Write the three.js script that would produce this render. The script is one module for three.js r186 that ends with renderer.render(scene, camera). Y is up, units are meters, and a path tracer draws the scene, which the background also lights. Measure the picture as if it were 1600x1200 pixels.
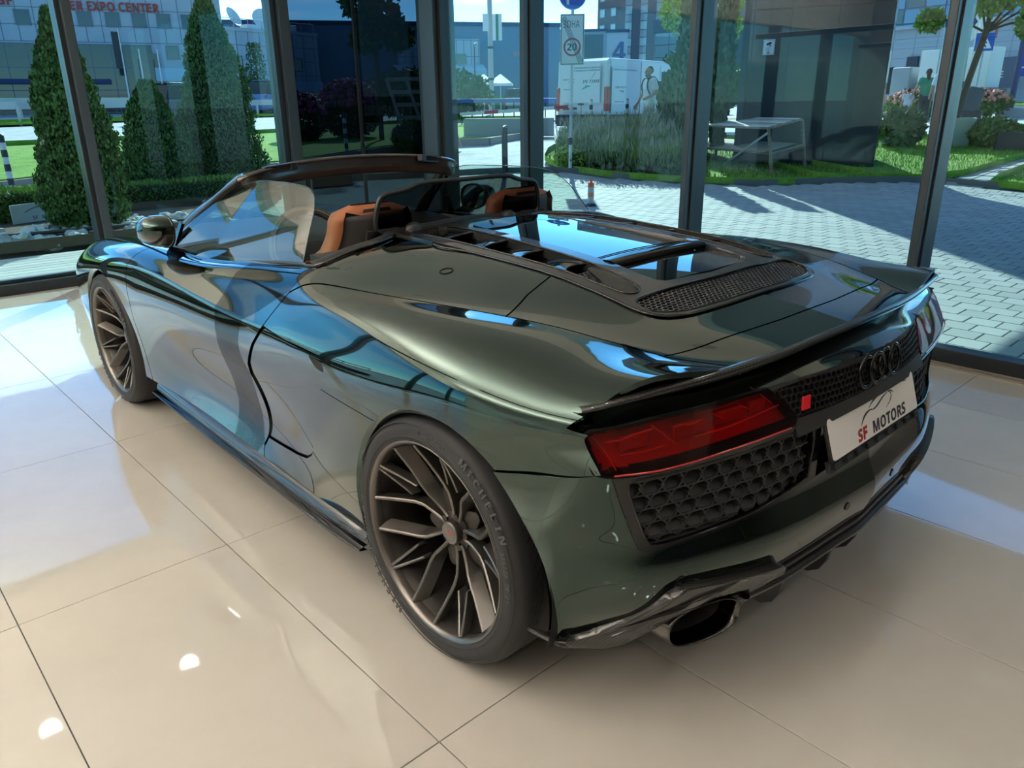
import * as THREE from 'three';
import { mergeGeometries, mergeVertices, toCreasedNormals } from 'three/addons/utils/BufferGeometryUtils.js';
import { RoundedBoxGeometry } from 'three/addons/geometries/RoundedBoxGeometry.js';
import { TextGeometry } from 'three/addons/geometries/TextGeometry.js';
import { FontLoader } from 'three/addons/loaders/FontLoader.js';
import { MarchingCubes } from 'three/addons/objects/MarchingCubes.js';
import { RectAreaLightUniformsLib } from 'three/addons/lights/RectAreaLightUniformsLib.js';
import { Sky } from 'three/addons/objects/Sky.js';

// ---------------------------------------------------------------- camera, sky, sun, exposure
const scene = new THREE.Scene();
const camera = new THREE.PerspectiveCamera(53.6, 4 / 3, 0.05, 2000);
{
  const yaw = THREE.MathUtils.degToRad(42.612), pitch = THREE.MathUtils.degToRad(20.104), roll = THREE.MathUtils.degToRad(-0.694);
  const f = new THREE.Vector3(Math.sin(yaw) * Math.cos(pitch), -Math.sin(pitch), -Math.cos(yaw) * Math.cos(pitch));
  const r0 = new THREE.Vector3(Math.cos(yaw), 0, Math.sin(yaw)), u0 = new THREE.Vector3().crossVectors(r0, f);
  const r = r0.clone().multiplyScalar(Math.cos(roll)).addScaledVector(u0, Math.sin(roll));
  const u = u0.clone().multiplyScalar(Math.cos(roll)).addScaledVector(r0, -Math.sin(roll));
  camera.quaternion.setFromRotationMatrix(new THREE.Matrix4().makeBasis(r, u, f.clone().negate()));
  camera.position.set(-1.961, 1.421, 1.423);
}
scene.add(camera);
const renderer = new THREE.WebGLRenderer({ antialias: true });
renderer.toneMapping = THREE.LinearToneMapping;
renderer.toneMappingExposure = 1.0;
renderer.shadowMap.enabled = true;
RectAreaLightUniformsLib.init();

const SUN_DIR = new THREE.Vector3(0.7 * Math.cos(0.58), Math.sin(0.58), -0.715 * Math.cos(0.58)).normalize();
const sky = new Sky();
sky.name = 'sky';
sky.scale.setScalar(1500);
sky.material.uniforms.turbidity.value = 1.6;
sky.material.uniforms.rayleigh.value = 1.1;
sky.material.uniforms.mieCoefficient.value = 0.002;
sky.material.uniforms.mieDirectionalG.value = 0.7;
sky.material.uniforms.sunPosition.value.copy(SUN_DIR).multiplyScalar(1000);
if (sky.material.uniforms.showSunDisc) sky.material.uniforms.showSunDisc.value = false;
scene.add(sky);
scene.backgroundIntensity = 0.5; scene.environmentIntensity = 0.5;
const sun = new THREE.DirectionalLight(new THREE.Color(1.0, 0.95, 0.88), 7.0);
sun.name = 'sun';
sun.position.copy(SUN_DIR).multiplyScalar(60);
sun.castShadow = true;
sun.shadow.camera.left = -40; sun.shadow.camera.right = 40; sun.shadow.camera.top = 40; sun.shadow.camera.bottom = -40; sun.shadow.camera.far = 160;
sun.shadow.mapSize.set(4096, 4096);
scene.add(sun);
// ---------------------------------------------------------------- helpers
const V = (x, y, z) => new THREE.Vector3(x, y, z);
const lin = (r, g, b) => new THREE.Color().setRGB(r, g, b);
let seedState = 12345;
const rnd = () => { seedState = (seedState * 1664525 + 1013904223) >>> 0; return seedState / 4294967296; };
const reseed = (s) => { seedState = s >>> 0; };
const lerp = (a, b, t) => a + (b - a) * t;
const clamp = (x, a, b) => Math.min(b, Math.max(a, x));
const usedNames = new Map();
function numbered(name) { const n = usedNames.get(name) || 0; usedNames.set(name, n + 1); return n ? `${name}_${String(n).padStart(3, '0')}` : name; }
function thing(name, label, category, pos = [0, 0, 0], turn = 0, group) {
  const o = new THREE.Group(); o.name = numbered(name); o.position.set(...pos); o.rotation.y = turn;
  o.userData = { label, category }; if (group) o.userData.group = group;
  scene.add(o); return o;
}
function part(name, geom, mat, parent, label) {
  const m = new THREE.Mesh(geom, mat); m.name = parent === scene ? numbered(name) : name; m.castShadow = true; m.receiveShadow = true;
  if (parent !== scene) { // unique-ish part names inside one parent
    const k = parent.children.filter((c) => c.name === name || c.name.startsWith(name + '_') && /_\d{3}$/.test(c.name) && c.name.length === name.length + 4).length;
    if (k) m.name = `${name}_${String(k).padStart(3, '0')}`;
  }
  if (label) m.userData.label = label;
  parent.add(m); return m;
}
function tag(o, label, category, group) { o.userData = { ...o.userData, label, category }; if (group) o.userData.group = group; return o; }
function solo(name, geom, mat, label, category, group) { return tag(part(name, geom, mat, scene), label, category, group); }
function struct(name, geom, mat, parent = scene) { const m = part(name, geom, mat, parent); if (parent === scene) m.userData.kind = 'structure'; return m; }
function stuff(o, label) { o.userData.kind = 'stuff'; if (label) o.userData.label = label; return o; }
function copyThing(root, pos, turn, label, group) {
  const c = root.clone(); const base = root.name.replace(/_\d{3}$/, ''); c.name = numbered(base); c.position.set(...pos); c.rotation.y = turn;
  c.userData = { ...root.userData, label: label || root.userData.label }; if (group) c.userData.group = group;
  scene.add(c); return c;
}
// geometry utilities
function xf(g, { t = [0, 0, 0], r = [0, 0, 0], s = [1, 1, 1] } = {}) {
  g.applyMatrix4(new THREE.Matrix4().compose(V(...t), new THREE.Quaternion().setFromEuler(new THREE.Euler(...r)), V(...s))); return g;
}
function clean(g) { const c = g.index ? g.toNonIndexed() : g; for (const k of Object.keys(c.attributes)) if (!['position', 'normal', 'uv'].includes(k)) c.deleteAttribute(k); if (!c.attributes.normal) c.computeVertexNormals(); if (!c.attributes.uv) c.setAttribute('uv', new THREE.BufferAttribute(new Float32Array(c.attributes.position.count * 2), 2)); c.morphAttributes = {}; return c; }
function merge(list) { const g = mergeGeometries(list.map(clean), false); g.clearGroups(); return g; }
function box(w, h, d, t = [0, 0, 0], r = [0, 0, 0]) { return xf(new THREE.BoxGeometry(w, h, d), { t, r }); }
function rbox(w, h, d, rad, t = [0, 0, 0], r = [0, 0, 0], seg = 2) { return xf(new RoundedBoxGeometry(w, h, d, seg, Math.min(rad, w / 2.01, h / 2.01, d / 2.01)), { t, r }); }
function cyl(r0, r1, h, n = 24, t = [0, 0, 0], r = [0, 0, 0]) { return xf(new THREE.CylinderGeometry(r1, r0, h, n), { t, r }); }
function bar(a, b, rad, n = 8, rad2) { // round bar from a to b
  const A = V(...a), B = V(...b), d = B.clone().sub(A), g = new THREE.CylinderGeometry(rad2 ?? rad, rad, d.length(), n);
  g.applyQuaternion(new THREE.Quaternion().setFromUnitVectors(V(0, 1, 0), d.clone().normalize())); g.translate((A.x + B.x) / 2, (A.y + B.y) / 2, (A.z + B.z) / 2); return g;
}
function beam(a, b, w, h, up = [0, 1, 0]) { // square bar from a to b, w across, h along up
  const A = V(...a), B = V(...b), d = B.clone().sub(A), L = d.length(), z = d.clone().normalize();
  const x = V(...up).cross(z); if (x.lengthSq() < 1e-8) x.set(1, 0, 0); x.normalize(); const y = z.clone().cross(x);
  const g = new THREE.BoxGeometry(w, h, L); g.applyMatrix4(new THREE.Matrix4().makeBasis(x, y, z)); g.translate((A.x + B.x) / 2, (A.y + B.y) / 2, (A.z + B.z) / 2); return g;
}
function tube(pts, rad, seg = 40, n = 8, closed = false) { return new THREE.TubeGeometry(new THREE.CatmullRomCurve3(pts.map((p) => V(...p)), closed, 'centripetal'), seg, rad, n, closed); }
function extrude(pts, depth, bevel = 0, holes = [], seg = 1) { // outline in xy, extruded along +z
  const s = pts instanceof THREE.Shape ? pts : new THREE.Shape(pts.map((p) => new THREE.Vector2(...p)));
  for (const h of holes) s.holes.push(h instanceof THREE.Path ? h : new THREE.Path(h.map((p) => new THREE.Vector2(...p))));
  return new THREE.ExtrudeGeometry(s, { depth, bevelEnabled: bevel > 0, bevelSize: bevel, bevelThickness: bevel, bevelOffset: -bevel, bevelSegments: 2, steps: seg, curveSegments: 12 });
}
function lathe(pts, n = 48) { return new THREE.LatheGeometry(pts.map((p) => new THREE.Vector2(...p)), n); }
function boxUV(g, s = 1) { // box-projected uv in metres
  if (g.index) g = g.toNonIndexed(); const p = g.attributes.position, n = g.attributes.normal, uv = new Float32Array(p.count * 2);
  for (let i = 0; i < p.count; i += 3) {
    let a = 0, b = 0, c = 0; for (let k = 0; k < 3; k++) { a += Math.abs(n.getX(i + k)); b += Math.abs(n.getY(i + k)); c += Math.abs(n.getZ(i + k)); }
    for (let k = 0; k < 3; k++) { const x = p.getX(i + k), y = p.getY(i + k), z = p.getZ(i + k); const [u, v] = a >= b && a >= c ? [z, y] : b >= c ? [x, z] : [x, y]; uv[2 * (i + k)] = u / s; uv[2 * (i + k) + 1] = v / s; }
  }
  g.setAttribute('uv', new THREE.BufferAttribute(uv, 2)); return g;
}
// natural cubic spline through (xs, ys)
function spline(xs, ys) {
  const n = xs.length, m = new Float64Array(n), c = new Float64Array(n), d = new Float64Array(n);
  if (n > 2) {
    for (let i = 1; i < n - 1; i++) {
      const h0 = xs[i] - xs[i - 1], h1 = xs[i + 1] - xs[i], w = h0 * (i > 1 ? c[i - 1] : 0), den = 2 * (h0 + h1) - w;
      c[i] = h1 / den; d[i] = (6 * ((ys[i + 1] - ys[i]) / h1 - (ys[i] - ys[i - 1]) / h0) - (i > 1 ? h0 * d[i - 1] : 0)) / den;
    }
    for (let i = n - 2; i > 0; i--) m[i] = d[i] - c[i] * m[i + 1];
  }
  return (x) => {
    let lo = 0, hi = n - 1; while (hi - lo > 1) { const k = (lo + hi) >> 1; if (xs[k] > x) hi = k; else lo = k; }
    const h = xs[hi] - xs[lo];
    if (x < xs[0] || x > xs[n - 1]) { const e = x < xs[0] ? 0 : n - 1, q = x < xs[0] ? 1 : n - 2, s = (ys[e] - ys[q]) / (xs[e] - xs[q]); return ys[e] + s * (x - xs[e]); }
    const a = (xs[hi] - x) / h, b = (x - xs[lo]) / h;
    return a * ys[lo] + b * ys[hi] + ((a * a * a - a) * m[lo] + (b * b * b - b) * m[hi]) * h * h / 6;
  };
}
function curve3(pts) { // spline through 3-D points, parameter 0..1
  const t = [0]; for (let i = 1; i < pts.length; i++) t.push(t[i - 1] + Math.max(1e-6, Math.hypot(...pts[i].map((v, k) => v - pts[i - 1][k]))));
  const L = t[t.length - 1], f = [0, 1, 2].map((k) => spline(t, pts.map((p) => p[k] ?? 0)));
  return (u) => f.map((g) => g(u * L));
}
// ---- surfaces as triangle soups of {p, n}; clipped against implicit functions, so that panels end in crisp cuts
function gridSoup(P, flip = false) { // P[i][j] = [x,y,z]
  const ni = P.length, nj = P[0].length, N = P.map((r) => r.map(() => null)), sub = (a, b) => [a[0] - b[0], a[1] - b[1], a[2] - b[2]];
  for (let i = 0; i < ni; i++) for (let j = 0; j < nj; j++) {
    const a = sub(P[Math.min(i + 1, ni - 1)][j], P[Math.max(i - 1, 0)][j]), b = sub(P[i][Math.min(j + 1, nj - 1)], P[i][Math.max(j - 1, 0)]);
    let n = [b[1] * a[2] - b[2] * a[1], b[2] * a[0] - b[0] * a[2], b[0] * a[1] - b[1] * a[0]]; const l = Math.hypot(...n) || 1; N[i][j] = n.map((v) => (flip ? -v : v) / l);
  }
  const T = [], v = (i, j) => ({ p: P[i][j], n: N[i][j] });
  for (let i = 0; i < ni - 1; i++) for (let j = 0; j < nj - 1; j++) {
    const a = v(i, j), b = v(i + 1, j), c = v(i + 1, j + 1), d = v(i, j + 1);
    if (flip) T.push([a, b, c], [a, c, d]); else T.push([a, c, b], [a, d, c]);
  }
  return T;
}
function clip(T, fn) {
  const out = [], mix = (a, b, t) => { const n = [0, 1, 2].map((k) => lerp(a.n[k], b.n[k], t)), l = Math.hypot(...n) || 1; return { p: [0, 1, 2].map((k) => lerp(a.p[k], b.p[k], t)), n: n.map((v) => v / l) }; };
  for (const tri of T) {
    const d = tri.map((v) => fn(v.p[0], v.p[1], v.p[2]));
    if (d[0] >= 0 && d[1] >= 0 && d[2] >= 0) { out.push(tri); continue; }
    if (d[0] < 0 && d[1] < 0 && d[2] < 0) continue;
    const poly = [];
    for (let i = 0; i < 3; i++) { const j = (i + 1) % 3; if (d[i] >= 0) poly.push(tri[i]); if ((d[i] >= 0) !== (d[j] >= 0)) poly.push(mix(tri[i], tri[j], d[i] / (d[i] - d[j]))); }
    for (let i = 1; i < poly.length - 1; i++) out.push([poly[0], poly[i], poly[i + 1]]);
  }
  return out;
}
const clips = (T, ...fns) => fns.reduce((t, f) => clip(t, f), T);
const mirrorT = (T) => T.map(([a, b, c]) => [a, c, b].map((v) => ({ p: [-v.p[0], v.p[1], v.p[2]], n: [-v.n[0], v.n[1], v.n[2]] })));
const offsetT = (T, d) => T.map((t) => t.map((v) => ({ p: v.p.map((x, k) => x + v.n[k] * (typeof d === 'function' ? d(...v.p) : d)), n: v.n })));
const sdPoly = (poly, closed = true) => (u, v) => { // closed: + inside; open: + on the left of the walk
  let best = 1e9, sgn = 1, ins = false; const n = poly.length;
  for (let i = 0; i < (closed ? n : n - 1); i++) {
    const [ax, ay] = poly[i], [bx, by] = poly[(i + 1) % n], ex = bx - ax, ey = by - ay; let t = ((u - ax) * ex + (v - ay) * ey) / (ex * ex + ey * ey);
    if (closed || (i > 0 && i < n - 2)) t = clamp(t, 0, 1); else if (n > 2) t = i === 0 ? Math.min(t, 1) : Math.max(t, 0);
    const d = Math.hypot(u - ax - t * ex, v - ay - t * ey);
    if (d < best - 1e-9) { best = d; sgn = Math.sign(ex * (v - ay) - ey * (u - ax)) || 1; }
    if (closed && (ay > v) !== (by > v) && u < ax + (v - ay) / (by - ay) * ex) ins = !ins;
  }
  return closed ? (ins ? best : -best) : best * sgn;
};
function soupGeom(T, { flange = 0, both = false, uv = 0 } = {}) {
  const pos = [], nor = [];
  const put = (a, na) => { pos.push(...a); nor.push(...na); };
  for (const t of T) for (const v of t) put(v.p, v.n);
  if (flange) {
    const key = (p) => p.map((x) => Math.round(x * 2e4)).join(), E = new Map();
    for (const t of T) for (let i = 0; i < 3; i++) { const a = key(t[i].p), b = key(t[(i + 1) % 3].p); if (a === b) continue; const k = a < b ? a + '|' + b : b + '|' + a; E.set(k, E.has(k) ? null : [t[i], t[(i + 1) % 3]]); }
    for (const e of E.values()) if (e) {
      const [a, b] = e, ia = a.p.map((x, k) => x - a.n[k] * flange), ib = b.p.map((x, k) => x - b.n[k] * flange);
      const u = b.p.map((x, k) => x - a.p[k]); let m = [u[1] * a.n[2] - u[2] * a.n[1], u[2] * a.n[0] - u[0] * a.n[2], u[0] * a.n[1] - u[1] * a.n[0]]; const l = Math.hypot(...m) || 1; m = m.map((x) => x / l);
      put(a.p, m); put(ia, m); put(b.p, m); put(b.p, m); put(ia, m); put(ib, m);
    }
  }
  const g = new THREE.BufferGeometry(); g.setAttribute('position', new THREE.Float32BufferAttribute(pos, 3)); g.setAttribute('normal', new THREE.Float32BufferAttribute(nor, 3));
  if (uv) return boxUV(g, uv); g.setAttribute('uv', new THREE.BufferAttribute(new Float32Array(pos.length / 3 * 2), 2)); return g;
}
// loft: rows of control points, splined along and across
function loftGrid(rows, nu = 24, nv = 12, straight = false) {
  const R = rows.map((r) => { const c = curve3(r); return Array.from({ length: nu + 1 }, (_, i) => c(i / nu)); });
  const G = [];
  for (let i = 0; i <= nu; i++) {
    const col = R.map((r) => r[i]); let line;
    if (straight) { line = []; const per = Math.max(1, Math.round(nv / (col.length - 1))); for (let k = 0; k < col.length - 1; k++) for (let q = 0; q < per; q++) line.push(col[k].map((v, d) => lerp(v, col[k + 1][d], q / per))); line.push(col[col.length - 1]); } else { const c = curve3(col); line = Array.from({ length: nv + 1 }, (_, j) => c(j / nv)); }
    G.push(line);
  }
  return G;
}
// textures
function canvasTex(w, h, draw, { srgb = true, repeat } = {}) {
  const c = document.createElement('canvas'); c.width = w; c.height = h; draw(c.getContext('2d'), w, h);
  const t = new THREE.CanvasTexture(c); if (srgb) t.colorSpace = THREE.SRGBColorSpace; t.wrapS = t.wrapT = THREE.RepeatWrapping; if (repeat) t.repeat.set(...repeat); return t;
}
function noiseTex(size, fn, srgb = true) { // fn(u, v, n) -> [r,g,b] 0..1; n = tiling value noise (u, v, cells)
  const lat = new Map(), val = (i, j, c) => { const k = (c * 73856093) ^ (((i % c) + c) % c * 19349663) ^ (((j % c) + c) % c * 83492791); let h = (k ^ (k >>> 13)) * 1274126177; h = (h ^ (h >>> 16)) >>> 0; return h / 4294967296; };
  const n = (u, v, c) => { const x = u * c, y = v * c, i = Math.floor(x), j = Math.floor(y), s = (t) => t * t * (3 - 2 * t), a = s(x - i), b = s(y - j); return lerp(lerp(val(i, j, c), val(i + 1, j, c), a), lerp(val(i, j + 1, c), val(i + 1, j + 1, c), a), b); };
  const d = new Uint8Array(size * size * 4);
  for (let y = 0; y < size; y++) for (let x = 0; x < size; x++) { const o = fn((x + 0.5) / size, (y + 0.5) / size, n), k = (y * size + x) * 4; for (let c = 0; c < 3; c++) d[k + c] = clamp(o[c], 0, 1) * 255; d[k + 3] = 255; }
  const t = new THREE.DataTexture(d, size, size); t.wrapS = t.wrapT = THREE.RepeatWrapping; t.magFilter = THREE.LinearFilter; t.minFilter = THREE.LinearMipmapLinearFilter; t.generateMipmaps = true; if (srgb) t.colorSpace = THREE.SRGBColorSpace; t.needsUpdate = true; return t;
}
const std = (color, roughness = 0.6, metalness = 0, extra = {}) => new THREE.MeshStandardMaterial({ color, roughness, metalness, ...extra });
const phys = (color, o) => new THREE.MeshPhysicalMaterial({ color, ...o });
// ---------------------------------------------------------------- materials of the car
const twill = canvasTex(64, 64, (c) => {
  c.fillStyle = '#0b0b0c'; c.fillRect(0, 0, 64, 64);
  for (let i = 0; i < 4; i++) for (let j = 0; j < 4; j++) { const k = (i + j) % 4; c.fillStyle = k < 2 ? '#2c2b2a' : '#121212'; c.fillRect(i * 16, j * 16, 15, 15); c.fillStyle = k < 2 ? '#3a3937' : '#090909'; for (let q = 0; q < 15; q += 4) k < 2 ? c.fillRect(i * 16, j * 16 + q, 15, 1) : c.fillRect(i * 16 + q, j * 16, 1, 15); }
});
const M = {
  paint: phys(lin(0.016, 0.040, 0.032), { metalness: 1, roughness: 0.05, clearcoat: 1, clearcoatRoughness: 0.01 }),
  liner: std(lin(0.004, 0.004, 0.004), 0.9),
  gloss: phys(lin(0.004, 0.004, 0.005), { roughness: 0.05, ior: 1.5 }),
  satin: std(lin(0.012, 0.012, 0.013), 0.42),
  plastic: std(lin(0.018, 0.019, 0.02), 0.55),
  matte: std(lin(0.010, 0.010, 0.011), 0.8),
  carbon: phys(0xffffff, { map: twill, roughness: 0.45, clearcoat: 0.9, clearcoatRoughness: 0.03, ior: 1.3 }),
  rubber: std(lin(0.013, 0.013, 0.014), 0.72),
  rubberMark: std(lin(0.035, 0.035, 0.036), 0.5),
  rim: std(lin(0.15, 0.137, 0.124), 0.34, 0.85),
  rimDark: std(lin(0.045, 0.04, 0.037), 0.4, 0.8),
  rimCut: std(lin(0.32, 0.31, 0.30), 0.25, 0.95),
  brake: std(lin(0.03, 0.03, 0.032), 0.45, 0.7),
  disc: std(lin(0.10, 0.10, 0.10), 0.35, 0.9),
  meshMetal: std(lin(0.20, 0.20, 0.205), 0.3, 0.9),
  chrome: std(lin(0.6, 0.6, 0.62), 0.12, 1),
  darkChrome: std(lin(0.10, 0.095, 0.09), 0.14, 1),
  redLens: phys(lin(0.62, 0.03, 0.04), { transmission: 1, thickness: 0, roughness: 0.02, ior: 1.55, clearcoat: 1 }),
  redDeep: std(lin(0.55, 0.02, 0.025), 0.35),
  redGlow: std(lin(0.9, 0.22, 0.18), 0.3),
  redStripe: phys(lin(0.42, 0.01, 0.015), { roughness: 0.15, clearcoat: 1 }),
  lampGrey: std(lin(0.42, 0.30, 0.27), 0.3),
  engineGlass: phys(lin(0.004, 0.006, 0.006), { roughness: 0.015, clearcoat: 1, clearcoatRoughness: 0.005, ior: 2.0 }),
  carGlass: phys(lin(0.66, 0.84, 0.77), { transmission: 1, thickness: 0, roughness: 0, ior: 2.2 }),
  screenMesh: phys(lin(0.16, 0.16, 0.16), { transmission: 1, thickness: 0, roughness: 0.05, ior: 1.05 }),
  mirror: std(lin(0.8, 0.82, 0.84), 0.02, 1),
  tan: std(lin(0.30, 0.095, 0.035), 0.5),
  charcoal: std(lin(0.045, 0.042, 0.040), 0.62),
  greyLeather: std(lin(0.16, 0.155, 0.145), 0.5),
  greyTrim: std(lin(0.22, 0.215, 0.205), 0.45),
  stitch: std(lin(0.45, 0.28, 0.16), 0.7),
  badgeRed: std(lin(0.55, 0.01, 0.02), 0.35),
};
M.twillUV = 0.012;
const carbonGeom = (g) => boxUV(g, 0.012);
// ---------------------------------------------------------------- sports car: one smooth master surface cut into panels
const car = thing('sports_car', 'dark green open-top sports car with carbon engine cover, black wheels and red tail lights', 'car');
const FZ = [-3.6, -3.3, -2.95, -2.62, -2.25, -1.9, -1.5, -1.1, -0.75, -0.4, -0.1, 0.15, 0.35, 0.5, 0.62];
const FX = [
  [.70, .86, .935, .942, .930, .915, .914, .928, .938, .945, .958, .955, .938, .905, .845],
  [.74, .88, .945, .952, .935, .903, .888, .900, .930, .958, .966, .962, .945, .912, .855],
  [.76, .90, .950, .956, .945, .924, .908, .912, .938, .962, .970, .965, .945, .914, .860],
  [.77, .90, .953, .960, .957, .950, .940, .935, .946, .965, .972, .965, .943, .914, .866],
  [.765, .89, .945, .956, .950, .938, .928, .924, .938, .958, .967, .960, .938, .911, .868],
  [.735, .855, .91, .928, .920, .895, .880, .876, .900, .928, .945, .945, .928, .912, .875],
  [.68, .79, .855, .868, .870, .855, .838, .828, .855, .885, .884, .880, .876, .874, .845],
  [.60, .71, .765, .785, .795, .782, .766, .755, .820, .775, .722, .668, .610, .545, .49],
  [.46, .56, .605, .625, .670, .690, .690, .700, .755, .685, .600, .510, .440, .385, .34],
  [.26, .31, .350, .380, .400, .420, .430, .435, .440, .428, .423, .395, .310, .22, .18],
  [0, 0, 0, 0, 0, 0, 0, 0, 0, 0, 0, 0, 0, 0, 0],
];
const FY = [
  [.26, .235, .235, .235, .235, .235, .235, .235, .235, .235, .24, .245, .25, .26, .27],
  [.36, .34, .335, .335, .33, .325, .325, .33, .335, .34, .34, .34, .34, .34, .34],
  [.42, .46, .50, .50, .50, .495, .495, .50, .50, .50, .50, .50, .50, .50, .50],
  [.47, .55, .61, .63, .65, .655, .64, .63, .635, .64, .64, .64, .64, .64, .64],
  [.515, .605, .69, .735, .775, .785, .760, .740, .745, .745, .745, .745, .74, .735, .725],
  [.545, .65, .748, .788, .815, .820, .806, .800, .815, .818, .818, .812, .803, .800, .795],
  [.565, .685, .785, .822, .842, .838, .846, .862, .874, .886, .895, .883, .862, .858, .858],
  [.575, .695, .795, .835, .853, .850, .868, .902, .906, .914, .917, .911, .888, .868, .864],
  [.565, .67, .757, .795, .836, .862, .89, .92, .935, .932, .935, .923, .895, .879, .868],
  [.56, .655, .735, .790, .848, .880, .92, .96, .990, .986, .970, .938, .902, .887, .872],
  [.56, .65, .735, .795, .862, .900, .94, .98, 1.012, 1.0, .979, .949, .910, .892, .874],
];
const fx = FX.map((r) => spline(FZ, r)), fy = FY.map((r) => spline(FZ, r));
const sectionPoint = (z, perSeg = 8) => {
  const X = fx.map((f) => f(z)), Y = fy.map((f) => f(z)), t = [0];
  for (let k = 1; k < X.length; k++) t.push(t[k - 1] + Math.hypot(X[k] - X[k - 1], Y[k] - Y[k - 1]));
  const sx = spline(t, X), sy = spline(t, Y), out = [], cr = clamp((z + 2.45) / 0.35, 0, 1) * clamp((-0.72 - z) / 0.3, 0, 1); // the crease of the door
  const lo = [spline(t.slice(0, 5), X.slice(0, 5)), spline(t.slice(0, 5), Y.slice(0, 5))], hi = [spline(t.slice(4), X.slice(4)), spline(t.slice(4), Y.slice(4))];
  for (let k = 0; k < X.length - 1; k++) for (let q = 0; q < perSeg; q++) { const u = lerp(t[k], t[k + 1], q / perSeg), s = k < 4 ? lo : hi; out.push([lerp(sx(u), s[0](u), cr), lerp(sy(u), s[1](u), cr), z]); }
  out.push([0, Y[Y.length - 1], z]); return out;
};
const bodyGrid = []; { const n = 210; for (let i = 0; i <= n; i++) bodyGrid.push(sectionPoint(lerp(-3.6, 0.625, i / n))); }
const F = gridSoup(bodyGrid);
const side = (poly, closed = true) => { const s = sdPoly(poly, closed); return (x, y, z) => s(z, y); };   // drawn in (z, y)
const top = (poly, closed = true) => { const s = sdPoly(poly, closed); return (x, y, z) => s(x, z); };    // drawn in (x, z)
const neg = (f, g = 0) => (...a) => -f(...a) - g, pos = (f, g = 0) => (...a) => f(...a) - g;
const GAP = 0.0028;
const REAR_ARCH = [0.045, 0.350, 0.377], FRONT_ARCH = [-2.605, 0.340, 0.363];
const arch = ([cz, cy, r]) => (x, y, z) => (y < cy - 0.02 ? Math.max(Math.abs(z - cz), 0) - r * 1.0 : Math.hypot(z - cz, y - cy) - r);
const rearArch = (x, y, z) => Math.hypot(z - REAR_ARCH[0], y - REAR_ARCH[1]) - REAR_ARCH[2];
const frontArch = (x, y, z) => Math.hypot((z - FRONT_ARCH[0]), y - FRONT_ARCH[1]) - FRONT_ARCH[2];
// cut lines
const doorFront = side([[-2.12, 0.90], [-2.155, 0.83], [-2.185, 0.77], [-2.215, 0.66], [-2.235, 0.52], [-2.205, 0.39], [-2.18, 0.235], [-2.17, 0.15]], false);     // + in front
const doorRear = side([[-0.79, 0.99], [-0.80, 0.934], [-0.82, 0.896], [-0.85, 0.845], [-0.915, 0.745], [-1.0, 0.665], [-1.062, 0.58], [-1.078, 0.45], [-1.052, 0.31], [-1.03, 0.235], [-1.02, 0.15]], false);
const bladePoly = [[-0.915, 0.748], [-1.0, 0.665], [-1.062, 0.58], [-1.078, 0.45], [-1.052, 0.31], [-0.90, 0.322], [-0.76, 0.338], [-0.68, 0.355], [-0.63, 0.385], [-0.595, 0.445], [-0.54, 0.575], [-0.475, 0.69], [-0.465, 0.714], [-0.48, 0.728], [-0.51, 0.731]];
const bladeIn = side(bladePoly);
const gapB = top([[0.86, -0.86], [0.835, -0.78], [0.82, -0.70], [0.778, -0.40], [0.75, -0.24], [0.70, 0.02], [0.63, 0.285], [0.575, 0.44], [0.525, 0.52], [0.47, 0.63]], false);
const cabinPoly = [[0, -0.945], [0.25, -0.94], [0.37, -0.925], [0.44, -0.85], [0.52, -0.812], [0.62, -0.808], [0.74, -0.812], [0.757, -0.83], [0.752, -0.95], [0.757, -1.3], [0.77, -1.7], [0.785, -2.0], [0.775, -2.12], [0.72, -2.24], [0.5, -2.39], [0.25, -2.45], [0, -2.475], [-0.3, -2.2], [-0.3, -1.0]];
const cabinIn = top(cabinPoly);
const carbonPoly = [[-0.2, -0.9], [-0.2, 0.345], [0, 0.347], [0.2, 0.343], [0.34, 0.326], [0.40, 0.296], [0.424, 0.245], [0.428, 0.15], [0.428, -0.07], [0.432, -0.40], [0.432, -0.62], [0.415, -0.80], [0.375, -0.93], [0, -0.96]];
const carbonIn = top(carbonPoly);
const perpGap = top([[0.80, 0.075], [0.70, 0.03], [0.56, -0.035], [0.42, -0.072], [0.2, -0.075]], false);
const lidSeam = top([[0.66, 0.418], [0.57, 0.436], [0.45, 0.458], [0.3, 0.477], [0.15, 0.489], [0, 0.493], [-0.2, 0.493]], false);
const lipX = [0, 0.25, 0.49, 0.68, 0.80, 0.854, 0.885, 0.905, 0.93], lipZ = [0.606, 0.601, 0.581, 0.552, 0.530, 0.514, 0.496, 0.474, 0.43];
const lipAt = spline(lipX, lipZ);
const lipCut = (x, y, z) => Math.max(lipAt(Math.min(x, 0.93)) - z, 0.802 - y);
const seamY = spline([0.1, 0.23, 0.376, 0.481, 0.54], [0.628, 0.646, 0.684, 0.704, 0.722]);
const aboveSeam = (x, y, z) => (z < 0.05 ? 1 : y - seamY(Math.min(z, 0.56)));
const lampEdge = side([[0.95, 0.80], [0.50, 0.802], [0.497, 0.79], [0.531, 0.722], [0.56, 0.66]], false); // end of the wing along the tail lamp
const hoodLine = top([[0.50, -3.7], [0.62, -3.3], [0.70, -2.9], [0.735, -2.5], [0.745, -2.2], [0.74, -2.0]], false);
const bodyMid = (T) => T.concat(mirrorT(T));
function panelPair(name, T, opt = { flange: 0.012 }) { part(name, soupGeom(mirrorT(T), opt), M.paint, car); part(name, soupGeom(T, opt), M.paint, car); }
function panelMid(name, T, opt = { flange: 0.012 }, mat = M.paint) { return part(name, soupGeom(bodyMid(T), opt), mat, car); }
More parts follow.
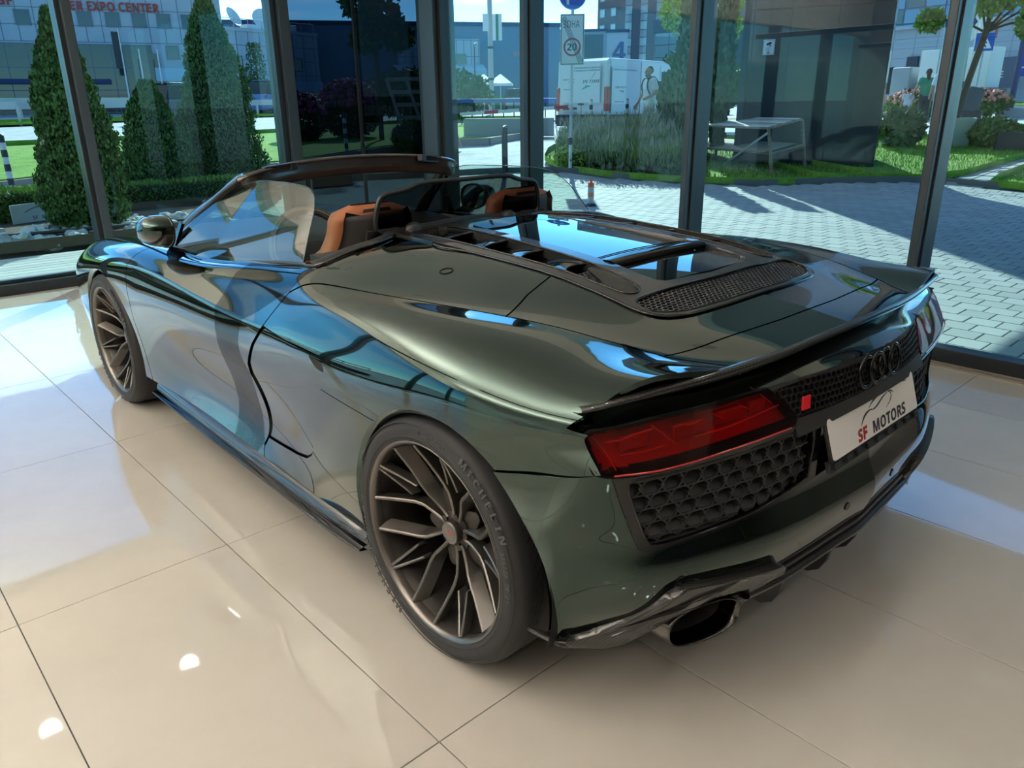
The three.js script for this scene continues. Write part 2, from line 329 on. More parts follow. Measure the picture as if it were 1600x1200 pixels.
const sgnDoorFront = doorFront(0, 0.5, -3) > 0 ? 1 : -1, sgnDoorRear = doorRear(0, 0.5, 0) > 0 ? 1 : -1, sgnGapB = gapB(0.95, 0, 0) > 0 ? 1 : -1, sgnPerp = perpGap(0.5, 0, 0.4) > 0 ? 1 : -1, sgnLid = lidSeam(0.1, 0, 0.6) > 0 ? 1 : -1, sgnHood = hoodLine(0.95, 0, -2.8) > 0 ? 1 : -1, sgnLamp = lampEdge(0, 0.75, 0.6) > 0 ? 1 : -1;
const inFrontOfDoor = (...a) => sgnDoorFront * doorFront(...a) - GAP, behindDoorFront = (...a) => -sgnDoorFront * doorFront(...a) - GAP;
const behindDoor = (...a) => sgnDoorRear * doorRear(...a) - GAP, aheadDoorRear = (...a) => -sgnDoorRear * doorRear(...a) - GAP;
const outsideGapB = (...a) => sgnGapB * gapB(...a) - GAP, insideGapB = (...a) => -sgnGapB * gapB(...a) - GAP;
const behindPerp = (...a) => sgnPerp * perpGap(...a) - GAP, aheadPerp = (...a) => -sgnPerp * perpGap(...a) - GAP;
const behindLid = (...a) => sgnLid * lidSeam(...a) - GAP, aheadLid = (...a) => -sgnLid * lidSeam(...a) - GAP;
const notCabin = (...a) => -cabinIn(...a), notCarbon = (...a) => -carbonIn(...a) - GAP, notBlade = (...a) => -bladeIn(...a) - GAP * 1.2;
const beforeLamp = (...a) => -sgnLamp * lampEdge(...a) - 0.001;
const zless = (v) => (x, y, z) => v - z, zmore = (v) => (x, y, z) => z - v;
// front wings, bonnet, doors
const front = clip(F, zless(-1.7));
const outsideHood = (...a) => sgnHood * hoodLine(...a) - GAP, insideHood = (...a) => -sgnHood * hoodLine(...a) - GAP;
panelPair('front_wing', clips(front, frontArch, inFrontOfDoor, outsideHood, notCabin));
panelMid('bonnet', clips(front, insideHood, notCabin, zless(-2.0)));
panelPair('door', clips(F, zless(-0.5), zmore(-2.5), behindDoorFront, aheadDoorRear, notCabin, (x, y, z) => x - 0.72));
panelPair('side_blade', offsetT(clips(F, zless(-0.3), zmore(-1.2), pos(bladeIn, GAP * 1.6)), (x, y, z) => -0.006 - 0.016 * clamp((y - 0.5) / 0.22, 0, 1) * clamp((z + 0.95) / 0.4, 0, 1)));
const rear = clip(F, zmore(-1.3));
const wingLine = side([[-0.62, 0.655], [-0.50, 0.648], [-0.22, 0.640], [0.1, 0.64]], false);
const rearWing = clips(rear, rearArch, behindDoor, notBlade, outsideGapB, aboveSeam, lipCut, beforeLamp, notCabin);
{
  const upper = clips(rearWing, (x, y, z) => Math.max(wingLine(x, y, z) - 0.0012, z + 0.1));
  const lower = clips(rearWing, (x, y, z) => -wingLine(x, y, z) - 0.0012, zless(-0.1));
  panelPair('rear_wing', upper); panelPair('sill_panel', lower);
}
panelMid('tonneau_cover', clips(rear, insideGapB, aheadPerp, notCarbon, notCabin, zless(0.2)));
panelMid('engine_lid', clips(rear, insideGapB, behindPerp, notCarbon, aheadLid, lipCut));
panelMid('tail_panel', clips(rear, insideGapB, behindLid, lipCut));
// dark shell under the panels so that the gaps read as gaps
part('inner_shell', soupGeom(bodyMid(offsetT(clips(F, (x, y, z) => Math.hypot(z - REAR_ARCH[0], y - REAR_ARCH[1]) - REAR_ARCH[2] - 0.02, (x, y, z) => Math.hypot(z - FRONT_ARCH[0], y - FRONT_ARCH[1]) - FRONT_ARCH[2] - 0.02, (x, y, z) => -cabinIn(x, y, z) - 0.01, (x, y, z) => -carbonIn(x, y, z) - 0.01, (x, y, z) => aboveSeam(x, y, z) - 0.01, (x, y, z) => lipCut(x, y, z) - 0.02, (x, y, z) => beforeLamp(x, y, z) - 0.02), -0.02))), M.liner, car);
// flared lips of the wheel openings
for (const s of [-1, 1]) for (const [A, y0] of [[REAR_ARCH, 0.27], [FRONT_ARCH, 0.25]]) {
  const rows = [[], [], []];
  const a0 = Math.asin((y0 - A[1]) / A[2]);
  for (let i = 0; i <= 48; i++) {
    const a = lerp(a0, Math.PI - a0, i / 48), z = A[0] + A[2] * Math.cos(a), y = A[1] + A[2] * Math.sin(a);
    const sec = sectionPoint(clamp(z, -3.6, 0.6), 8); let x = 0.9; for (let k = 0; k < sec.length - 1; k++) if (sec[k][1] <= y && sec[k + 1][1] > y && sec[k][0] > 0.7) { x = lerp(sec[k][0], sec[k + 1][0], (y - sec[k][1]) / (sec[k + 1][1] - sec[k][1])); break; }
    const rr = A[2] - 0.012;
    rows[0].push([s * x, y, z]); rows[1].push([s * (x - 0.012), A[1] + rr * Math.sin(a), A[0] + rr * Math.cos(a)]); rows[2].push([s * (x - 0.05), A[1] + (rr + 0.004) * Math.sin(a), A[0] + (rr + 0.004) * Math.cos(a)]);
  }
  part('wheel_arch_lip', soupGeom(gridSoup(loftGrid(rows, 60, 8), s > 0)), M.paint, car);
  const lr = []; for (const dx of [0.02, 0.33]) lr.push(Array.from({ length: 33 }, (_, i) => { const a = lerp(a0 - 0.1, Math.PI - a0 + 0.1, i / 32); return [s * (0.95 - dx), A[1] + (A[2] + 0.004) * Math.sin(a), A[0] + (A[2] + 0.004) * Math.cos(a)]; }));
  const inner = cyl(A[2] + 0.02, A[2] + 0.02, 0.02, 40, [s * 0.62, A[1], A[0]], [0, 0, Math.PI / 2]);
  part('wheel_arch_liner', merge([soupGeom(gridSoup(loftGrid(lr, 40, 2, true))), inner]), M.liner, car);
}
// floor pan and sills
part('underbody', merge([box(1.5, 0.03, 3.3, [0, 0.16, -1.35]), box(1.75, 0.12, 1.5, [0, 0.2, -1.36]), box(1.2, 0.3, 0.9, [0, 0.38, 0.1]), box(1.2, 0.3, 0.9, [0, 0.36, -2.9])]), M.liner, car);
for (const s of [-1, 1]) {
  const sill = [[-2.17, .915, .895], [-1.9, .925, .9], [-1.5, .935, .905], [-1.1, .945, .915], [-0.75, .952, .925], [-0.5, .955, .935], [-0.33, .95, .94]];
  const rows = [[], [], [], [], []];
  for (const [z, xo, xi] of sill) { const k = clamp((z + 0.75) / 0.42, 0, 1) ; rows[0].push([s * (xi - 0.02), 0.242, z]); rows[1].push([s * (xo - 0.012), 0.226, z]); rows[2].push([s * (xo + 0.002), 0.206, z]); rows[3].push([s * xo, 0.178 + 0.03 * k, z]); rows[4].push([s * (xi - 0.08), 0.165 + 0.03 * k, z]); }
  part('sill_skirt', carbonGeom(soupGeom(gridSoup(loftGrid(rows, 30, 20), s < 0))), M.carbon, car, 'carbon side skirt');
  const rows2 = [[], [], []];
  for (const [z, xo] of sill) { rows2[0].push([s * (xo - 0.004), 0.19, z]); rows2[1].push([s * (xo + 0.028), 0.181, z]); rows2[2].push([s * (xo - 0.004), 0.172, z]); }
  part('skirt_blade', carbonGeom(soupGeom(gridSoup(loftGrid(rows2, 30, 8), s < 0))), M.gloss, car);
}
// ---------------------------------------------------------------- tail: spoiler lip, lamps, grilles, bumper, exhausts
const topY = (x, z) => { const s = sectionPoint(z); for (let k = s.length - 2; k >= 0; k--) if (s[k][0] >= x) { const a = s[k + 1], b = s[k]; return lerp(a[1], b[1], (x - a[0]) / (b[0] - a[0] || 1)); } return 0.83; };
const both = (row) => row.slice(1).reverse().map(([x, y, z]) => [-x, y, z]).concat(row);
const lipXs = [0, 0.12, 0.25, 0.37, 0.49, 0.60, 0.68, 0.76, 0.82, 0.86, 0.885, 0.905], lipYs = spline([0, 0.25, 0.49, 0.68, 0.80, 0.86, 0.885, 0.905], [0.874, 0.871, 0.867, 0.865, 0.864, 0.860, 0.855, 0.848]);
const lipRow = lipXs.map((x) => { const z = lipAt(x); return [x, lipYs(x), z]; });
{
  const h = (x) => lerp(0.024, 0.012, clamp((x - 0.55) / 0.35, 0, 1));
  const rows = [
    lipRow.map(([x, y, z]) => [x * 0.998, y + 0.001, z - 0.012]), lipRow.map(([x, y, z]) => [x, y + 0.0035, z + 0.003]), lipRow.map(([x, y, z]) => [x * 1.004, y - 0.003, z + 0.010]),
    lipRow.map(([x, y, z]) => [x * 1.003, y - h(x) * 0.7, z + 0.004]), lipRow.map(([x, y, z]) => [x, y - h(x), z - 0.006]), lipRow.map(([x, y, z]) => [x * 0.995, y - h(x) * 1.1, z - 0.035]),
  ].map(both);
  part('spoiler_lip', carbonGeom(soupGeom(gridSoup(loftGrid(rows, 96, 24)))), M.carbon, car, 'carbon spoiler lip');
}
// painted panel under the spoiler, down to the lamps and the grille
const tz = spline([0, 0.2, 0.43, 0.65, 0.8, 0.895, 0.93], [0.688, 0.674, 0.618, 0.573, 0.531, 0.487, 0.45]), ty = spline([0, 0.2, 0.43, 0.65, 0.8, 0.895, 0.93], [0.822, 0.819, 0.806, 0.803, 0.802, 0.799, 0.797]);
const bz = spline([0, 0.2, 0.375, 0.6, 0.8, 0.89, 0.93], [0.700, 0.692, 0.671, 0.632, 0.582, 0.533, 0.49]), by = spline([0, 0.2, 0.375, 0.6, 0.8, 0.89, 0.93], [0.722, 0.720, 0.715, 0.712, 0.712, 0.715, 0.717]);
const tailAt = (x, s) => { const a = Math.abs(x); return [x, lerp(ty(a), by(a), s), lerp(tz(a), bz(a), s)]; };
const tailZ = (x, y) => { const a = Math.abs(x); return lerp(tz(a), bz(a), (ty(a) - y) / (ty(a) - by(a))); };
{
  const xs = lipXs;
  const rows = [
    xs.map((x, i) => [x * 0.985, lipRow[i][1] - 0.022, lipRow[i][2] - 0.034]), xs.map((x, i) => [x * 0.99, lerp(lipRow[i][1] - 0.02, ty(x), 0.4), lerp(lipRow[i][2] - 0.03, tz(x), 0.22)]),
    xs.map((x, i) => [x, lerp(lipRow[i][1] - 0.02, ty(x), 0.75), lerp(lipRow[i][2] - 0.03, tz(x), 0.62)]), xs.map((x) => [x, ty(x) + 0.002, tz(x)]),
  ].map(both);
  part('tail_fascia', soupGeom(gridSoup(loftGrid(rows, 96, 20)), { flange: 0.006 }), M.paint, car);
  const gap = [[-1], [1]].map(([s]) => [0, 0.33, 0.66, 1].map((t) => { const x = 0.452 + 0.012 * t; return [s * x, lerp(lipRow[4][1] - 0.025, ty(x), t) + 0.002, lerp(lipRow[4][2] - 0.02, tz(x), [0, 0.2, 0.5, 1][t * 3 | 0]) + 0.0035]; }));
  gap.forEach((g) => part('fascia_seam', tube(g, 0.0015, 12, 5), M.liner, car));
}
// tail lamps
{
  const outline = [[0.902, 0.720], [0.905, 0.76], [0.902, 0.788], [0.888, 0.799], [0.86, 0.803], [0.65, 0.8035], [0.47, 0.806], [0.43, 0.803], [0.40, 0.778], [0.368, 0.741], [0.366, 0.730], [0.38, 0.7165], [0.6, 0.7125], [0.8, 0.7125], [0.885, 0.714]].map(([x, y]) => [x, y]);
  const inLens = sdPoly(outline);
  const P = []; for (let i = 0; i <= 120; i++) { const x = lerp(0.34, 0.925, i / 120); P.push(Array.from({ length: 31 }, (_, j) => tailAt(x, lerp(-0.06, 1.06, j / 30)))); }
  const G = gridSoup(P), lens = clip(G, (x, y) => inLens(x, y));
  for (const s of [-1, 1]) {
    const T = (t) => (s < 0 ? mirrorT(t) : t);
    const lamp = part('tail_lamp', soupGeom(T(offsetT(clip(G, (x, y) => inLens(x, y) - 0.001), -0.030)), { flange: 0 }), M.redDeep, car, 'red tail lamp');
    part('lens', soupGeom(T(offsetT(lens, (x, y) => 0.004 + 0.004 * clamp(inLens(x, y) / 0.02, 0, 1))), { flange: 0.02 }), M.redLens, lamp);
    part('lens_border', soupGeom(T(offsetT(clip(G, (x, y) => inLens(x, y) + 0.006).filter(() => true), 0.0005).filter((t) => t.some((v) => inLens(Math.abs(v.p[0]), v.p[1]) < 0.003))), {}), M.gloss, lamp);
    const at = (x, f, d) => { const p = tailAt(x, f); return [s * p[0], p[1], p[2] - d]; };
    const line = (pts, r, d = 0.012, seg = 30) => tube(pts.map(([x, f]) => at(x, f, d)), r, seg, 6);
    part('light_guide', merge([line([[0.885, 0.12], [0.872, 0.45], [0.862, 0.93]], 0.0015), line([[0.865, 0.30], [0.835, 0.31], [0.80, 0.26], [0.755, 0.24]], 0.0022), line([[0.845, 0.62], [0.80, 0.64], [0.74, 0.62]], 0.0018), line([[0.755, 0.14], [0.715, 0.62]], 0.0016, 0.01), line([[0.69, 0.28], [0.66, 0.34], [0.63, 0.30]], 0.0016),
      line([[0.66, 0.60], [0.56, 0.61], [0.46, 0.55], [0.395, 0.50]], 0.002), line([[0.60, 0.2], [0.565, 0.42]], 0.0013), line([[0.52, 0.16], [0.487, 0.36]], 0.0013), line([[0.44, 0.14], [0.415, 0.40]], 0.0016), line([[0.64, 0.14], [0.58, 0.16], [0.50, 0.13]], 0.0012)]), M.redGlow, lamp);
    part('reflector_block', merge([[0.80, 0.45, 0.07], [0.66, 0.45, 0.09], [0.54, 0.42, 0.08], [0.45, 0.4, 0.05]].map(([x, f, w]) => { const p = at(x, f, 0.024), q = at(x - 0.02, f, 0.024); return rbox(w, 0.032, 0.012, 0.004, p, [0, Math.atan2(-(q[2] - p[2]), q[0] - p[0]) + (s > 0 ? Math.PI : 0), 0]); })), M.redDeep, lamp);
    part('lower_reflector', soupGeom(T(offsetT(clips(G, (x, y) => inLens(x, y) - 0.003, (x, y) => by(x) + 0.020 - y, (x) => 0.84 - x), -0.004)), { flange: 0.004 }), M.gloss, lamp);
    part('lower_stripe', tube([0.88, 0.8, 0.7, 0.6, 0.5, 0.4].map((x) => { const p = tailAt(x, 1.0); return [s * p[0], p[1] + 0.002, p[2] + 0.008]; }), 0.0022, 40, 6), M.redStripe, lamp);
  }
}
// upper grille with hexagon mesh between the lamps
function hexLattice(inside, to3, pitch, wall, depth, rows = null) { // merged hexagon rings over a region of the plane, mapped into space
  const g = [], r = pitch / Math.sqrt(3), e = new Map();
  const b = rows;
  for (let i = Math.floor(b[0] / pitch) - 1; i * pitch < b[2] + pitch; i++) for (let j = Math.floor(b[1] / (1.5 * r)) - 1; j * 1.5 * r < b[3] + pitch; j++) {
    const cx = (i + (j & 1 ? 0.5 : 0)) * pitch, cy = j * 1.5 * r; if (!inside(cx, cy)) continue;
    for (let k = 0; k < 6; k++) { const a0 = Math.PI / 6 + k * Math.PI / 3, a1 = a0 + Math.PI / 3, A = [cx + r * Math.cos(a0), cy + r * Math.sin(a0)], B = [cx + r * Math.cos(a1), cy + r * Math.sin(a1)], key = `${Math.round((A[0] + B[0]) * 5e3)},${Math.round((A[1] + B[1]) * 5e3)}`; if (!e.has(key)) e.set(key, [A, B]); }
  }
  for (const [A, B] of e.values()) { const a = to3(...A), c = to3(...B); g.push(beam(a.p, c.p, depth, wall, new THREE.Vector3(...c.p).sub(V(...a.p)).cross(V(...a.n)).normalize().toArray())); }
  return merge(g);
}
{
  const edge = sdPoly([[-0.36, 0.7265], [0.36, 0.7265], [0.392, 0.775], [0.425, 0.797], [0.3, 0.808], [0, 0.813], [-0.3, 0.808], [-0.425, 0.797], [-0.392, 0.775]]);
  const nrm = (x, y) => { const e = 1e-3, zx = (tailZ(x + e, y) - tailZ(x - e, y)) / 2 / e, zy = (tailZ(x, y + e) - tailZ(x, y - e)) / 2 / e, l = Math.hypot(zx, zy, 1); return [-zx / l, -zy / l, 1 / l]; };
  const to3 = (x, y) => ({ p: [x, y, tailZ(x, y) - 0.004], n: nrm(x, y) });
  const grille = part('rear_grille', hexLattice((x, y) => edge(x, y) > 0.004, to3, 0.0178, 0.0022, 0.010, [-0.43, 0.72, 0.43, 0.82]), M.satin, car, 'hexagon mesh grille');
  const P = []; for (let i = 0; i <= 90; i++) { const x = lerp(-0.45, 0.45, i / 90); P.push(Array.from({ length: 13 }, (_, j) => tailAt(x, lerp(-0.02, 1.30, j / 12)))); }
  const G = gridSoup(P), lampEdgeIn = sdPoly([[-0.37, 0.60], [0.37, 0.60], [0.376, 0.7165], [0.362, 0.73], [0.366, 0.742], [0.398, 0.78], [0.43, 0.806], [0.45, 0.84], [-0.45, 0.84], [-0.43, 0.806], [-0.398, 0.78], [-0.366, 0.742], [-0.362, 0.73], [-0.376, 0.7165]]);
  part('grille_surround', soupGeom(clips(G, (x, y) => -edge(x, y), (x, y) => lampEdgeIn(x, y)), { flange: 0.012 }), M.plastic, car);
  part('grille_backing', soupGeom(offsetT(clip(G, (x, y) => edge(x, y) + 0.01), -0.022)), M.liner, car);
  // four interlocking rings
  for (let k = 0; k < 4; k++) { const x = (k - 1.5) * 0.0535, y = 0.775, n = nrm(x, y); const g = new THREE.TorusGeometry(0.0385, 0.0052, 12, 48); g.scale(1, 1, 0.8); g.applyQuaternion(new THREE.Quaternion().setFromUnitVectors(V(0, 0, 1), V(...n))); g.translate(x, y + 0.006, tailZ(x, y + 0.006) + 0.010 + (k & 1 ? 0.002 : 0)); part('badge_ring', g, M.gloss, car, 'gloss black ring badge'); }
  const bg = extrude([[0, 0], [0.026, 0], [0.036, 0.030], [0.010, 0.030]], 0.004, 0.0008), n = nrm(-0.325, 0.755); bg.applyQuaternion(new THREE.Quaternion().setFromUnitVectors(V(0, 0, 1), V(...n))); bg.translate(-0.345, 0.742, tailZ(-0.33, 0.755) + 0.004);
  const b = part('model_badge', bg, M.badgeRed, car, 'small red badge with dark letter');
  const lg = extrude([[0.012, 0], [0.016, 0], [0.018, 0.007], [0.021, 0], [0.026, 0], [0.023, 0.009], [0.027, 0.011], [0.030, 0.020], [0.019, 0.020]], 0.003, 0, [[[0.0195, 0.012], [0.024, 0.012], [0.0255, 0.017], [0.021, 0.017]]]); lg.scale(0.8, 0.9, 1); lg.applyQuaternion(new THREE.Quaternion().setFromUnitVectors(V(0, 0, 1), V(...n))); lg.translate(-0.336, 0.744, tailZ(-0.33, 0.755) + 0.0062);
  part('badge_letter', lg, M.gloss, b);
}
// bumper
const WROWS = [
  [.725, [0, .70], [.36, .672], [.6, .635], [.8, .582], [.885, .533], [.92, .48], [.945, .376], [.955, .23], [.955, .13]],
  [.64, [0, .70], [.36, .675], [.6, .632], [.78, .578], [.865, .53], [.918, .47], [.95, .37], [.963, .23], [.964, .13]],
  [.56, [0, .705], [.36, .675], [.55, .643], [.76, .58], [.85, .53], [.91, .465], [.95, .37], [.964, .23], [.966, .13]],
  [.515, [0, .712], [.32, .686], [.51, .663], [.74, .592], [.84, .533], [.905, .46], [.948, .37], [.963, .23], [.966, .13]],
  [.46, [0, .735], [.32, .71], [.51, .682], [.735, .61], [.838, .545], [.90, .465], [.943, .38], [.96, .23], [.964, .13]],
  [.40, [0, .73], [.32, .705], [.51, .677], [.73, .605], [.832, .54], [.90, .455], [.94, .385], [.957, .23], [.962, .13]],
  [.34, [0, .705], [.32, .685], [.51, .655], [.72, .585], [.825, .52], [.895, .445], [.93, .39], [.951, .23], [.957, .13]],
  [.28, [0, .67], [.32, .65], [.51, .62], [.70, .55], [.81, .49], [.885, .43], [.918, .388], [.942, .23], [.95, .13]],
  [.22, [0, .64], [.3, .62], [.5, .59], [.69, .525], [.80, .465], [.87, .42], [.90, .385], [.927, .23], [.935, .13]],
];
const wRows = WROWS.map(([y, ...p]) => { const c = spline(p.map((q, i) => i), p.map((q) => q[0])), d = spline(p.map((q, i) => i), p.map((q) => q[1])); return Array.from({ length: 97 }, (_, i) => { const t = i / 96 * (p.length - 1); return [c(t), y, d(t)]; }); });
const wGrid = wRows[0].map((_, i) => { const ys = wRows.map((r) => -r[i][1]), X = spline(ys, wRows.map((r) => r[i][0])), Z = spline(ys, wRows.map((r) => r[i][2])); return Array.from({ length: 81 }, (_, j) => { const y = lerp(-0.725, -0.22, j / 80); return [Math.max(0, X(y)), -y, Z(y)]; }); });
const W = gridSoup(wGrid);
const bumpZ = (x, y) => { // plan position of the bumper skin
  const j = clamp((0.725 - y) / 0.505 * 80, 0, 79.999), k = j | 0, f = j - k; const a = Math.abs(x);
  for (let i = 0; i < wGrid.length - 1; i++) { const p = [0, 2].map((q) => lerp(wGrid[i][k][q], wGrid[i][k + 1][q], f)), r = [0, 2].map((q) => lerp(wGrid[i + 1][k][q], wGrid[i + 1][k + 1][q], f)); if (a >= p[0] && a <= r[0]) return lerp(p[1], r[1], (a - p[0]) / (r[0] - p[0] || 1)); }
  return 0.35;
};
const openPoly = [[-0.3, 0.562], [0, 0.562], [0.17, 0.556], [0.32, 0.538], [0.51, 0.518], [0.70, 0.508], [0.785, 0.508], [0.803, 0.516], [0.815, 0.545], [0.872, 0.700], [0.878, 0.7125], [0.89, 0.76], [-0.3, 0.76]];
const inOpen = sdPoly(openPoly);
const carbonTop = spline([0.30, 0.395, 0.42, 0.55, 0.69, 0.735, 0.80, 0.86, 0.905, 0.95], [0.315, 0.318, 0.372, 0.390, 0.408, 0.395, 0.310, 0.255, 0.246, 0.246]);
const carbonEdge = sdPoly([[-0.2, 0.337], [0.395, 0.337], [0.415, 0.366], [0.43, 0.374], [0.55, 0.390], [0.69, 0.410], [0.72, 0.408], [0.74, 0.394], [0.80, 0.310], [0.84, 0.268], [0.87, 0.252], [0.99, 0.246], [0.99, 0.1], [-0.2, 0.1]]);
const bumperT = clips(W, rearArch, (x, y, z) => -(y - seamY(clamp(z, 0.1, 0.56))) - GAP, (x, y, z) => (z < 0.3 ? 1 : -inOpen(x, y)), (x, y, z) => -carbonEdge(x, y) - 0.001);
panelMid('rear_bumper', bumperT, { flange: 0.014 });
part('bumper_shell', soupGeom(bodyMid(offsetT(clips(W, (x, y, z) => rearArch(x, y, z) - 0.01, (x, y, z) => -(inOpen(x, y) + 0.01)), -0.025))), M.liner, car);
part('bumper_recess', soupGeom(bodyMid(offsetT(clip(W, (x, y, z) => (z < 0.38 ? -1 : inOpen(x, y) + 0.02)), -0.07))), M.matte, car);
for (const [x, y] of [[-0.14, 0.432], [-0.715, 0.425], [0.14, 0.432], [0.715, 0.425]]) { const g = cyl(0.0115, 0.0115, 0.004, 24, [0, 0, 0], [Math.PI / 2, 0, 0]); const z = bumpZ(x, y), e = 0.01, zx = (bumpZ(x + e, y) - bumpZ(x - e, y)) / 2 / e, zy = (bumpZ(x, y + e) - bumpZ(x, y - e)) / 2 / e; g.applyQuaternion(new THREE.Quaternion().setFromUnitVectors(V(0, 0, 1), V(-zx, -zy, 1).normalize())); g.translate(x, y, z + 0.0005); part('parking_sensor', g, M.gloss, car); }
// side vents of the bumper: trim, scaled honeycomb cells
const ventPoly = [[0.295, 0.557], [0.33, 0.551], [0.51, 0.532], [0.70, 0.521], [0.765, 0.520], [0.782, 0.528], [0.794, 0.552], [0.842, 0.684], [0.838, 0.694], [0.80, 0.697], [0.6, 0.696], [0.40, 0.698], [0.30, 0.690]];
const inVent = sdPoly(ventPoly);
{
  const frameT = clips(W, (x, y, z) => (z < 0.36 ? -1 : inOpen(x, y) - 0.001), (x, y) => -inVent(x, y), (x) => x - 0.262, (x, y) => by(clamp(x, 0, 0.9)) - 0.002 - y);
  for (const s of [-1, 1]) {
    const vent = part('bumper_vent', soupGeom(s < 0 ? mirrorT(offsetT(frameT, 0.0015)) : offsetT(frameT, 0.0015), { flange: 0.03 }), M.gloss, car, 'gloss black vent surround');
    const pw = 0.058, ph = 0.043;
    for (let j = 0; j < 6; j++) for (let i = 0; i < 13; i++) {
      const x = 0.28 + (i + (j & 1 ? 0.5 : 0)) * pw * 0.86, y = 0.517 + j * ph * 0.86; if (inVent(x, y) < -0.012) continue;
      const cell = []; const hex = Array.from({ length: 6 }, (_, k) => { const a = k * Math.PI / 3; return [x + pw * 0.5 * Math.cos(a), y + ph * 0.5 * Math.sin(a)]; });
      const on = ([a, b], d) => { const t = inVent(a, b); let q = [a, b]; if (t < 0) q = [lerp(a, 0.55, clamp(-t * 1.6, 0, 0.4)), clamp(b, 0.522 + clamp((0.7 - a) * 0.06, 0, 0.03), 0.694)]; return [s * q[0], q[1], bumpZ(q[0], q[1]) - d]; };
      for (let k = 0; k < 6; k++) { const A = hex[k], B = hex[(k + 1) % 6]; const f0 = on(A, 0.012), f1 = on(B, 0.012), r0 = on(A, 0.042), r1 = on(B, 0.042); cell.push(soupGeom(gridSoup([[f0, r0], [f1, r1]])), beam(f0, f1, 0.0035, 0.004)); }
      const pl = [[-0.5, 0.02], [-0.25, -0.5], [0.25, -0.5], [0.5, 0.02], [0.25, 0.28], [-0.25, 0.28]].map(([a, b], k) => on([x + a * pw, y + b * ph], k < 1 || k > 2 ? 0.034 : 0.010));
      cell.push(soupGeom(gridSoup([[pl[1], pl[0], pl[5]], [pl[2], pl[3], pl[4]]])));
      part('vent_cell', merge(cell), M.plastic, vent);
    }
    const rim = ventPoly.concat([ventPoly[0]]).map(([x, y]) => [s * x, y, bumpZ(x, y) + 0.001]);
    part('vent_rim', tube(rim, 0.003, 120, 6), M.gloss, vent);
  }
}
// number plate with its holder
{
  const tilt = Math.atan2(0.033, 0.102), hw = 0.257, hh = 0.053, cy = 0.647, cz = 0.7025;
  const rr = (w, h, r) => { const s = new THREE.Shape(); s.moveTo(-w + r, -h); s.lineTo(w - r, -h); s.absarc(w - r, -h + r, r, -Math.PI / 2, 0); s.lineTo(w, h - r); s.absarc(w - r, h - r, r, 0, Math.PI / 2); s.lineTo(-w + r, h); s.absarc(-w + r, h - r, r, Math.PI / 2, Math.PI); s.lineTo(-w, -h + r); s.absarc(-w + r, -h + r, r, Math.PI, Math.PI * 1.5); return s; };
  const plateTex = canvasTex(1024, 212, (c, w, h) => {
    c.fillStyle = '#f1eeea'; c.fillRect(0, 0, w, h); c.lineCap = 'round';
    c.save(); c.transform(1.22, 0, -0.16, 1, 30, 0); c.font = 'bold 84px sans-serif'; c.fillStyle = '#a81825'; c.fillText('SF', 225, 198); c.strokeStyle = '#a81825'; c.lineWidth = 5; c.strokeText('SF', 225, 198); c.fillStyle = '#2b2c30'; c.fillText('MOTORS', 362, 198); c.strokeStyle = '#2b2c30'; c.lineWidth = 3; c.strokeText('MOTORS', 362, 198); c.restore();
    c.strokeStyle = '#26282d'; c.fillStyle = '#26282d';
    const taper = (p, w0, w1) => { for (let i = 0; i < 60; i++) { const t = i / 60, q = (u) => [0, 1].map((k) => (1 - u) ** 3 * p[0][k] + 3 * (1 - u) ** 2 * u * p[1][k] + 3 * (1 - u) * u * u * p[2][k] + u ** 3 * p[3][k]); c.lineWidth = w0 + (w1 - w0) * Math.sin(Math.PI * t); const [a, b] = [q(t), q(t + 1 / 58)]; c.beginPath(); c.moveTo(...a); c.lineTo(...b); c.stroke(); } };
    taper([[330, 128], [360, 92], [400, 70], [470, 72]], 3, 14); taper([[455, 74], [540, 92], [570, 44], [690, 34]], 3, 11); taper([[440, 62], [540, 4], [740, -6], [930, 30]], 3, 17); taper([[690, 34], [740, 46], [730, 80], [640, 108]], 2, 8); taper([[690, 32], [710, 30], [740, 42], [748, 52]], 2, 8);
  });
  plateTex.wrapS = plateTex.wrapT = THREE.ClampToEdgeWrapping;
  const put = (g, dz) => { g.translate(0, 0, dz); g.rotateX(-tilt); g.translate(0, cy, cz); return g; };
  const body = put(new THREE.ExtrudeGeometry(rr(hw, hh, 0.010), { depth: 0.002, bevelEnabled: false, curveSegments: 8 }), 0.004);
  const face = new THREE.ShapeGeometry(rr(hw - 0.0005, hh - 0.0005, 0.010), 8); { const p = face.attributes.position, uv = face.attributes.uv; for (let i = 0; i < p.count; i++) uv.setXY(i, (p.getX(i) + hw) / 2 / hw, (p.getY(i) + hh) / 2 / hh); }
  const plate = part('number_plate', body, std(lin(0.85, 0.84, 0.82), 0.4), car, 'white show plate with red and black lettering and a car outline');
  part('plate_print', put(face, 0.0065), std(0xffffff, 0.35, 0, { map: plateTex }), plate);
  const hold = merge([put(new THREE.ExtrudeGeometry(rr(hw + 0.008, hh + 0.008, 0.012), { depth: 0.006, bevelEnabled: false }), -0.003), put(box(0.54, 0.03, 0.012, [0, -0.066, 0]), -0.006), ...Array.from({ length: 9 }, (_, i) => put(rbox(0.03, 0.016, 0.01, 0.002, [-0.24 + i * 0.06, -0.068, 0.006]), -0.003))]);
  part('plate_holder', hold, M.satin, car);
  const rec = []; for (const [y, d] of [[0.705, 0.012], [0.65, 0.03], [0.59, 0.03], [0.552, 0.006]]) rec.push([-0.29, -0.15, 0, 0.15, 0.29].map((x) => [x, y, Math.min(bumpZ(x, y), 0.705) - d]));
  part('plate_recess', soupGeom(gridSoup(loftGrid(rec, 20, 10)), { flange: 0.02 }), M.gloss, car);
}
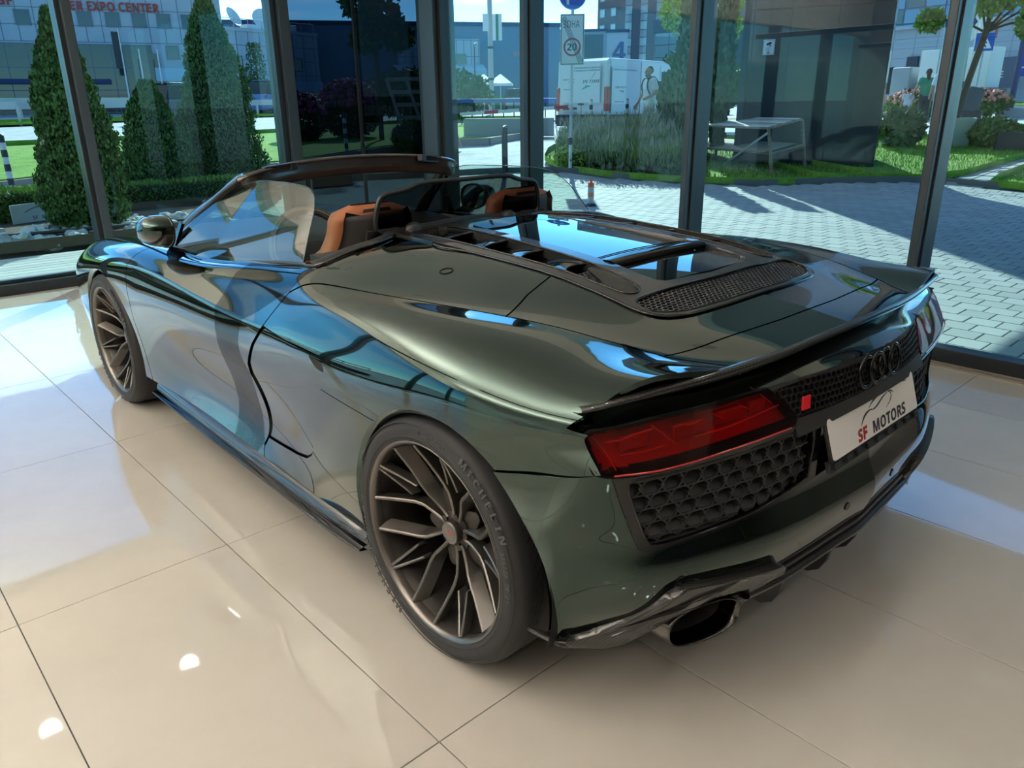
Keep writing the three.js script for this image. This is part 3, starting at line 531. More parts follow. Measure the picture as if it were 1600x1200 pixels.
// diffuser and splitter lines under the bumper
{
  const xs = [0, 0.1, 0.2, 0.3, 0.4, 0.5];
  const row = (y, d) => both(xs.map((x) => [x, y, bumpZ(x, Math.max(y, 0.225)) + d]));
  const lipZ0 = (x) => bumpZ(x, 0.345), rw = (y, d) => both(xs.map((x) => [x, y, lipZ0(x) + d]));
  part('diffuser', soupGeom(gridSoup(loftGrid([rw(0.345, -0.01), rw(0.336, 0.001), rw(0.325, 0.003), rw(0.321, -0.006), rw(0.313, -0.006), rw(0.300, -0.012), rw(0.27, -0.05), rw(0.23, -0.10), rw(0.20, -0.18)], 48, 40, true))), M.gloss, car);
  part('diffuser_lip', carbonGeom(soupGeom(gridSoup(loftGrid([rw(0.313, -0.02), rw(0.311, 0.008), rw(0.307, 0.012), rw(0.296, 0.010), rw(0.290, -0.02)], 48, 16)))), M.carbon, car);
  for (const x of [-0.315, -0.085, 0.085, 0.315]) { const z0 = bumpZ(x, 0.345); const g = extrude([[0, 0.295], [-0.012, 0.225], [-0.03, 0.190], [-0.06, 0.170], [-0.2, 0.165], [-0.3, 0.20], [-0.3, 0.295]], 0.014, 0.003); g.rotateY(-Math.PI / 2); g.translate(x, 0, 0); const p = g.attributes.position; for (let i = 0; i < p.count; i++) p.setZ(i, p.getZ(i) + z0 - 0.012); part('diffuser_fin', g, M.satin, car); }
}
// exhaust surrounds and tail pipes
for (const s of [-1, 1]) {
  const outer = [[0.392, 0.326], [0.412, 0.366], [0.432, 0.377], [0.55, 0.393], [0.69, 0.413], [0.722, 0.411], [0.745, 0.396], [0.80, 0.313], [0.84, 0.270], [0.872, 0.254], [0.915, 0.250], [0.918, 0.240], [0.87, 0.226], [0.82, 0.216], [0.775, 0.222], [0.735, 0.243], [0.715, 0.262], [0.70, 0.30], [0.665, 0.336], [0.62, 0.350], [0.52, 0.336], [0.492, 0.300], [0.482, 0.245], [0.47, 0.222], [0.43, 0.206], [0.385, 0.222], [0.365, 0.262], [0.362, 0.29]];
  const dense = []; outer.forEach((p, i) => { const q = outer[(i + 1) % outer.length], n = Math.max(1, Math.ceil(Math.hypot(q[0] - p[0], q[1] - p[1]) / 0.012)); for (let k = 0; k < n; k++) dense.push([lerp(p[0], q[0], k / n), lerp(p[1], q[1], k / n)]); });
  let g = extrude(dense, 0.05, 0.004); const p = g.attributes.position;
  for (let i = 0; i < p.count; i++) { const x = p.getX(i), y = p.getY(i); const zb = bumpZ(x, clamp(y, 0.24, 0.40)), low = clamp((0.30 - y) / 0.08, 0, 1) * (x < 0.6 ? 1 : 0); p.setZ(i, p.getZ(i) + zb - 0.032 - low * 0.03 + 0.006 * clamp((0.8 - x) / 0.1, 0, 1)); if (s < 0) p.setX(i, -x); }
  if (s < 0) { const a = g.attributes; for (let i = 0; i < p.count; i += 3) for (const k of Object.keys(a)) { const it = a[k].itemSize, arr = a[k].array; for (let c = 0; c < it; c++) { const t = arr[(i + 1) * it + c]; arr[(i + 1) * it + c] = arr[(i + 2) * it + c]; arr[(i + 2) * it + c] = t; } } }
  g.computeVertexNormals(); g = toCreasedNormals(g, 0.6);
  part('exhaust_surround', carbonGeom(g), M.carbon, car, 'carbon exhaust surround');
  // oval tail pipe: swept super-ellipse
  const cx = 0.612, cy = 0.262, cz = bumpZ(0.612, 0.30) + 0.028, slope = -0.30;
  const ring = (rx, ry, dz, dx = 0) => Array.from({ length: 49 }, (_, i) => { const a = i / 48 * Math.PI * 2, c = Math.cos(a), q = Math.sin(a), sx = Math.sign(c) * Math.abs(c) ** 0.78 * rx, sy = Math.sign(q) * Math.abs(q) ** 0.78 * ry; return [s * (cx + sx + dx), cy + sy, cz + sx * slope + dz]; });
  const rows = [ring(0.098, 0.050, -0.16), ring(0.103, 0.054, -0.06), ring(0.104, 0.055, -0.006), ring(0.102, 0.053, 0.0), ring(0.098, 0.0495, -0.002), ring(0.094, 0.046, -0.012), ring(0.092, 0.044, -0.10)];
  const pipe = part('tail_pipe', soupGeom(gridSoup(rows)), M.darkChrome, car, 'dark chrome oval tail pipe');
  part('pipe_inside', merge([soupGeom(gridSoup([ring(0.091, 0.043, -0.05), ring(0.089, 0.042, -0.16), ring(0.001, 0.001, -0.16)])), box(0.17, 0.006, 0.04, [s * cx, cy + 0.012, cz - 0.10])]), M.matte, pipe);
}
// ---------------------------------------------------------------- wheels
const font = await new FontLoader().loadAsync('fonts/droid/droid_sans_bold.typeface.json');
function arcText(str, R, a0, size, spread, depth = 0.0008) { // letters around a circle in the xy plane, read from outside, clockwise
  const gs = []; let a = a0;
  for (const ch of str) {
    if (ch !== ' ') { const g = new TextGeometry(ch, { font, size, depth, curveSegments: 3, bevelEnabled: false }); g.computeBoundingBox(); g.translate(-(g.boundingBox.max.x + g.boundingBox.min.x) / 2, 0, 0); g.rotateZ(a - Math.PI / 2); g.translate(R * Math.cos(a), R * Math.sin(a), 0); gs.push(g); }
    a -= spread;
  }
  return merge(gs);
}
function buildWheel(parent, { x, y, z, R, width, rim, turn, side: s, plane }) {
  // local frame: wheel plane xy, outside +z; then turned to face the side
  const w = new THREE.Group(); w.name = 'wheel'; if (parent.children.some((c) => c.name === 'wheel')) w.name = `wheel_${String(parent.children.filter((c) => /^wheel(_\d+)?$/.test(c.name)).length).padStart(3, '0')}`;
  parent.add(w); w.position.set(s * plane, y, z); w.rotation.y = s * Math.PI / 2;
  const add = (n, g, m, l) => part(n, g, m, w, l);
  // tyre: lathe about z
  const L = (pts, n = 96) => { const g = lathe(pts, n); g.rotateX(Math.PI / 2); return g; };
  const r0 = rim - 0.006;
  add('tyre', L([[r0, -0.012], [r0 + 0.004, 0.001], [r0 + 0.018, 0.0045], [(r0 + R) / 2, 0.006], [R - 0.026, 0.002], [R - 0.012, -0.006], [R - 0.004, -0.018], [R, -0.04], [R, -0.075], [R - 0.006, -0.077], [R - 0.006, -0.085], [R, -0.087], [R, -width / 2 - 0.004], [R - 0.006, -width / 2 - 0.003], [R - 0.006, -width / 2 + 0.003], [R, -width / 2 + 0.004], [R, -width + 0.06], [R - 0.01, -width + 0.016], [R - 0.03, -width], [r0, -width]].map(([a, b]) => [a, b])), M.rubber);
  const blocks = []; const nb = 66;
  for (let k = 0; k < nb; k++) { const a = k / nb * Math.PI * 2; for (const [z0, z1, sk, rr] of [[-0.010, -0.05, 0.10, -0.003], [-0.05, -0.072, 0.09, 0]]) { const p = (q, zz, da) => [q * Math.cos(a + da), q * Math.sin(a + da), zz]; blocks.push(beam(p(R - (z0 > -0.02 ? 0.009 : 0.0012) - 0.001, z0 > -0.02 ? -0.014 : z0, 0), p(R - 0.0012, z1, sk), 0.0045, 0.005, p(1, 0, 0.05))); } }
  const tr = add('tread_grooves', merge(blocks), M.liner); stuff(tr);
  add('tyre_ridge', merge([L([[rim + 0.008, 0.0035], [rim + 0.0105, 0.0062], [rim + 0.013, 0.0045]]), L([[R - 0.021, 0.0035], [R - 0.019, 0.0055], [R - 0.017, 0.0025]])]), M.rubber);
  const tm = (rim + R) / 2;
  add('sidewall_lettering', (() => { const g = merge([arcText('MICHELIN', tm + 0.001, 1.06 - turn * 0, 0.024, 0.088, 0.0012), arcText('325/25 ZR 21', tm - 0.010, 0.34, 0.0125, 0.036, 0.001), arcText('CONFIDENCE', tm - 0.009, 1.62, 0.012, 0.036, 0.001), arcText('MICHELIN', tm + 0.001, 1.06 + Math.PI, 0.024, 0.088, 0.0012), arcText('325/25 ZR 21', tm - 0.010, 0.34 + Math.PI, 0.0125, 0.036, 0.001)]); g.translate(0, 0, 0.0055); return g; })(), M.rubberMark, 'raised tyre lettering');
  // rim
  add('rim_lip', L([[rim - 0.016, -0.030], [rim - 0.015, -0.012], [rim - 0.0115, -0.005], [rim - 0.0085, -0.001], [rim - 0.004, 0.003], [rim - 0.001, 0.002], [rim, -0.008]]), M.rim);
  add('rim_barrel', L([[rim - 0.018, -0.028], [rim - 0.030, -0.06], [rim - 0.040, -0.12], [rim - 0.035, -width + 0.02], [rim - 0.03, -width]]), M.rimDark);
  const H = (r) => -0.082 + 0.076 * clamp((r - 0.05) / (rim - 0.068), 0, 1) ** 1.45; // face height of the spokes: concave
  const spoke = (pts, wt, wb, d) => { // ridge polyline with sloped flanks
    const dense = []; for (let i = 0; i < pts.length - 1; i++) for (let q = 0; q < 6; q++) dense.push([lerp(pts[i][0], pts[i + 1][0], q / 6), lerp(pts[i][1], pts[i + 1][1], q / 6)]); dense.push(pts[pts.length - 1]);
    const rows = dense.map((p, i) => { const a = dense[Math.max(0, i - 1)], b = dense[Math.min(dense.length - 1, i + 1)], t = [b[0] - a[0], b[1] - a[1]], l = Math.hypot(...t), n = [-t[1] / l, t[0] / l], h = H(Math.hypot(...p)), k = (i / (dense.length - 1)); const W = typeof wt === 'function' ? wt(k) : wt, B = typeof wb === 'function' ? wb(k) : wb; return [[-B[0], -d], [-W / 2 - 0.001, -0.0025], [-W / 2 + 0.002, 0], [W / 2 - 0.002, 0], [W / 2 + 0.001, -0.0025], [B[1], -d], [-B[0], -d]].map(([u, v]) => [p[0] + n[0] * u, p[1] + n[1] * u, h + v]); });
    const g = []; for (let j = 0; j < 6; j++) { const G = rows.map((r) => [r[j], r[j + 1]]); g.push(soupGeom(gridSoup(G, true))); }
    g.push(soupGeom(gridSoup([[rows[0][1], rows[0][4]], [rows[0][0], rows[0][5]]]))); return merge(g);
  };
  const rot = (p, a) => [p[0] * Math.cos(a) - p[1] * Math.sin(a), p[0] * Math.sin(a) + p[1] * Math.cos(a)];
  const E = rim - 0.016;
  for (let k = 0; k < 5; k++) {
    const a = turn + k * Math.PI * 2 / 5;
    for (const q of [-1, 1]) {
      const pts = [[0.040, 0.014 * q], [0.060, 0.024 * q], [0.112, 0.050 * q], [0.140, 0.054 * q], [E * Math.cos(0.188), E * Math.sin(0.188) * q]].map((p) => rot(p, a));
      part('spoke', spoke(pts, 0.0085, (t) => q > 0 ? [lerp(0.009, 0.021, t), 0.004] : [0.004, lerp(0.009, 0.021, t)], 0.040), M.rim, w);
    }
    part('spoke_web', (() => { const g = extrude([[0.05, -0.018], [0.085, -0.028], [0.118, -0.012], [0.122, 0], [0.118, 0.012], [0.085, 0.028], [0.05, 0.018]], 0.02, 0.002); g.translate(0, 0, -0.115); g.rotateZ(a); return g; })(), M.rimDark, w);
    for (const q of [-1, 1]) { const pts = [[0.158, 0.020 * q], [0.21, 0.013 * q], [E, 0.005 * q]].map((p) => rot(p, a + Math.PI / 5)); part('spoke_fin', spoke(pts, (t) => lerp(0.005, 0.0075, t), [0.006, 0.006], 0.03), M.rim, w); }
  }
  add('hub', merge([(() => { const g = cyl(0.062, 0.056, 0.035, 40); g.rotateX(Math.PI / 2); g.translate(0, 0, -0.105); return g; })(), ...Array.from({ length: 5 }, (_, k) => { const g = cyl(0.010, 0.010, 0.012, 12); g.rotateX(Math.PI / 2); const a = turn + (k + 0.5) * Math.PI * 0.4; g.translate(0.046 * Math.cos(a), 0.046 * Math.sin(a), -0.088); return g; })]), M.rimDark);
  const cap = add('hub_cap', L([[0, -0.066], [0.020, -0.066], [0.0215, -0.068], [0.025, -0.068], [0.027, -0.066], [0.031, -0.066], [0.033, -0.070], [0.033, -0.095]], 48), M.rim);
  part('cap_mark', (() => { const g = new TextGeometry('R', { font, size: 0.012, depth: 0.001, curveSegments: 3 }); g.translate(-0.004, -0.006, -0.0657); g.rotateZ(1.3); return g; })(), M.badgeRed, cap);
  add('brake_disc', merge([L([[0.09, -0.15], [0.185, -0.15], [0.185, -0.185], [0.09, -0.185]]), L([[0, -0.14], [0.088, -0.14], [0.092, -0.18]])]), M.disc);
  add('brake_caliper', (() => { const g = extrude(Array.from({ length: 13 }, (_, i) => { const a = lerp(-0.5, 0.5, i / 12); return [0.20 * Math.cos(a), 0.20 * Math.sin(a)]; }).concat(Array.from({ length: 13 }, (_, i) => { const a = lerp(0.5, -0.5, i / 12); return [0.125 * Math.cos(a), 0.125 * Math.sin(a)]; })), 0.08, 0.006); g.rotateZ(s < 0 ? 0.35 : Math.PI - 0.35); g.translate(0, 0, -0.205); return g; })(), M.brake);
  return w;
}
const deg = Math.PI / 180;
for (const s of [-1, 1]) {
  buildWheel(car, { y: 0.3475, z: 0, R: 0.3475, width: 0.30, rim: 0.281, turn: (s < 0 ? 41 : 139) * deg, side: s, plane: 0.953 });
  buildWheel(car, { y: 0.335, z: -2.65, R: 0.335, width: 0.24, rim: 0.272, turn: (s < 0 ? 20 : 160) * deg, side: s, plane: 0.947 });
}
// ---------------------------------------------------------------- carbon engine cover: frame, glass, louvres, meshes
{
  const mir = (p) => p.map(([x, z]) => [-x, z]).reverse();
  const glassPoly = [[-0.176, -0.722], [0, -0.735], [0.176, -0.722], [0.186, -0.70], [0.243, 0.145], [0.238, 0.160], [0.22, 0.165], [0, 0.178], [-0.22, 0.165], [-0.238, 0.160], [-0.243, 0.145], [-0.186, -0.70]];
  const chan = [[0.222, -0.84], [0.30, -0.862], [0.345, -0.845], [0.368, -0.79], [0.385, -0.62], [0.392, -0.4], [0.394, -0.07], [0.392, 0.10], [0.384, 0.150], [0.372, 0.170], [0.35, 0.175], [0.325, 0.165], [0.305, 0.12], [0.289, -0.03], [0.262, -0.4], [0.238, -0.66]];
  const rg = [[0, 0.332], [0.20, 0.328], [0.33, 0.312], [0.385, 0.284], [0.408, 0.255], [0.408, 0.230], [0.396, 0.208], [0.37, 0.199], [0.2, 0.205], [0, 0.211]];
  const rgPoly = rg.concat(rg.slice(1, -1).map(([x, z]) => [-x, z]).reverse());
  const inGlass = top(glassPoly), inChan = top(chan), inRg = top(rgPoly);
  const base = clips(rear, carbonIn, (x, y, z) => -cabinIn(x, y, z), (x, y, z) => -inChan(x, y, z));
  const frameT = bodyMid(base), clipBoth = (T) => clips(T, (x, y, z) => -inGlass(x, y, z), (x, y, z) => -inRg(x, y, z));
  const crown = (x, y, z) => 0.007;
  const frame = part('engine_cover', carbonGeom(soupGeom(offsetT(clipBoth(frameT), crown), { flange: 0.03 })), M.carbon, car, 'carbon fibre engine cover frame');
  const sy = (x, z) => topY(Math.abs(x), z) + 0.007;
  const outlineTube = (poly, r, dy, m, name, closed = true) => { const pts = poly.map(([x, z]) => [x, sy(x, z) + dy, z]); part(name, tube(closed ? pts.concat([pts[0]]) : pts, r, 160, 6), m, frame); };
  for (const s of [-1, 1]) outlineTube(chan.map(([x, z]) => [s * x, z]), 0.0032, 0.001, M.gloss, 'channel_edge');
  outlineTube(carbonPoly.slice(2, 11).concat(carbonPoly.slice(2, 11).map(([x, z]) => [-x, z]).reverse()).slice(0, -0 || undefined), 0.0036, -0.004, M.gloss, 'frame_edge');
  // rear window over the engine, a little sunk, with its crossbar
  const gc = spline([-0.8, -0.4, -0.1, 0.2], [1.0235, 1.0035, 0.980, 0.9485]), gyw = (x, z) => gc(z) + 0.004 - 0.13 * x * x, GW = []; for (let i = 0; i <= 60; i++) { const z = lerp(-0.76, 0.2, i / 60); GW.push(Array.from({ length: 25 }, (_, j) => { const x = lerp(0.27, -0.27, j / 24); return [x, gyw(x, z), z]; })); }
  const glass = part('engine_window', soupGeom(clip(gridSoup(GW), (x, y, z) => inGlass(x, y, z) - 0.001), { flange: 0.012 }), M.engineGlass, frame, 'dark rear window over the engine');
  const gy = gyw;
  part('window_crossbar', (() => { const rows = [[-0.050, 0.003], [-0.046, 0.016], [-0.010, 0.020], [0.002, 0.016], [0.004, 0.002]].map(([dz, dy]) => [-0.236, -0.12, 0, 0.12, 0.236].map((x) => [x, gyw(x, -0.005) + dy, -0.005 + dz])); return soupGeom(gridSoup(loftGrid(rows, 24, 14))); })(), M.gloss, frame, 'black crossbar over the window');
  part('window_seam', tube([-0.235, -0.12, 0, 0.12, 0.235].map((x) => [x, gy(x, -0.10) + 0.0025, -0.10]), 0.0018, 20, 5), M.darkChrome, frame);
  // rear mesh
  const nUp = (x, z) => { const e = 2e-3, a = (topY(Math.abs(x) + e, z) - topY(Math.max(0, Math.abs(x) - e), z)) / (Math.abs(x) > e ? 2 * e : e + Math.abs(x)), b = (topY(Math.abs(x), z + e) - topY(Math.abs(x), z - e)) / (2 * e), l = Math.hypot(a, 1, b); return [-a * Math.sign(x || 1) / l, 1 / l, -b / l]; };
  const to3 = (u, v) => ({ p: [u, topY(Math.abs(u), v * 0.62) - 0.002, v * 0.62], n: nUp(u, v * 0.62) });
  const sRg = sdPoly(rgPoly);
  part('rear_mesh', hexLattice((u, v) => sRg(u, v * 0.62) > 0.002, to3, 0.0200, 0.0026, 0.008, [-0.42, 0.30, 0.42, 0.56]), M.meshMetal, frame, 'hexagon mesh behind the engine window');
  part('mesh_backing', soupGeom(offsetT(bodyMid(clips(rear, (x, y, z) => inRg(x, y, z) + 0.004)), -0.03)), M.liner, frame);
  outlineTube(rgPoly, 0.003, 0, M.gloss, 'mesh_edge');
  // louvres in the two side channels
  const sCh = sdPoly(chan);
  for (const s of [-1, 1]) {
    const P = []; for (let i = 0; i <= 30; i++) { const z = lerp(-0.87, 0.18, i / 30); P.push(Array.from({ length: 7 }, (_, j) => { const x = lerp(0.2, 0.405, j / 6); return [s * x, topY(x, z) - 0.055, z]; })); }
    part('channel_floor', soupGeom(gridSoup(P, s > 0)), M.liner, frame);
    const cuts = [-0.86, -0.615, -0.415, -0.235, -0.045];
    for (let k = 0; k < 4; k++) {
      const z0 = cuts[k] + (k ? -0.012 : 0), z1 = cuts[k + 1], n = 14;
      const xi = (z) => lerp(0.222, 0.289, (z + 0.84) / 0.81) - 0.004, xo = (z) => (z < -0.8 ? lerp(0.345, 0.37, (z + 0.86) / 0.06) : lerp(0.37, 0.396, clamp((z + 0.8) / 0.4, 0, 1))) + 0.004;
      const G = []; for (let i = 0; i <= n; i++) { const t = i / n; G.push(Array.from({ length: 13 }, (_, j) => { const u = j / 12, arcb = 0.045 * Math.sin(Math.PI * (0.15 + 0.85 * u)) ; const zz = lerp(z0 - (k ? arcb * 0.6 : 0), z1 - arcb, t), x = lerp(xi(zz), xo(zz), u); return [s * x, topY(x, zz) + 0.003 - lerp(k ? 0.034 : 0.012, 0.002, Math.sin(t * Math.PI / 2) ** 0.8) - 0.006 * Math.sin(Math.PI * u) , zz]; })); }
      part('louvre', soupGeom(gridSoup(G, s > 0), { flange: 0.005 }), M.gloss, frame, 'glossy black louvre');
      part('louvre_edge', tube(G[n], 0.0045, 20, 6), M.gloss, frame);
    }
    const mp = [[0.292, -0.03], [0.394, -0.045], [0.392, 0.10], [0.382, 0.150], [0.37, 0.166]], sMp = sdPoly(mp);
    part('channel_mesh', hexLattice((u, v) => sMp(u, v) > 0.0 , (u, v) => ({ p: [s * u, topY(u, v) - 0.012, v], n: nUp(s * u, v) }), 0.0165, 0.0022, 0.006, [0.28, -0.05, 0.40, 0.18]), M.meshMetal, frame, 'hexagon mesh at the end of the louvre channel');
    const slab = [[0.290, -0.035], [0.318, -0.035], [0.352, 0.06], [0.368, 0.135], [0.366, 0.158], [0.345, 0.168], [0.325, 0.160], [0.306, 0.12]].map(([x, z]) => [s * x, z]);
    const sS = sdPoly(slab); const SP = []; for (let i = 0; i <= 40; i++) { const z = lerp(-0.05, 0.18, i / 40); SP.push(Array.from({ length: 13 }, (_, j) => { const x = lerp(0.27, 0.38, j / 12); return [s * x, topY(x, z) + 0.002 - 0.05 * clamp((x - 0.31) / 0.06, 0, 1) * 0.3, z]; })); }
    part('channel_slab', carbonGeom(soupGeom(clip(gridSoup(SP, s > 0), (x, y, z) => sS(x, z)), { flange: 0.02 })), M.carbon, frame);
  }
  // filler flap ring on the left flank of the cover
  const fc = [-0.572, topY(0.572, -0.372) + 0.0005, -0.372], fr = new THREE.TorusGeometry(0.020, 0.0022, 6, 40); fr.rotateX(Math.PI / 2); fr.applyQuaternion(new THREE.Quaternion().setFromUnitVectors(V(0, 1, 0), V(...nUp(-0.572, -0.372)))); fr.translate(...fc); part('filler_ring', fr, M.liner, car);
}
// ---------------------------------------------------------------- windscreen frame, glass, mirrors, cabin
{
  // frame around the windscreen: left pillar foot, header, right pillar foot (half, then mirrored)
  const half = [[0.725, 0.845, -2.26], [0.695, 0.925, -2.17], [0.635, 1.045, -1.94], [0.592, 1.128, -1.80], [0.568, 1.160, -1.735], [0.52, 1.177, -1.718], [0.46, 1.189, -1.722], [0.34, 1.203, -1.745], [0.17, 1.213, -1.765], [0, 1.216, -1.772]];
  const path = half.map(([x, y, z]) => [-x, y, z]).concat(half.slice(0, -1).reverse());
  const c = curve3(path), n = 120, G = [];
  for (let i = 0; i <= n; i++) {
    const u = i / n, p = c(u), a = c(Math.max(0, u - 0.004)), b = c(Math.min(1, u + 0.004)), t = V(b[0] - a[0], b[1] - a[1], b[2] - a[2]).normalize();
    const hdr = clamp((0.60 - Math.abs(p[0])) / 0.06, 0, 1), out = V(Math.sign(p[0]) * (1 - hdr) * 0.9, 0.55 + 0.45 * hdr, -0.45 * (1 - hdr) - 0.25 * hdr).normalize(); out.addScaledVector(t, -out.dot(t)).normalize();
    const back = V(0, 0, 1).addScaledVector(t, -t.z).addScaledVector(out, 0); back.addScaledVector(out, -back.dot(out)).normalize();
    const H = lerp(0.045, 0.080, hdr), D = lerp(0.045, 0.07, hdr);
    const q = (o, k) => [p[0] + out.x * o + back.x * k, p[1] + out.y * o + back.y * k, p[2] + out.z * o + back.z * k];
    G.push([q(-H * 0.7, -D * 0.8), q(-0.004, -D), q(0.001, -D * 0.5), q(0, 0), q(-0.010, 0.012), q(-0.016, 0.010), q(-0.019, 0.004), q(-H * 0.5, 0.004), q(-H, -0.004), q(-H * 1.06, -0.02), q(-H * 0.95, -D * 0.6), q(-H * 0.7, -D * 0.8)]);
  }
  const frame = part('windscreen_frame', soupGeom(gridSoup(G)), phys(lin(0.022, 0.016, 0.014), { roughness: 0.25, clearcoat: 0.6, clearcoatRoughness: 0.1 }), car, 'dark windscreen header and pillars');
  for (const s of [-1, 1]) {
    const lp = [s * 0.40, 1.181, -1.722]; // latch pockets
    part('latch_pocket', (() => { const g = merge([box(0.125, 0.006, 0.035, [0, 0.013, 0]), box(0.125, 0.006, 0.035, [0, -0.013, 0]), rbox(0.03, 0.03, 0.034, 0.004, [-0.058, 0, 0]), rbox(0.03, 0.03, 0.034, 0.004, [0.058, 0, 0]), box(0.012, 0.026, 0.02, [0.02, 0, -0.006])]); g.rotateZ(-s * 0.11); g.rotateY(s * 0.19); g.translate(...lp); return g; })(), M.satin, frame);
    part('latch_slot', (() => { const g = box(0.09, 0.02, 0.03, [0, 0, -0.001]); g.rotateZ(-s * 0.11); g.rotateY(s * 0.19); g.translate(...lp); return g; })(), M.liner, frame);
    part('pillar_seal', tube([[s * 0.712, 0.865, -2.2], [s * 0.66, 0.975, -2.04], [s * 0.598, 1.105, -1.815], [s * 0.575, 1.138, -1.755]], 0.013, 30, 8), M.satin, frame);
  }
  // windscreen
  const wr = [[[-0.70, 0.86, -2.24], [-0.36, 0.875, -2.42], [0, 0.88, -2.47], [0.36, 0.875, -2.42], [0.70, 0.86, -2.24]], [[-0.63, 1.0, -2.03], [-0.32, 1.03, -2.15], [0, 1.04, -2.18], [0.32, 1.03, -2.15], [0.63, 1.0, -2.03]], [[-0.575, 1.135, -1.79], [-0.32, 1.17, -1.83], [0, 1.185, -1.85], [0.32, 1.17, -1.83], [0.575, 1.135, -1.79]]];
  part('windscreen', soupGeom(gridSoup(loftGrid(wr, 24, 12))), M.carGlass, car, 'tinted windscreen');
  // side windows
  const poly = [[-2.12, 0.862], [-2.02, 0.95], [-1.86, 1.065], [-1.73, 1.125], [-1.64, 1.143], [-1.45, 1.152], [-1.25, 1.155], [-1.13, 1.150], [-1.06, 1.130], [-1.015, 1.09], [-0.985, 1.03], [-0.955, 0.96], [-0.935, 0.90], [-0.935, 0.86], [-1.3, 0.855], [-1.7, 0.84], [-2.1, 0.82]];
  const inWin = sdPoly(poly), P = [];
  for (let i = 0; i <= 80; i++) { const z = lerp(-2.15, -0.9, i / 80); P.push(Array.from({ length: 25 }, (_, j) => { const y = lerp(0.81, 1.16, j / 24), k = clamp((-1.05 - z) / 0.6, 0, 1), h = y - 0.87; return [0.772 - 0.50 * h - 0.45 * h * h - 0.22 * k * h, y, z]; })); }
  const win = clip(gridSoup(P), (x, y, z) => inWin(z, y));
  for (const s of [-1, 1]) {
    const w = part('side_window', soupGeom(s < 0 ? mirrorT(win) : win), M.carGlass, car, 'frameless raised side window');
    const edge = poly.slice(3, 14).map(([z, y]) => { const k = clamp((-1.05 - z) / 0.6, 0, 1), h = y - 0.87; return [s * (0.772 - 0.50 * h - 0.45 * h * h - 0.22 * k * h), y, z]; });
    part('window_edge', tube(edge, 0.0018, 60, 5), phys(lin(0.02, 0.06, 0.05), { roughness: 0.2 }), w);
    const belt = [[0.785, -2.05], [0.77, -1.7], [0.757, -1.3], [0.752, -0.95], [0.757, -0.84], [0.742, -0.815], [0.62, -0.81]].map(([x, z]) => [s * (x - 0.004), topY(x + 0.002, z) + 0.004, z]);
    part('belt_seal', tube(belt, 0.0075, 60, 6), M.satin, car);
    const quarter = [[-2.14, 0.855], [-2.06, 0.935], [-2.02, 0.865]]; part('quarter_trim', (() => { const g = merge([beam([s * 0.773, 0.86, -2.02], [s * 0.733, 0.952, -2.03], 0.03, 0.02), extrude([[2.14, 0.855], [2.05, 0.95], [2.01, 0.865]], 0.012)]); return g; })().translate(0, 0, 0) && beam([s * 0.778, 0.852, -2.045], [s * 0.735, 0.955, -2.03], 0.014, 0.032, [0, 0, 1]), M.gloss, car);
    // folded door mirror
    const mz = -1.93, mx = 0.895, my = 0.945, rows = [];
    for (let i = 0; i <= 14; i++) { const t = i / 14, a = t * Math.PI; rows.push(Array.from({ length: 33 }, (_, j) => { const b = j / 32 * Math.PI * 2, prof = Math.sqrt(Math.max(0, 1 - (t * 1.0) ** 2.6)), c2 = Math.cos(b), s2 = Math.sin(b), hz = 0.105 * (Math.sign(c2) * Math.abs(c2) ** 0.75) * prof, hy = 0.068 * (Math.sign(s2) * Math.abs(s2) ** 0.72) * prof * (c2 > 0 ? 1 - 0.18 * c2 : 1); return [s * (mx - 0.05 + 0.115 * t), my + hy + 0.012 * t + hz * 0.10, mz + hz + 0.015 * t]; })); }
    const T = gridSoup(rows, s < 0), cut = (x, y, z) => y - (my - 0.018 + 0.16 * (z - mz));
    const mir = part('door_mirror', soupGeom(clip(T, cut)), M.paint, car, 'folded door mirror');
    part('mirror_lower_shell', soupGeom(clip(T, (...a) => -cut(...a))), phys(lin(0.03, 0.022, 0.02), { roughness: 0.22, clearcoat: 0.8 }), mir);
    part('mirror_rim', tube(rows[0].map((p) => p), 0.006, 60, 6), M.gloss, mir);
    const fc = new THREE.ShapeGeometry(new THREE.Shape(rows[0].slice(0, -1).map((p) => new THREE.Vector2(p[2], p[1]))), 4); { const q = fc.attributes.position; for (let i = 0; i < q.count; i++) { const z = q.getX(i), y = q.getY(i); q.setXYZ(i, s * (mx - 0.047), my + (y - my) * 0.96, mz + (z - mz) * 0.96); } fc.computeVertexNormals(); }
    part('mirror_glass', fc, M.mirror, mir);
    part('mirror_arm', (() => { const rws = [[[0.772, 0.838, -2.06], [0.785, 0.845, -1.98], [0.79, 0.85, -1.90]], [[0.82, 0.862, -2.04], [0.83, 0.866, -1.98], [0.835, 0.868, -1.92]], [[0.855, 0.895, -2.0], [0.865, 0.895, -1.95], [0.87, 0.895, -1.90]]].map((r) => r.map(([x, y, z]) => [s * x, y, z])); const g1 = loftGrid(rws, 8, 8); return merge([soupGeom(gridSoup(g1, s < 0), { flange: 0.012 })]); })(), M.gloss, mir);
  }
  part('rear_view_mirror', (() => { const g = rbox(0.235, 0.062, 0.022, 0.022, [0, 0, 0], [0, 0, 0], 4); g.rotateY(0.05); g.translate(-0.02, 1.088, -1.955); return g; })(), M.satin, car);
  part('mirror_stem', bar([0, 1.12, -1.965], [0, 1.165, -1.9], 0.008), M.satin, car);
  // tub
  const tubM = M.charcoal;
  part('cabin_floor', merge([box(1.42, 0.03, 1.35, [0, 0.24, -1.6]), box(0.26, 0.30, 1.2, [0, 0.38, -1.55])]), M.matte, car);
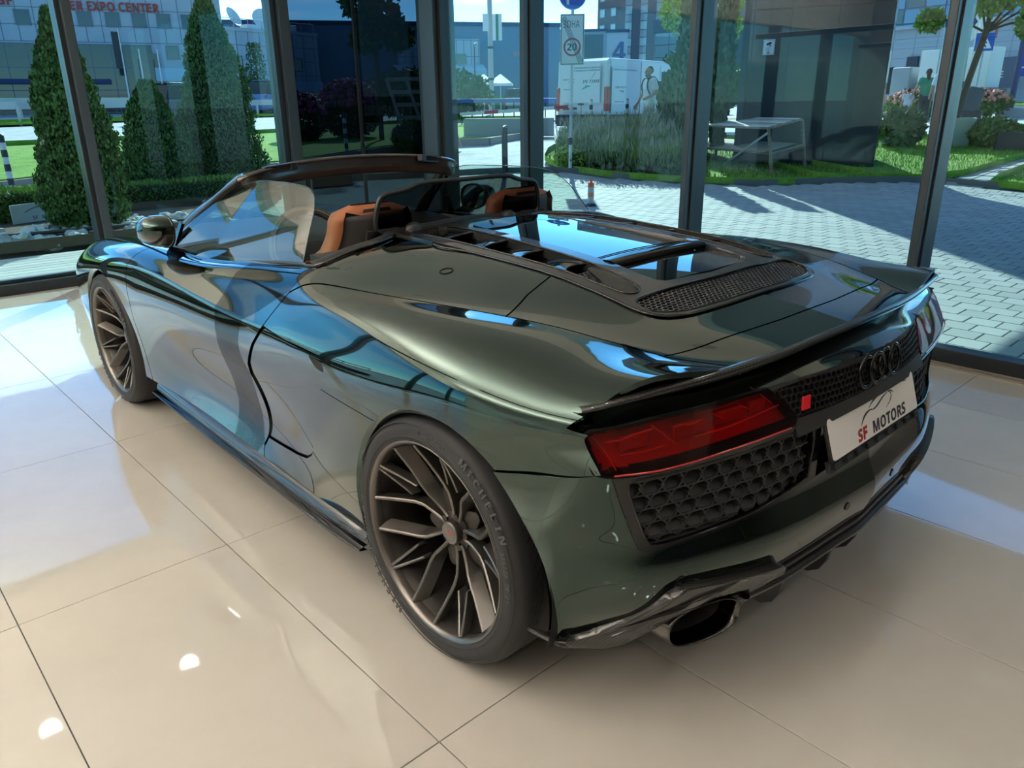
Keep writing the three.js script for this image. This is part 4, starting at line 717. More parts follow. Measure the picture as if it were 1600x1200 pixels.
  part('cabin_bulkhead', merge([box(1.45, 0.68, 0.03, [0, 0.58, -0.965]), box(1.36, 0.08, 0.10, [0, 0.90, -0.955])]), tubM, car);
  for (const s of [-1, 1]) {
    const rows = [[0.752, 0.845], [0.742, 0.80], [0.70, 0.70], [0.715, 0.55], [0.70, 0.30]];
    const door = part('door_card', soupGeom(gridSoup(loftGrid(rows.map(([x, y], i) => [-2.15, -1.75, -1.3, -0.96].map((z, j) => [s * (x + (i === 0 ? [0.02, 0.0, -0.01, -0.015][j] : 0)), y + (i < 2 ? [0, 0.005, 0.03, 0.055][j] : 0), z])), 30, 24), s > 0)), M.greyTrim, car, 'light grey door lining');
    part('door_grab', rbox(0.03, 0.035, 0.30, 0.012, [s * 0.685, 0.79, -1.55]), M.charcoal, door);
    part('door_armrest', rbox(0.09, 0.05, 0.5, 0.02, [s * 0.675, 0.64, -1.5]), M.charcoal, door);
    part('door_speaker', (() => { const g = new THREE.TorusGeometry(0.045, 0.006, 8, 32); g.rotateY(Math.PI / 2); g.translate(s * 0.70, 0.70, -1.95); return g; })(), M.darkChrome, door);
  }
  const dash = []; for (const [y, z, k] of [[0.62, -1.93, 1], [0.74, -1.87, 1], [0.80, -1.90, 0.6], [0.835, -2.0, 0.2], [0.85, -2.2, 0], [0.86, -2.42, 0]]) dash.push([-0.74, -0.55, -0.37, -0.18, 0, 0.2, 0.4, 0.58, 0.74].map((x, i) => [x, y + (i > 0 && i < 4 ? 0.03 * (k < 1 ? 1 : 0) : 0), z + 0.02 * k * Math.cos(x * 3)]));
  part('dashboard', soupGeom(gridSoup(loftGrid(dash, 40, 30))), M.charcoal, car);
  part('dashboard_trim', rbox(1.36, 0.012, 0.02, 0.005, [0, 0.735, -1.855]), M.carbon, car);
  part('air_vents', merge(Array.from({ length: 10 }, (_, i) => box(0.16, 0.004, 0.03, [0.08, 0.70 - i * 0.009, -1.87]))), M.gloss, car).userData.kind = 'stuff';
  const console_ = part('centre_console', merge([rbox(0.24, 0.16, 0.9, 0.04, [0, 0.52, -1.42]), rbox(0.20, 0.10, 0.3, 0.03, [0, 0.60, -1.72], [0.5, 0, 0])]), M.charcoal, car);
  part('gear_lever', merge([bar([0.02, 0.6, -1.55], [0.02, 0.68, -1.56], 0.012), rbox(0.05, 0.03, 0.09, 0.012, [0.02, 0.695, -1.56])]), M.darkChrome, console_);
  // steering wheel
  {
    const g = new THREE.Group(); g.name = 'steering_wheel'; car.add(g); g.position.set(-0.37, 0.845, -1.56); g.rotation.x = -0.38;
    part('wheel_rim', new THREE.TorusGeometry(0.178, 0.0165, 14, 64), M.charcoal, g);
    part('wheel_hub', merge([rbox(0.15, 0.11, 0.05, 0.035, [0, -0.005, -0.03]), rbox(0.10, 0.04, 0.02, 0.008, [-0.12, 0, -0.012]), rbox(0.10, 0.04, 0.02, 0.008, [0.12, 0, -0.012]), rbox(0.035, 0.11, 0.02, 0.008, [0, -0.11, -0.012])]), M.satin, g);
    part('wheel_button', merge([-1, 1].map((s) => cyl(0.02, 0.02, 0.015, 20, [s * 0.085, -0.075, 0], [Math.PI / 2, 0, 0]))), M.chrome, g);
    part('wheel_stitching', new THREE.TorusGeometry(0.1785, 0.0012, 5, 64).translate(0, 0, 0.017), M.stitch, g);
    part('steering_column', cyl(0.05, 0.06, 0.3, 20, [0, -0.01, -0.18], [Math.PI / 2, 0, 0]), M.satin, g);
  }
  // seats: charcoal shell with a tan leather face and rim
  for (const [sx, top_] of [[-0.385, 1.078], [0.385, 1.078]]) {
    const seat = new THREE.Group(); seat.name = sx < 0 ? 'seat' : 'seat_001'; seat.userData.label = 'tan leather sports seat with charcoal back'; car.add(seat); seat.position.set(sx, 0, -1.13);
    const prof = [[0, 1.085, 0.155], [0.04, 1.082, 0.165], [0.10, 1.055, 0.182], [0.18, 0.975, 0.195], [0.27, 0.90, 0.235], [0.40, 0.78, 0.262], [0.52, 0.66, 0.265], [0.66, 0.50, 0.25]]; // [_, y, half width]
    const lean = (y) => (y - 0.45) * 0.16;
    const cushion = [], shell = [];
    for (let i = 0; i <= 26; i++) {
      const t = i / 26, y = lerp(0.42, 1.085, t), hw = (() => { const f = spline([0.42, 0.6, 0.75, 0.88, 0.96, 1.03, 1.065, 1.085], [0.25, 0.265, 0.262, 0.232, 0.185, 0.168, 0.145, 0.085]); return f(y); })();
      const topR = clamp((1.085 - y) / 0.035, 0, 1) ** 0.5;
      cushion.push(Array.from({ length: 25 }, (_, j) => { const a = j / 24 * Math.PI * 2, cx = Math.cos(a), cz = Math.sin(a), d = 0.058 * lerp(0.35, 1, topR), bol = Math.abs(cx) > 0.75 && y < 0.92 ? 0.03 : 0; return [Math.sign(cx) * Math.abs(cx) ** 0.6 * hw, y, lean(y) - 0.035 + Math.sign(cz) * Math.abs(cz) ** 0.7 * d - bol * (cz < 0 ? 1 : 0)]; }));
      const hb = hw * 0.83; shell.push([-1, -0.8, -0.4, 0, 0.4, 0.8, 1].map((u) => [u * hb, Math.min(y, 1.052), lean(y) + 0.012 + 0.03 * (1 - u ** 4) * topR]));
    }
    part('cushion', soupGeom(gridSoup(cushion)), M.tan, seat, 'tan leather');
    part('back_shell', soupGeom(gridSoup(shell, true), { flange: 0.02 }), M.charcoal, seat);
    part('headrest_frame', (() => { const g = extrude((() => { const s = new THREE.Shape(); s.moveTo(-0.085, 0); s.lineTo(-0.07, 0.10); s.lineTo(0.07, 0.10); s.lineTo(0.085, 0); s.lineTo(-0.085, 0); const h = new THREE.Path(); h.moveTo(-0.06, 0.015); h.lineTo(0.06, 0.015); h.lineTo(0.05, 0.085); h.lineTo(-0.05, 0.085); h.lineTo(-0.06, 0.015); s.holes.push(h); return s; })(), 0.008, 0.003); g.rotateX(0.16); g.translate(0, 0.90, 0.125); return g; })(), M.matte, seat);
    part('seat_badge', rbox(0.012, 0.10, 0.006, 0.003, [-0.205, 0.885, 0.095], [0.15, -0.9, 0.1]), M.greyTrim, seat);
    part('seat_stitching', tube([[-0.20, 0.72, 0.0], [-0.185, 0.88, 0.03], [-0.14, 0.985, 0.055], [-0.105, 1.05, 0.062], [0, 1.066, 0.065], [0.105, 1.05, 0.062], [0.14, 0.985, 0.055], [0.185, 0.88, 0.03], [0.20, 0.72, 0.0]].map(([a, b, c2]) => [a * 1.12, b, c2 + 0.001]), 0.0015, 60, 5), M.stitch, seat);
    part('seat_base', rbox(0.50, 0.16, 0.52, 0.06, [0, 0.40, -0.24], [0.12, 0, 0]), M.tan, seat);
    part('belt_guide', merge([rbox(0.02, 0.07, 0.03, 0.008, [-0.235, 0.86, 0.02], [0.4, 0, 0]), beam([-0.24, 0.9, 0.03], [-0.26, 0.5, 0.0], 0.045, 0.003, [0, 0, 1])]), M.tan, seat);
  }
  // trim band along the front of the tonneau
  {
    const f = [[0.757, -0.84], [0.735, -0.822], [0.62, -0.818], [0.52, -0.822], [0.44, -0.86], [0.37, -0.935], [0.25, -0.952], [0, -0.958]];
    const rows = [0, 1, 2, 3].map((k) => { const r = f.map(([x, z]) => [x, topY(x, z + 0.01) + [0.003, 0.010, 0.004, -0.05][k], z - [-0.006, 0.02, 0.055, 0.07][k]]); return r.map(([x, y, z]) => [-x, y, z]).concat(r.slice(0, -1).reverse()); });
    const band = part('tonneau_trim', soupGeom(gridSoup(loftGrid(rows, 80, 16))), M.satin, car, 'dark soft trim in front of the engine cover');
    for (const s of [-1, 1]) part('trim_bright_edge', tube(f.slice(0, 5).map(([x, z]) => [s * x, topY(x, z + 0.012) + 0.006, z + 0.010]), 0.0045, 30, 6), M.darkChrome, band);
  }
  // wind deflector
  {
    const o = [[-0.40, 0.985, -0.985], [-0.418, 1.0, -0.982], [-0.413, 1.06, -0.978], [-0.395, 1.108, -0.974], [-0.372, 1.121, -0.972], [-0.30, 1.131, -0.966], [-0.265, 1.139, -0.963], [-0.235, 1.149, -0.962]], rest = o.map(([x, y, z]) => [-x, y, z]).reverse();
    const pts = o.concat([[0, 1.153, -0.961]], rest, [[0.2, 0.985, -0.985], [0, 0.988, -0.985], [-0.2, 0.985, -0.985]]);
    const wd = part('wind_deflector', tube(pts, 0.0095, 160, 8, true), M.satin, car, 'mesh wind deflector in a black frame');
    const s2 = new THREE.ShapeGeometry(new THREE.Shape(pts.map((p) => new THREE.Vector2(p[0], p[1]))), 4); { const q = s2.attributes.position; for (let i = 0; i < q.count; i++) q.setZ(i, lerp(-0.985, -0.962, (q.getY(i) - 0.985) / 0.165)); }
    part('deflector_mesh', s2, M.screenMesh, wd, 'fine dark see-through mesh');
    for (const x of [-0.27, 0.215]) part('deflector_bracket', (() => { const g = lathe([[0, 0.03], [0.018, 0.028], [0.032, 0.018], [0.04, 0]], 20); g.scale(1, 1, 0.7); g.translate(x, 0.985, -0.955); return g; })(), M.satin, wd);
  }
}
// ---------------------------------------------------------------- the showroom
const RX0 = -9, RX1 = 2.66, RZ0 = -5.92, RZ1 = 8, HEAD = 2.64, CEIL = 3.3;
const floorNoise = noiseTex(256, (u, v, n) => { const k = 0.5 * n(u, v, 8) + 0.3 * n(u, v, 23) + 0.2 * n(u, v, 61); return [0.97 + 0.03 * k, 0.965 + 0.035 * k, 0.955 + 0.045 * k]; });
const tileMats = [0, 1, 2].map((i) => phys(lin(0.50 + 0.008 * i, 0.465 + 0.008 * i, 0.415 + 0.008 * i), { map: floorNoise, roughness: 0.035, ior: 1.6, clearcoat: 0.4, clearcoatRoughness: 0.01 }));
const roomMat = { wall: std(lin(0.46, 0.44, 0.41), 0.8), back: std(lin(0.16, 0.155, 0.15), 0.8), ceil: std(lin(0.78, 0.735, 0.665), 0.85), frame: std(lin(0.020, 0.024, 0.028), 0.35, 0.3), frameIn: std(lin(0.055, 0.068, 0.078), 0.38, 0.4), alu: std(lin(0.34, 0.29, 0.24), 0.4, 0.6), grout: std(lin(0.11, 0.10, 0.09), 0.9) };
{
  const base = struct('floor', box(RX1 - RX0 + 0.3, 0.2, RZ1 - RZ0 + 0.3, [(RX0 + RX1) / 2, -0.106, (RZ0 + RZ1) / 2]), roomMat.grout);
  const TX = 0.633, TZ = 1.203, x0 = -1.775, z0 = 0.262; reseed(77);
  const g = []; for (const dy of [0, 1]) { const t = new RoundedBoxGeometry(TX - 0.0028, 0.012, TZ - 0.0028, 1, 0.0012); g.push(boxUV(t, 1.2)); }
  for (let i = -11; i < 7; i++) for (let k = -5; k < 7; k++) {
    const xa = Math.max(RX0, x0 + i * TX), xb = Math.min(RX1 + 0.02, x0 + (i + 1) * TX), za = Math.max(RZ0 - 0.02, z0 + (k - 1) * TZ), zb = Math.min(RZ1, z0 + k * TZ); if (xb - xa < 0.05 || zb - za < 0.05) continue;
    const m = part('tile', g[0], tileMats[(i * 7 + k * 3 + 300) % 3], base); m.scale.set((xb - xa) / TX, 1, (zb - za) / TZ); m.position.set((xa + xb) / 2, -0.0060, (za + zb) / 2); m.rotation.set((rnd() - 0.5) * 0.0012, 0, (rnd() - 0.5) * 0.0012);
  }
}
struct('ceiling', box(RX1 - RX0 + 0.4, 0.2, RZ1 - RZ0 + 0.4, [(RX0 + RX1) / 2, CEIL + 0.1, (RZ0 + RZ1) / 2]), roomMat.ceil);
struct('wall_left', box(0.2, CEIL + 0.2, RZ1 - RZ0 + 0.4, [RX0 - 0.1, CEIL / 2, (RZ0 + RZ1) / 2]), roomMat.wall);
struct('wall_back', box(RX1 - RX0 + 0.4, CEIL + 0.2, 0.2, [(RX0 + RX1) / 2, CEIL / 2, RZ1 + 0.1]), roomMat.back);
const glassClear = phys(lin(0.76, 0.95, 0.94), { transmission: 1, thickness: 0, roughness: 0, ior: 1.33 });
const glassDark = phys(lin(0.20, 0.27, 0.31), { transmission: 1, thickness: 0, roughness: 0, ior: 1.33 });
{
  // head beams over the glazing
  struct('trim_1', merge([box(RX1 - RX0 + 0.3, CEIL - HEAD, 0.26, [(RX0 + RX1) / 2, (CEIL + HEAD) / 2, RZ0 - 0.02])]), roomMat.ceil);
  struct('trim_2', box(0.26, CEIL - HEAD, RZ1 - RZ0 + 0.1, [RX1 + 0.02, (CEIL + HEAD) / 2, (RZ0 + RZ1) / 2]), roomMat.ceil);
  const wallA = struct('window_1', merge([rbox(RX1 - RX0, 0.085, 0.12, 0.004, [(RX0 + RX1) / 2, 0.043, RZ0 - 0.02]), rbox(RX1 - RX0, 0.03, 0.06, 0.004, [(RX0 + RX1) / 2, 0.10, RZ0 - 0.06])]), roomMat.frame);
  struct('wall_right', box(0.2, CEIL + 0.2, RZ1 - 1.42 + 0.2, [RX1 + 0.12, CEIL / 2, (RZ1 + 1.42) / 2 + 0.1]), roomMat.back);
  const wallB = struct('window_2', merge([rbox(0.11, 0.095, 1.4 - RZ0, 0.004, [RX1 + 0.03, 0.048, (RZ0 + 1.4) / 2])]), roomMat.frame);
  part('rail', rbox(0.02, 0.012, 1.4 - RZ0, 0.002, [RX1 - 0.06, 0.004, (RZ0 + 1.4) / 2]), roomMat.alu, wallB); part('rail', rbox(0.014, 0.02, 1.4 - RZ0, 0.002, [RX1 - 0.034, 0.008, (RZ0 + 1.4) / 2]), roomMat.alu, wallB);
  const mull = (parent, w, x, z, alongX, deepIn = 0.10) => { // dark outer flange with a lighter inner face
    part('mullion', alongX ? rbox(w, HEAD, 0.16, 0.004, [x, HEAD / 2, z - 0.06]) : rbox(0.16, HEAD, w, 0.004, [x + 0.06, HEAD / 2, z]), roomMat.frame, parent);
    part('mullion_cover', alongX ? rbox(w * 0.55, HEAD, 0.05, 0.004, [x + w * 0.08, HEAD / 2, z + 0.045]) : rbox(0.05, HEAD, w * 0.55, 0.004, [x - 0.045, HEAD / 2, z + w * 0.08]), roomMat.frameIn, parent);
  };
  for (const [x, w] of [[-7.54, .12], [-5.66, .12], [-3.78, .12], [-1.90, .12], [-0.02, .12], [1.845, .19]]) mull(wallA, w, x, RZ0, true);
  for (const [z, w] of [[-4.64, .36], [-3.37, .10], [-1.755, .085], [-0.185, .075], [1.39, .085]]) mull(wallB, w, RX1, z, false);
  part('corner_post', rbox(0.03, HEAD, 0.03, 0.003, [RX1 + 0.01, HEAD / 2, RZ0 - 0.01]), roomMat.frame, wallA);
  const paneA = (xa, xb, m = glassClear) => part('pane', box(xb - xa, HEAD - 0.08, 0.008, [(xa + xb) / 2, HEAD / 2 + 0.04, RZ0 - 0.03]), m, wallA);
  const paneB = (za, zb, m = glassClear) => part('pane', box(0.008, HEAD - 0.08, zb - za, [RX1 + 0.03, HEAD / 2 + 0.04, (za + zb) / 2]), m, wallB);
  for (const [a, b] of [[-9, -7.54], [-7.54, -5.66], [-5.66, -3.78], [-3.78, -1.9], [-1.9, -0.02], [-0.02, 1.845]]) paneA(a, b);
  paneA(1.845, 2.67, glassDark); paneB(-5.92, -4.64, glassDark);
  for (const [a, b] of [[-4.64, -3.37], [-3.37, -1.755], [-1.755, -0.185], [-0.185, 1.39]]) paneB(a, b);
  // canopy outside the right-hand glazing
  struct('trim_3', merge([box(6.1, 0.14, 13.2, [RX1 + 3.15, 4.40, 2.0]), box(0.10, 0.34, 13.2, [RX1 + 6.2, 4.46, 2.0]), box(0.2, 2.0, 14.2, [RX1 + 0.22, 3.9, 1.6])]), std(lin(0.30, 0.29, 0.28), 0.8));
}
// downlights in the ceiling
{
  const ring = lathe([[0.052, 0.0], [0.062, -0.004], [0.064, 0.0], [0.064, 0.01]], 32), glow = new THREE.MeshStandardMaterial({ color: 0x111111, emissive: lin(1, 0.86, 0.66), emissiveIntensity: 14 }), disc = cyl(0.05, 0.05, 0.004, 24);
  let first = null; const spots = [];
  for (const x of [-7.06, -5.94, -4.82, -3.70, -2.58, -1.46, -0.34, 0.78, 1.90]) for (const z of [-4.68, 0.3, 2.6, 3.6]) spots.push([x, z]);
  for (const [x, z] of spots) {
    let o;
    if (!first) { o = first = thing('ceiling_spotlight', 'round recessed ceiling spotlight with warm white light', 'ceiling light', [x, CEIL, z], 0, 'ceiling spotlights'); part('ring', ring, M.chrome, o); const d = part('lens', disc, glow, o); d.position.y = 0.003; }
    else o = copyThing(first, [x, CEIL, z], 0);
    const l = new THREE.SpotLight(new THREE.Color(1.0, 0.96, 0.90), 1.5, 0, 1.05, 0.7, 2); l.position.set(x, CEIL - 0.03, z); l.target.position.set(x, 0, z); l.castShadow = true; l.shadow.radius = 4; l.name = 'spot_light'; scene.add(l); scene.add(l.target);
  }
}

// suspended linear lamps that light the ceiling
{
  let first = null; const bodyG = rbox(0.09, 0.06, 2.6, 0.008), top_ = box(0.07, 0.004, 2.56, [0, 0.031, 0]), gm = new THREE.MeshStandardMaterial({ color: 0x111111, emissive: lin(1, 0.92, 0.80), emissiveIntensity: 3 });
  for (const [x, z, label] of [[-3.3, -3.6, 'long suspended linear lamp left of the car, nearest the front glazing'], [-3.3, -0.4, 'long suspended linear lamp left of the car, beside the door'], [-6.6, -3.6, 'far left suspended linear lamp near the front glazing'], [-6.6, -0.4, 'middle suspended linear lamp of the far left row']]) {
    let o; if (!first) { o = first = thing('linear_lamp', label, 'ceiling light', [x, 2.30, z], 0, 'suspended linear lamps'); part('housing', bodyG, M.satin, o); part('diffuser', top_, gm, o); for (const dz of [-1.1, 1.1]) part('wire', cyl(0.003, 0.003, 0.97, 6, [0, 0.515, dz]), M.satin, o); }
    else o = copyThing(first, [x, 2.30, z], 0, label);
    const l = new THREE.RectAreaLight(new THREE.Color(1, 0.95, 0.88), 330, 0.08, 2.56); l.position.set(x, 2.34, z); l.rotation.x = Math.PI / 2; l.name = 'area_light'; scene.add(l);
  }
}
// ---------------------------------------------------------------- outside: ground, paving, planting beds
const gH = (x, z) => { const d = Math.hypot(x + 2, z - 1.4), D = [0, 14.5, 20.5, 42, 80, 400], G = [-0.03, -0.03, 0.53, 0.94, 1.28, 1.9]; for (let i = 1; i < 6; i++) if (d < D[i]) return lerp(G[i - 1], G[i], (d - D[i - 1]) / (D[i] - D[i - 1])); return 1.9; };
const on = (x, z, dy = 0) => [x, gH(x, z) + dy, z];
const O = {
  asphalt: std(0xffffff, 0.85, 0, { map: noiseTex(256, (u, v, n) => { const k = 0.6 + 0.12 * n(u, v, 9) + 0.16 * n(u, v, 90); return [k, k * 1.0, k * 1.01]; }) }),
  pave: std(lin(0.40, 0.39, 0.38), 0.85), kerb: std(lin(0.30, 0.28, 0.26), 0.85), concrete: std(lin(0.42, 0.42, 0.41), 0.85),
  grass: std(0xffffff, 0.95, 0, { map: noiseTex(256, (u, v, n) => { const k = 0.35 * n(u, v, 6) + 0.35 * n(u, v, 40) + 0.3 * n(u, v, 120); return [0.36 + 0.24 * k, 0.47 + 0.30 * k, 0.13 + 0.14 * k]; }) }),
  soil: std(lin(0.10, 0.075, 0.05), 0.95), white: std(lin(0.72, 0.73, 0.74), 0.5), blue: std(lin(0.02, 0.09, 0.42), 0.5), dark: std(lin(0.03, 0.032, 0.036), 0.5), steel: phys(lin(0.42, 0.44, 0.46), { metalness: 0.8, roughness: 0.4 }),
  red: std(lin(0.5, 0.03, 0.03), 0.5), rust: std(0xffffff, 0.75, 0.2, { map: noiseTex(128, (u, v, n) => { const k = n(u, v, 8) * 0.6 + n(u, v, 30) * 0.4; return k > 0.52 ? [0.45, 0.27, 0.15] : [0.62, 0.58, 0.52]; }) }),
  leafA: std(lin(0.050, 0.105, 0.022), 0.7), leafB: std(lin(0.085, 0.17, 0.028), 0.7), leafC: std(lin(0.20, 0.33, 0.05), 0.7), leafD: std(lin(0.11, 0.16, 0.08), 0.7), bark: std(lin(0.10, 0.075, 0.055), 0.9), pink: std(lin(0.42, 0.06, 0.20), 0.6), wood: std(lin(0.46, 0.42, 0.36), 0.8),
};
O.asphalt.map.repeat.set(0.5, 0.5); O.grass.map.repeat.set(0.7, 0.7);
{ // base terrain as rings
  const rings = [3, 6, 9, 11, 13, 14.5, 16, 17.5, 19, 20.5, 24, 30, 36, 42, 55, 70, 80, 110, 160, 260, 400], rows = rings.map((d) => Array.from({ length: 65 }, (_, i) => { const a = i / 64 * Math.PI * 2, x = -2 + d * Math.cos(a), z = 1.4 + d * Math.sin(a); return [x, gH(x, z) - 0.05 - (d < 13.2 ? 0.06 : 0), z]; }));
  struct('ground', boxUV(soupGeom(gridSoup(rows))), O.asphalt);
}
function patch(name, poly, dy, m, step = 0.8, kind = 'structure') {
  const xs = poly.map((p) => p[0]), zs = poly.map((p) => p[1]), x0 = Math.min(...xs) - 0.01, x1 = Math.max(...xs) + 0.01, z0 = Math.min(...zs) - 0.01, z1 = Math.max(...zs) + 0.01, nx = Math.min(90, Math.ceil((x1 - x0) / step)), nz = Math.min(90, Math.ceil((z1 - z0) / step)), G = [], s = sdPoly(poly);
  for (let i = 0; i <= nx; i++) G.push(Array.from({ length: nz + 1 }, (_, j) => { const x = lerp(x0, x1, i / nx), z = lerp(z0, z1, j / nz); return [x, gH(x, z) + dy, z]; }));
  const o = part(name, boxUV(soupGeom(clip(gridSoup(G, true), (x, y, z) => s(x, z)), { flange: 0.12 })), m, scene); o.userData.kind = kind; return o;
}
const LAWN = {
  verge: [[-6, -14.5], [0.78, -14.8], [1.87, -15.05], [3.25, -15.2], [5.64, -14.1], [8.6, -14.6], [10.67, -14.55], [11.5, -14.05], [13.8, -15.15], [23.2, -25.0], [20.9, -27.4], [10.06, -22.85], [2.17, -21.8], [-6, -21.4]],
  right: [[12.0, -5.3], [12.55, -4.3], [12.84, -3.45], [15.9, -3.05], [18.2, -3.5], [18.0, -6.4], [16.6, -7.6], [12.8, -6.8]],
  right2: [[12.75, -2.85], [12.62, -2.1], [12.9, 1.5], [16.5, 1.5], [16.2, -2.6]],
  bed: [[10.3, -10.8], [9.85, -9.7], [9.9, -8.5], [10.3, -7.25], [10.95, -5.9], [11.85, -5.05], [12.6, -4.4], [13.4, -6.6], [15.2, -8.2], [16.4, -11.6], [14.2, -12.4], [11.6, -11.9]],
};
patch('lawn', LAWN.verge, 0.03, O.grass); patch('lawn', LAWN.right, 0.02, O.grass); patch('lawn', LAWN.right2, 0.02, O.grass); patch('lawn', LAWN.bed, 0.02, O.grass);
patch('lawn', [[4.5, -36.5], [19.0, -42.0], [37.0, -49.5], [60, -58], [58, -61], [36, -52.5], [18.4, -44.8], [4, -40], [-30, -30], [-30, -27]], 0.03, O.grass, 1.5);
patch('lawn', [[30, -13.6], [36, -10.5], [60, -13], [60, -22], [33, -17]], 0.03, O.grass, 1.5);
patch('lawn', [[19.6, -5.2], [23.5, -5.4], [23.2, -2.6], [19.4, -3.2]], 0.05, O.grass);
// kerbs
{
  const kerb = (pts, w = 0.16, h = 0.22) => { for (let i = 0; i < pts.length - 1; i++) part('kerb', beam(on(pts[i][0], pts[i][1], 0.02), on(pts[i + 1][0], pts[i + 1][1], 0.02), w, h), O.kerb, kerbs); };
  const kerbs = struct('pavement', box(0.2, 0.1, 0.2, [-3, -0.3, -14.6]), O.kerb);
  kerb([[-6, -14.45], [0.78, -14.75], [1.87, -15.0], [3.25, -15.15], [5.64, -14.05], [8.6, -14.55], [10.67, -14.5], [11.5, -14.0], [13.8, -15.1], [18, -19.4]]); kerb([[29.5, -13.5], [36, -10.4], [46, -11.2], [58, -12.4]]); kerb([[23.3, -2.5], [19.3, -3.1], [19.5, -5.3]]); 
}
// wooden walk along the front glazing: planks one by one
{
  const deck = struct('terrace', box(12.4, 0.06, 2.2, [-2.6, -0.13, -7.15]), O.soil), g = boxUV(new RoundedBoxGeometry(12.2, 0.03, 0.135, 1, 0.004)), wm = [0, 1, 2].map((i) => std(lin(0.40 + 0.03 * i, 0.385 + 0.03 * i, 0.36 + 0.03 * i), 0.8));
  for (let i = 0; i < 14; i++) { const m = part('plank', g, wm[(i * 5) % 3], deck); m.position.set(-2.6, -0.055, -6.12 - i * 0.146); }
}
// stone paving to the right: square stones in staggered courses
{
  const S = 0.2, edge = sdPoly([[2.77, 8], [2.77, -10.5], [5.6, -12.2], [8.8, -10.6], [9.83, -9.65], [9.9, -8.45], [10.3, -7.25], [10.95, -5.9], [11.85, -5.0], [12.62, -3.95], [12.72, -3.4], [12.67, -2.0], [12.8, 1.5], [10, 8]]);
  const base = patch('path', [[2.74, 8], [2.74, -11], [5.6, -12.3], [8.85, -10.65], [9.86, -9.65], [9.93, -8.45], [10.33, -7.25], [10.98, -5.9], [11.88, -5.0], [12.65, -3.95], [12.75, -3.4], [12.7, -2.0], [12.83, 1.5], [10.05, 8]], -0.014, std(lin(0.17, 0.17, 0.165), 0.95), 0.5);
  const stone = new RoundedBoxGeometry(S - 0.007, 0.04, S - 0.007, 1, 0.005), mats = [0, 1, 2, 3].map((i) => std(lin(0.30 + 0.022 * i, 0.305 + 0.02 * i, 0.31 + 0.02 * i), 0.75)); reseed(9);
  const all = []; for (let i = 0; i < 51; i++) for (let k = -62; k < 42; k++) { const x = 2.88 + i * S, z = k * S + (i & 1 ? S / 2 : 0); if (edge(x, z) > 0.02) all.push([x, z]); }
  const dist = ([x, z]) => Math.hypot(x + 2, z - 1.4) + (z > 1.2 ? 50 : 0) + (z < -2.2 && x < 4.5 ? 4 : 0);
  all.sort((a, b) => dist(a) - dist(b));
  all.slice(0, 290).forEach(([x, z]) => { const m = part('paving_stone', stone, mats[(rnd() * 4) | 0], base); m.position.set(x, gH(x, z) - 0.012 + (rnd() - 0.5) * 0.003, z); m.rotation.set((rnd() - 0.5) * 0.012, 0, (rnd() - 0.5) * 0.012); });
  const rest = all.slice(290), im = new THREE.InstancedMesh(stone, std(lin(0.345, 0.345, 0.345), 0.75), rest.length), M4 = new THREE.Matrix4(), q = new THREE.Quaternion();
  rest.forEach(([x, z], i) => { const e = 0.1, sx = (gH(x + e, z) - gH(x - e, z)) / 2 / e, sz = (gH(x, z + e) - gH(x, z - e)) / 2 / e; q.setFromUnitVectors(V(0, 1, 0), V(-sx, 1, -sz).normalize()); M4.compose(V(x, gH(x, z) - 0.012 + (rnd() - 0.5) * 0.003, z), q, V(1, 1, 1)); im.setMatrixAt(i, M4); const c = 0.88 + 0.2 * rnd(); im.setColorAt(i, new THREE.Color(c, c, c * 1.01)); });
  im.name = 'paving_stone_rest'; im.userData.kind = 'stuff'; im.receiveShadow = true; base.add(im);
  // pale path of slabs across the lawn
  const slabs = struct('footpath', box(0.1, 0.05, 0.1, [12.9, -0.2, -3.0]), O.kerb), sg = new RoundedBoxGeometry(0.42, 0.05, 0.26, 1, 0.006);
  for (let i = 0; i < 14; i++) for (let j = 0; j < 2; j++) { const x = 12.95 + i * 0.43 , z = -3.30 + j * 0.27 + i * 0.03; const m = part('slab', sg, mats[3], slabs); m.position.set(x, gH(x, z) + 0.01, z); m.rotation.z = 0.06; }
}
// scatter of leaves, blades and stems as one piece of stuff
function scatter(name, parent, geom, m, n, place, tint = 0.35) {
  const im = new THREE.InstancedMesh(geom, m, n), M4 = new THREE.Matrix4(), q = new THREE.Quaternion(), e = new THREE.Euler();
  for (let i = 0; i < n; i++) { const p = place(i); e.set(...(p.r || [rnd() * 6.3, rnd() * 6.3, rnd() * 6.3])); q.setFromEuler(e); const s = p.s ?? 1; M4.compose(V(...p.t), q, Array.isArray(s) ? V(...s) : V(s, s, s)); im.setMatrixAt(i, M4); const k = 1 - tint / 2 + tint * rnd(); im.setColorAt(i, new THREE.Color(k * (0.95 + 0.15 * rnd()), k, k * 0.9)); }
  im.name = name; im.userData.kind = 'stuff'; im.castShadow = im.receiveShadow = true; parent.add(im); return im;
}
const leafGeom = (() => { const g = new THREE.BufferGeometry(); g.setAttribute('position', new THREE.Float32BufferAttribute([0, 0, 0, 0.32, 0.45, 0.06, 0, 1, 0, -0.32, 0.45, 0.06], 3)); g.setIndex([0, 1, 2, 0, 2, 3]); g.setAttribute('uv', new THREE.Float32BufferAttribute([0, 0, 1, 0.5, 0.5, 1, 0, 0.5], 2)); g.computeVertexNormals(); return g; })();
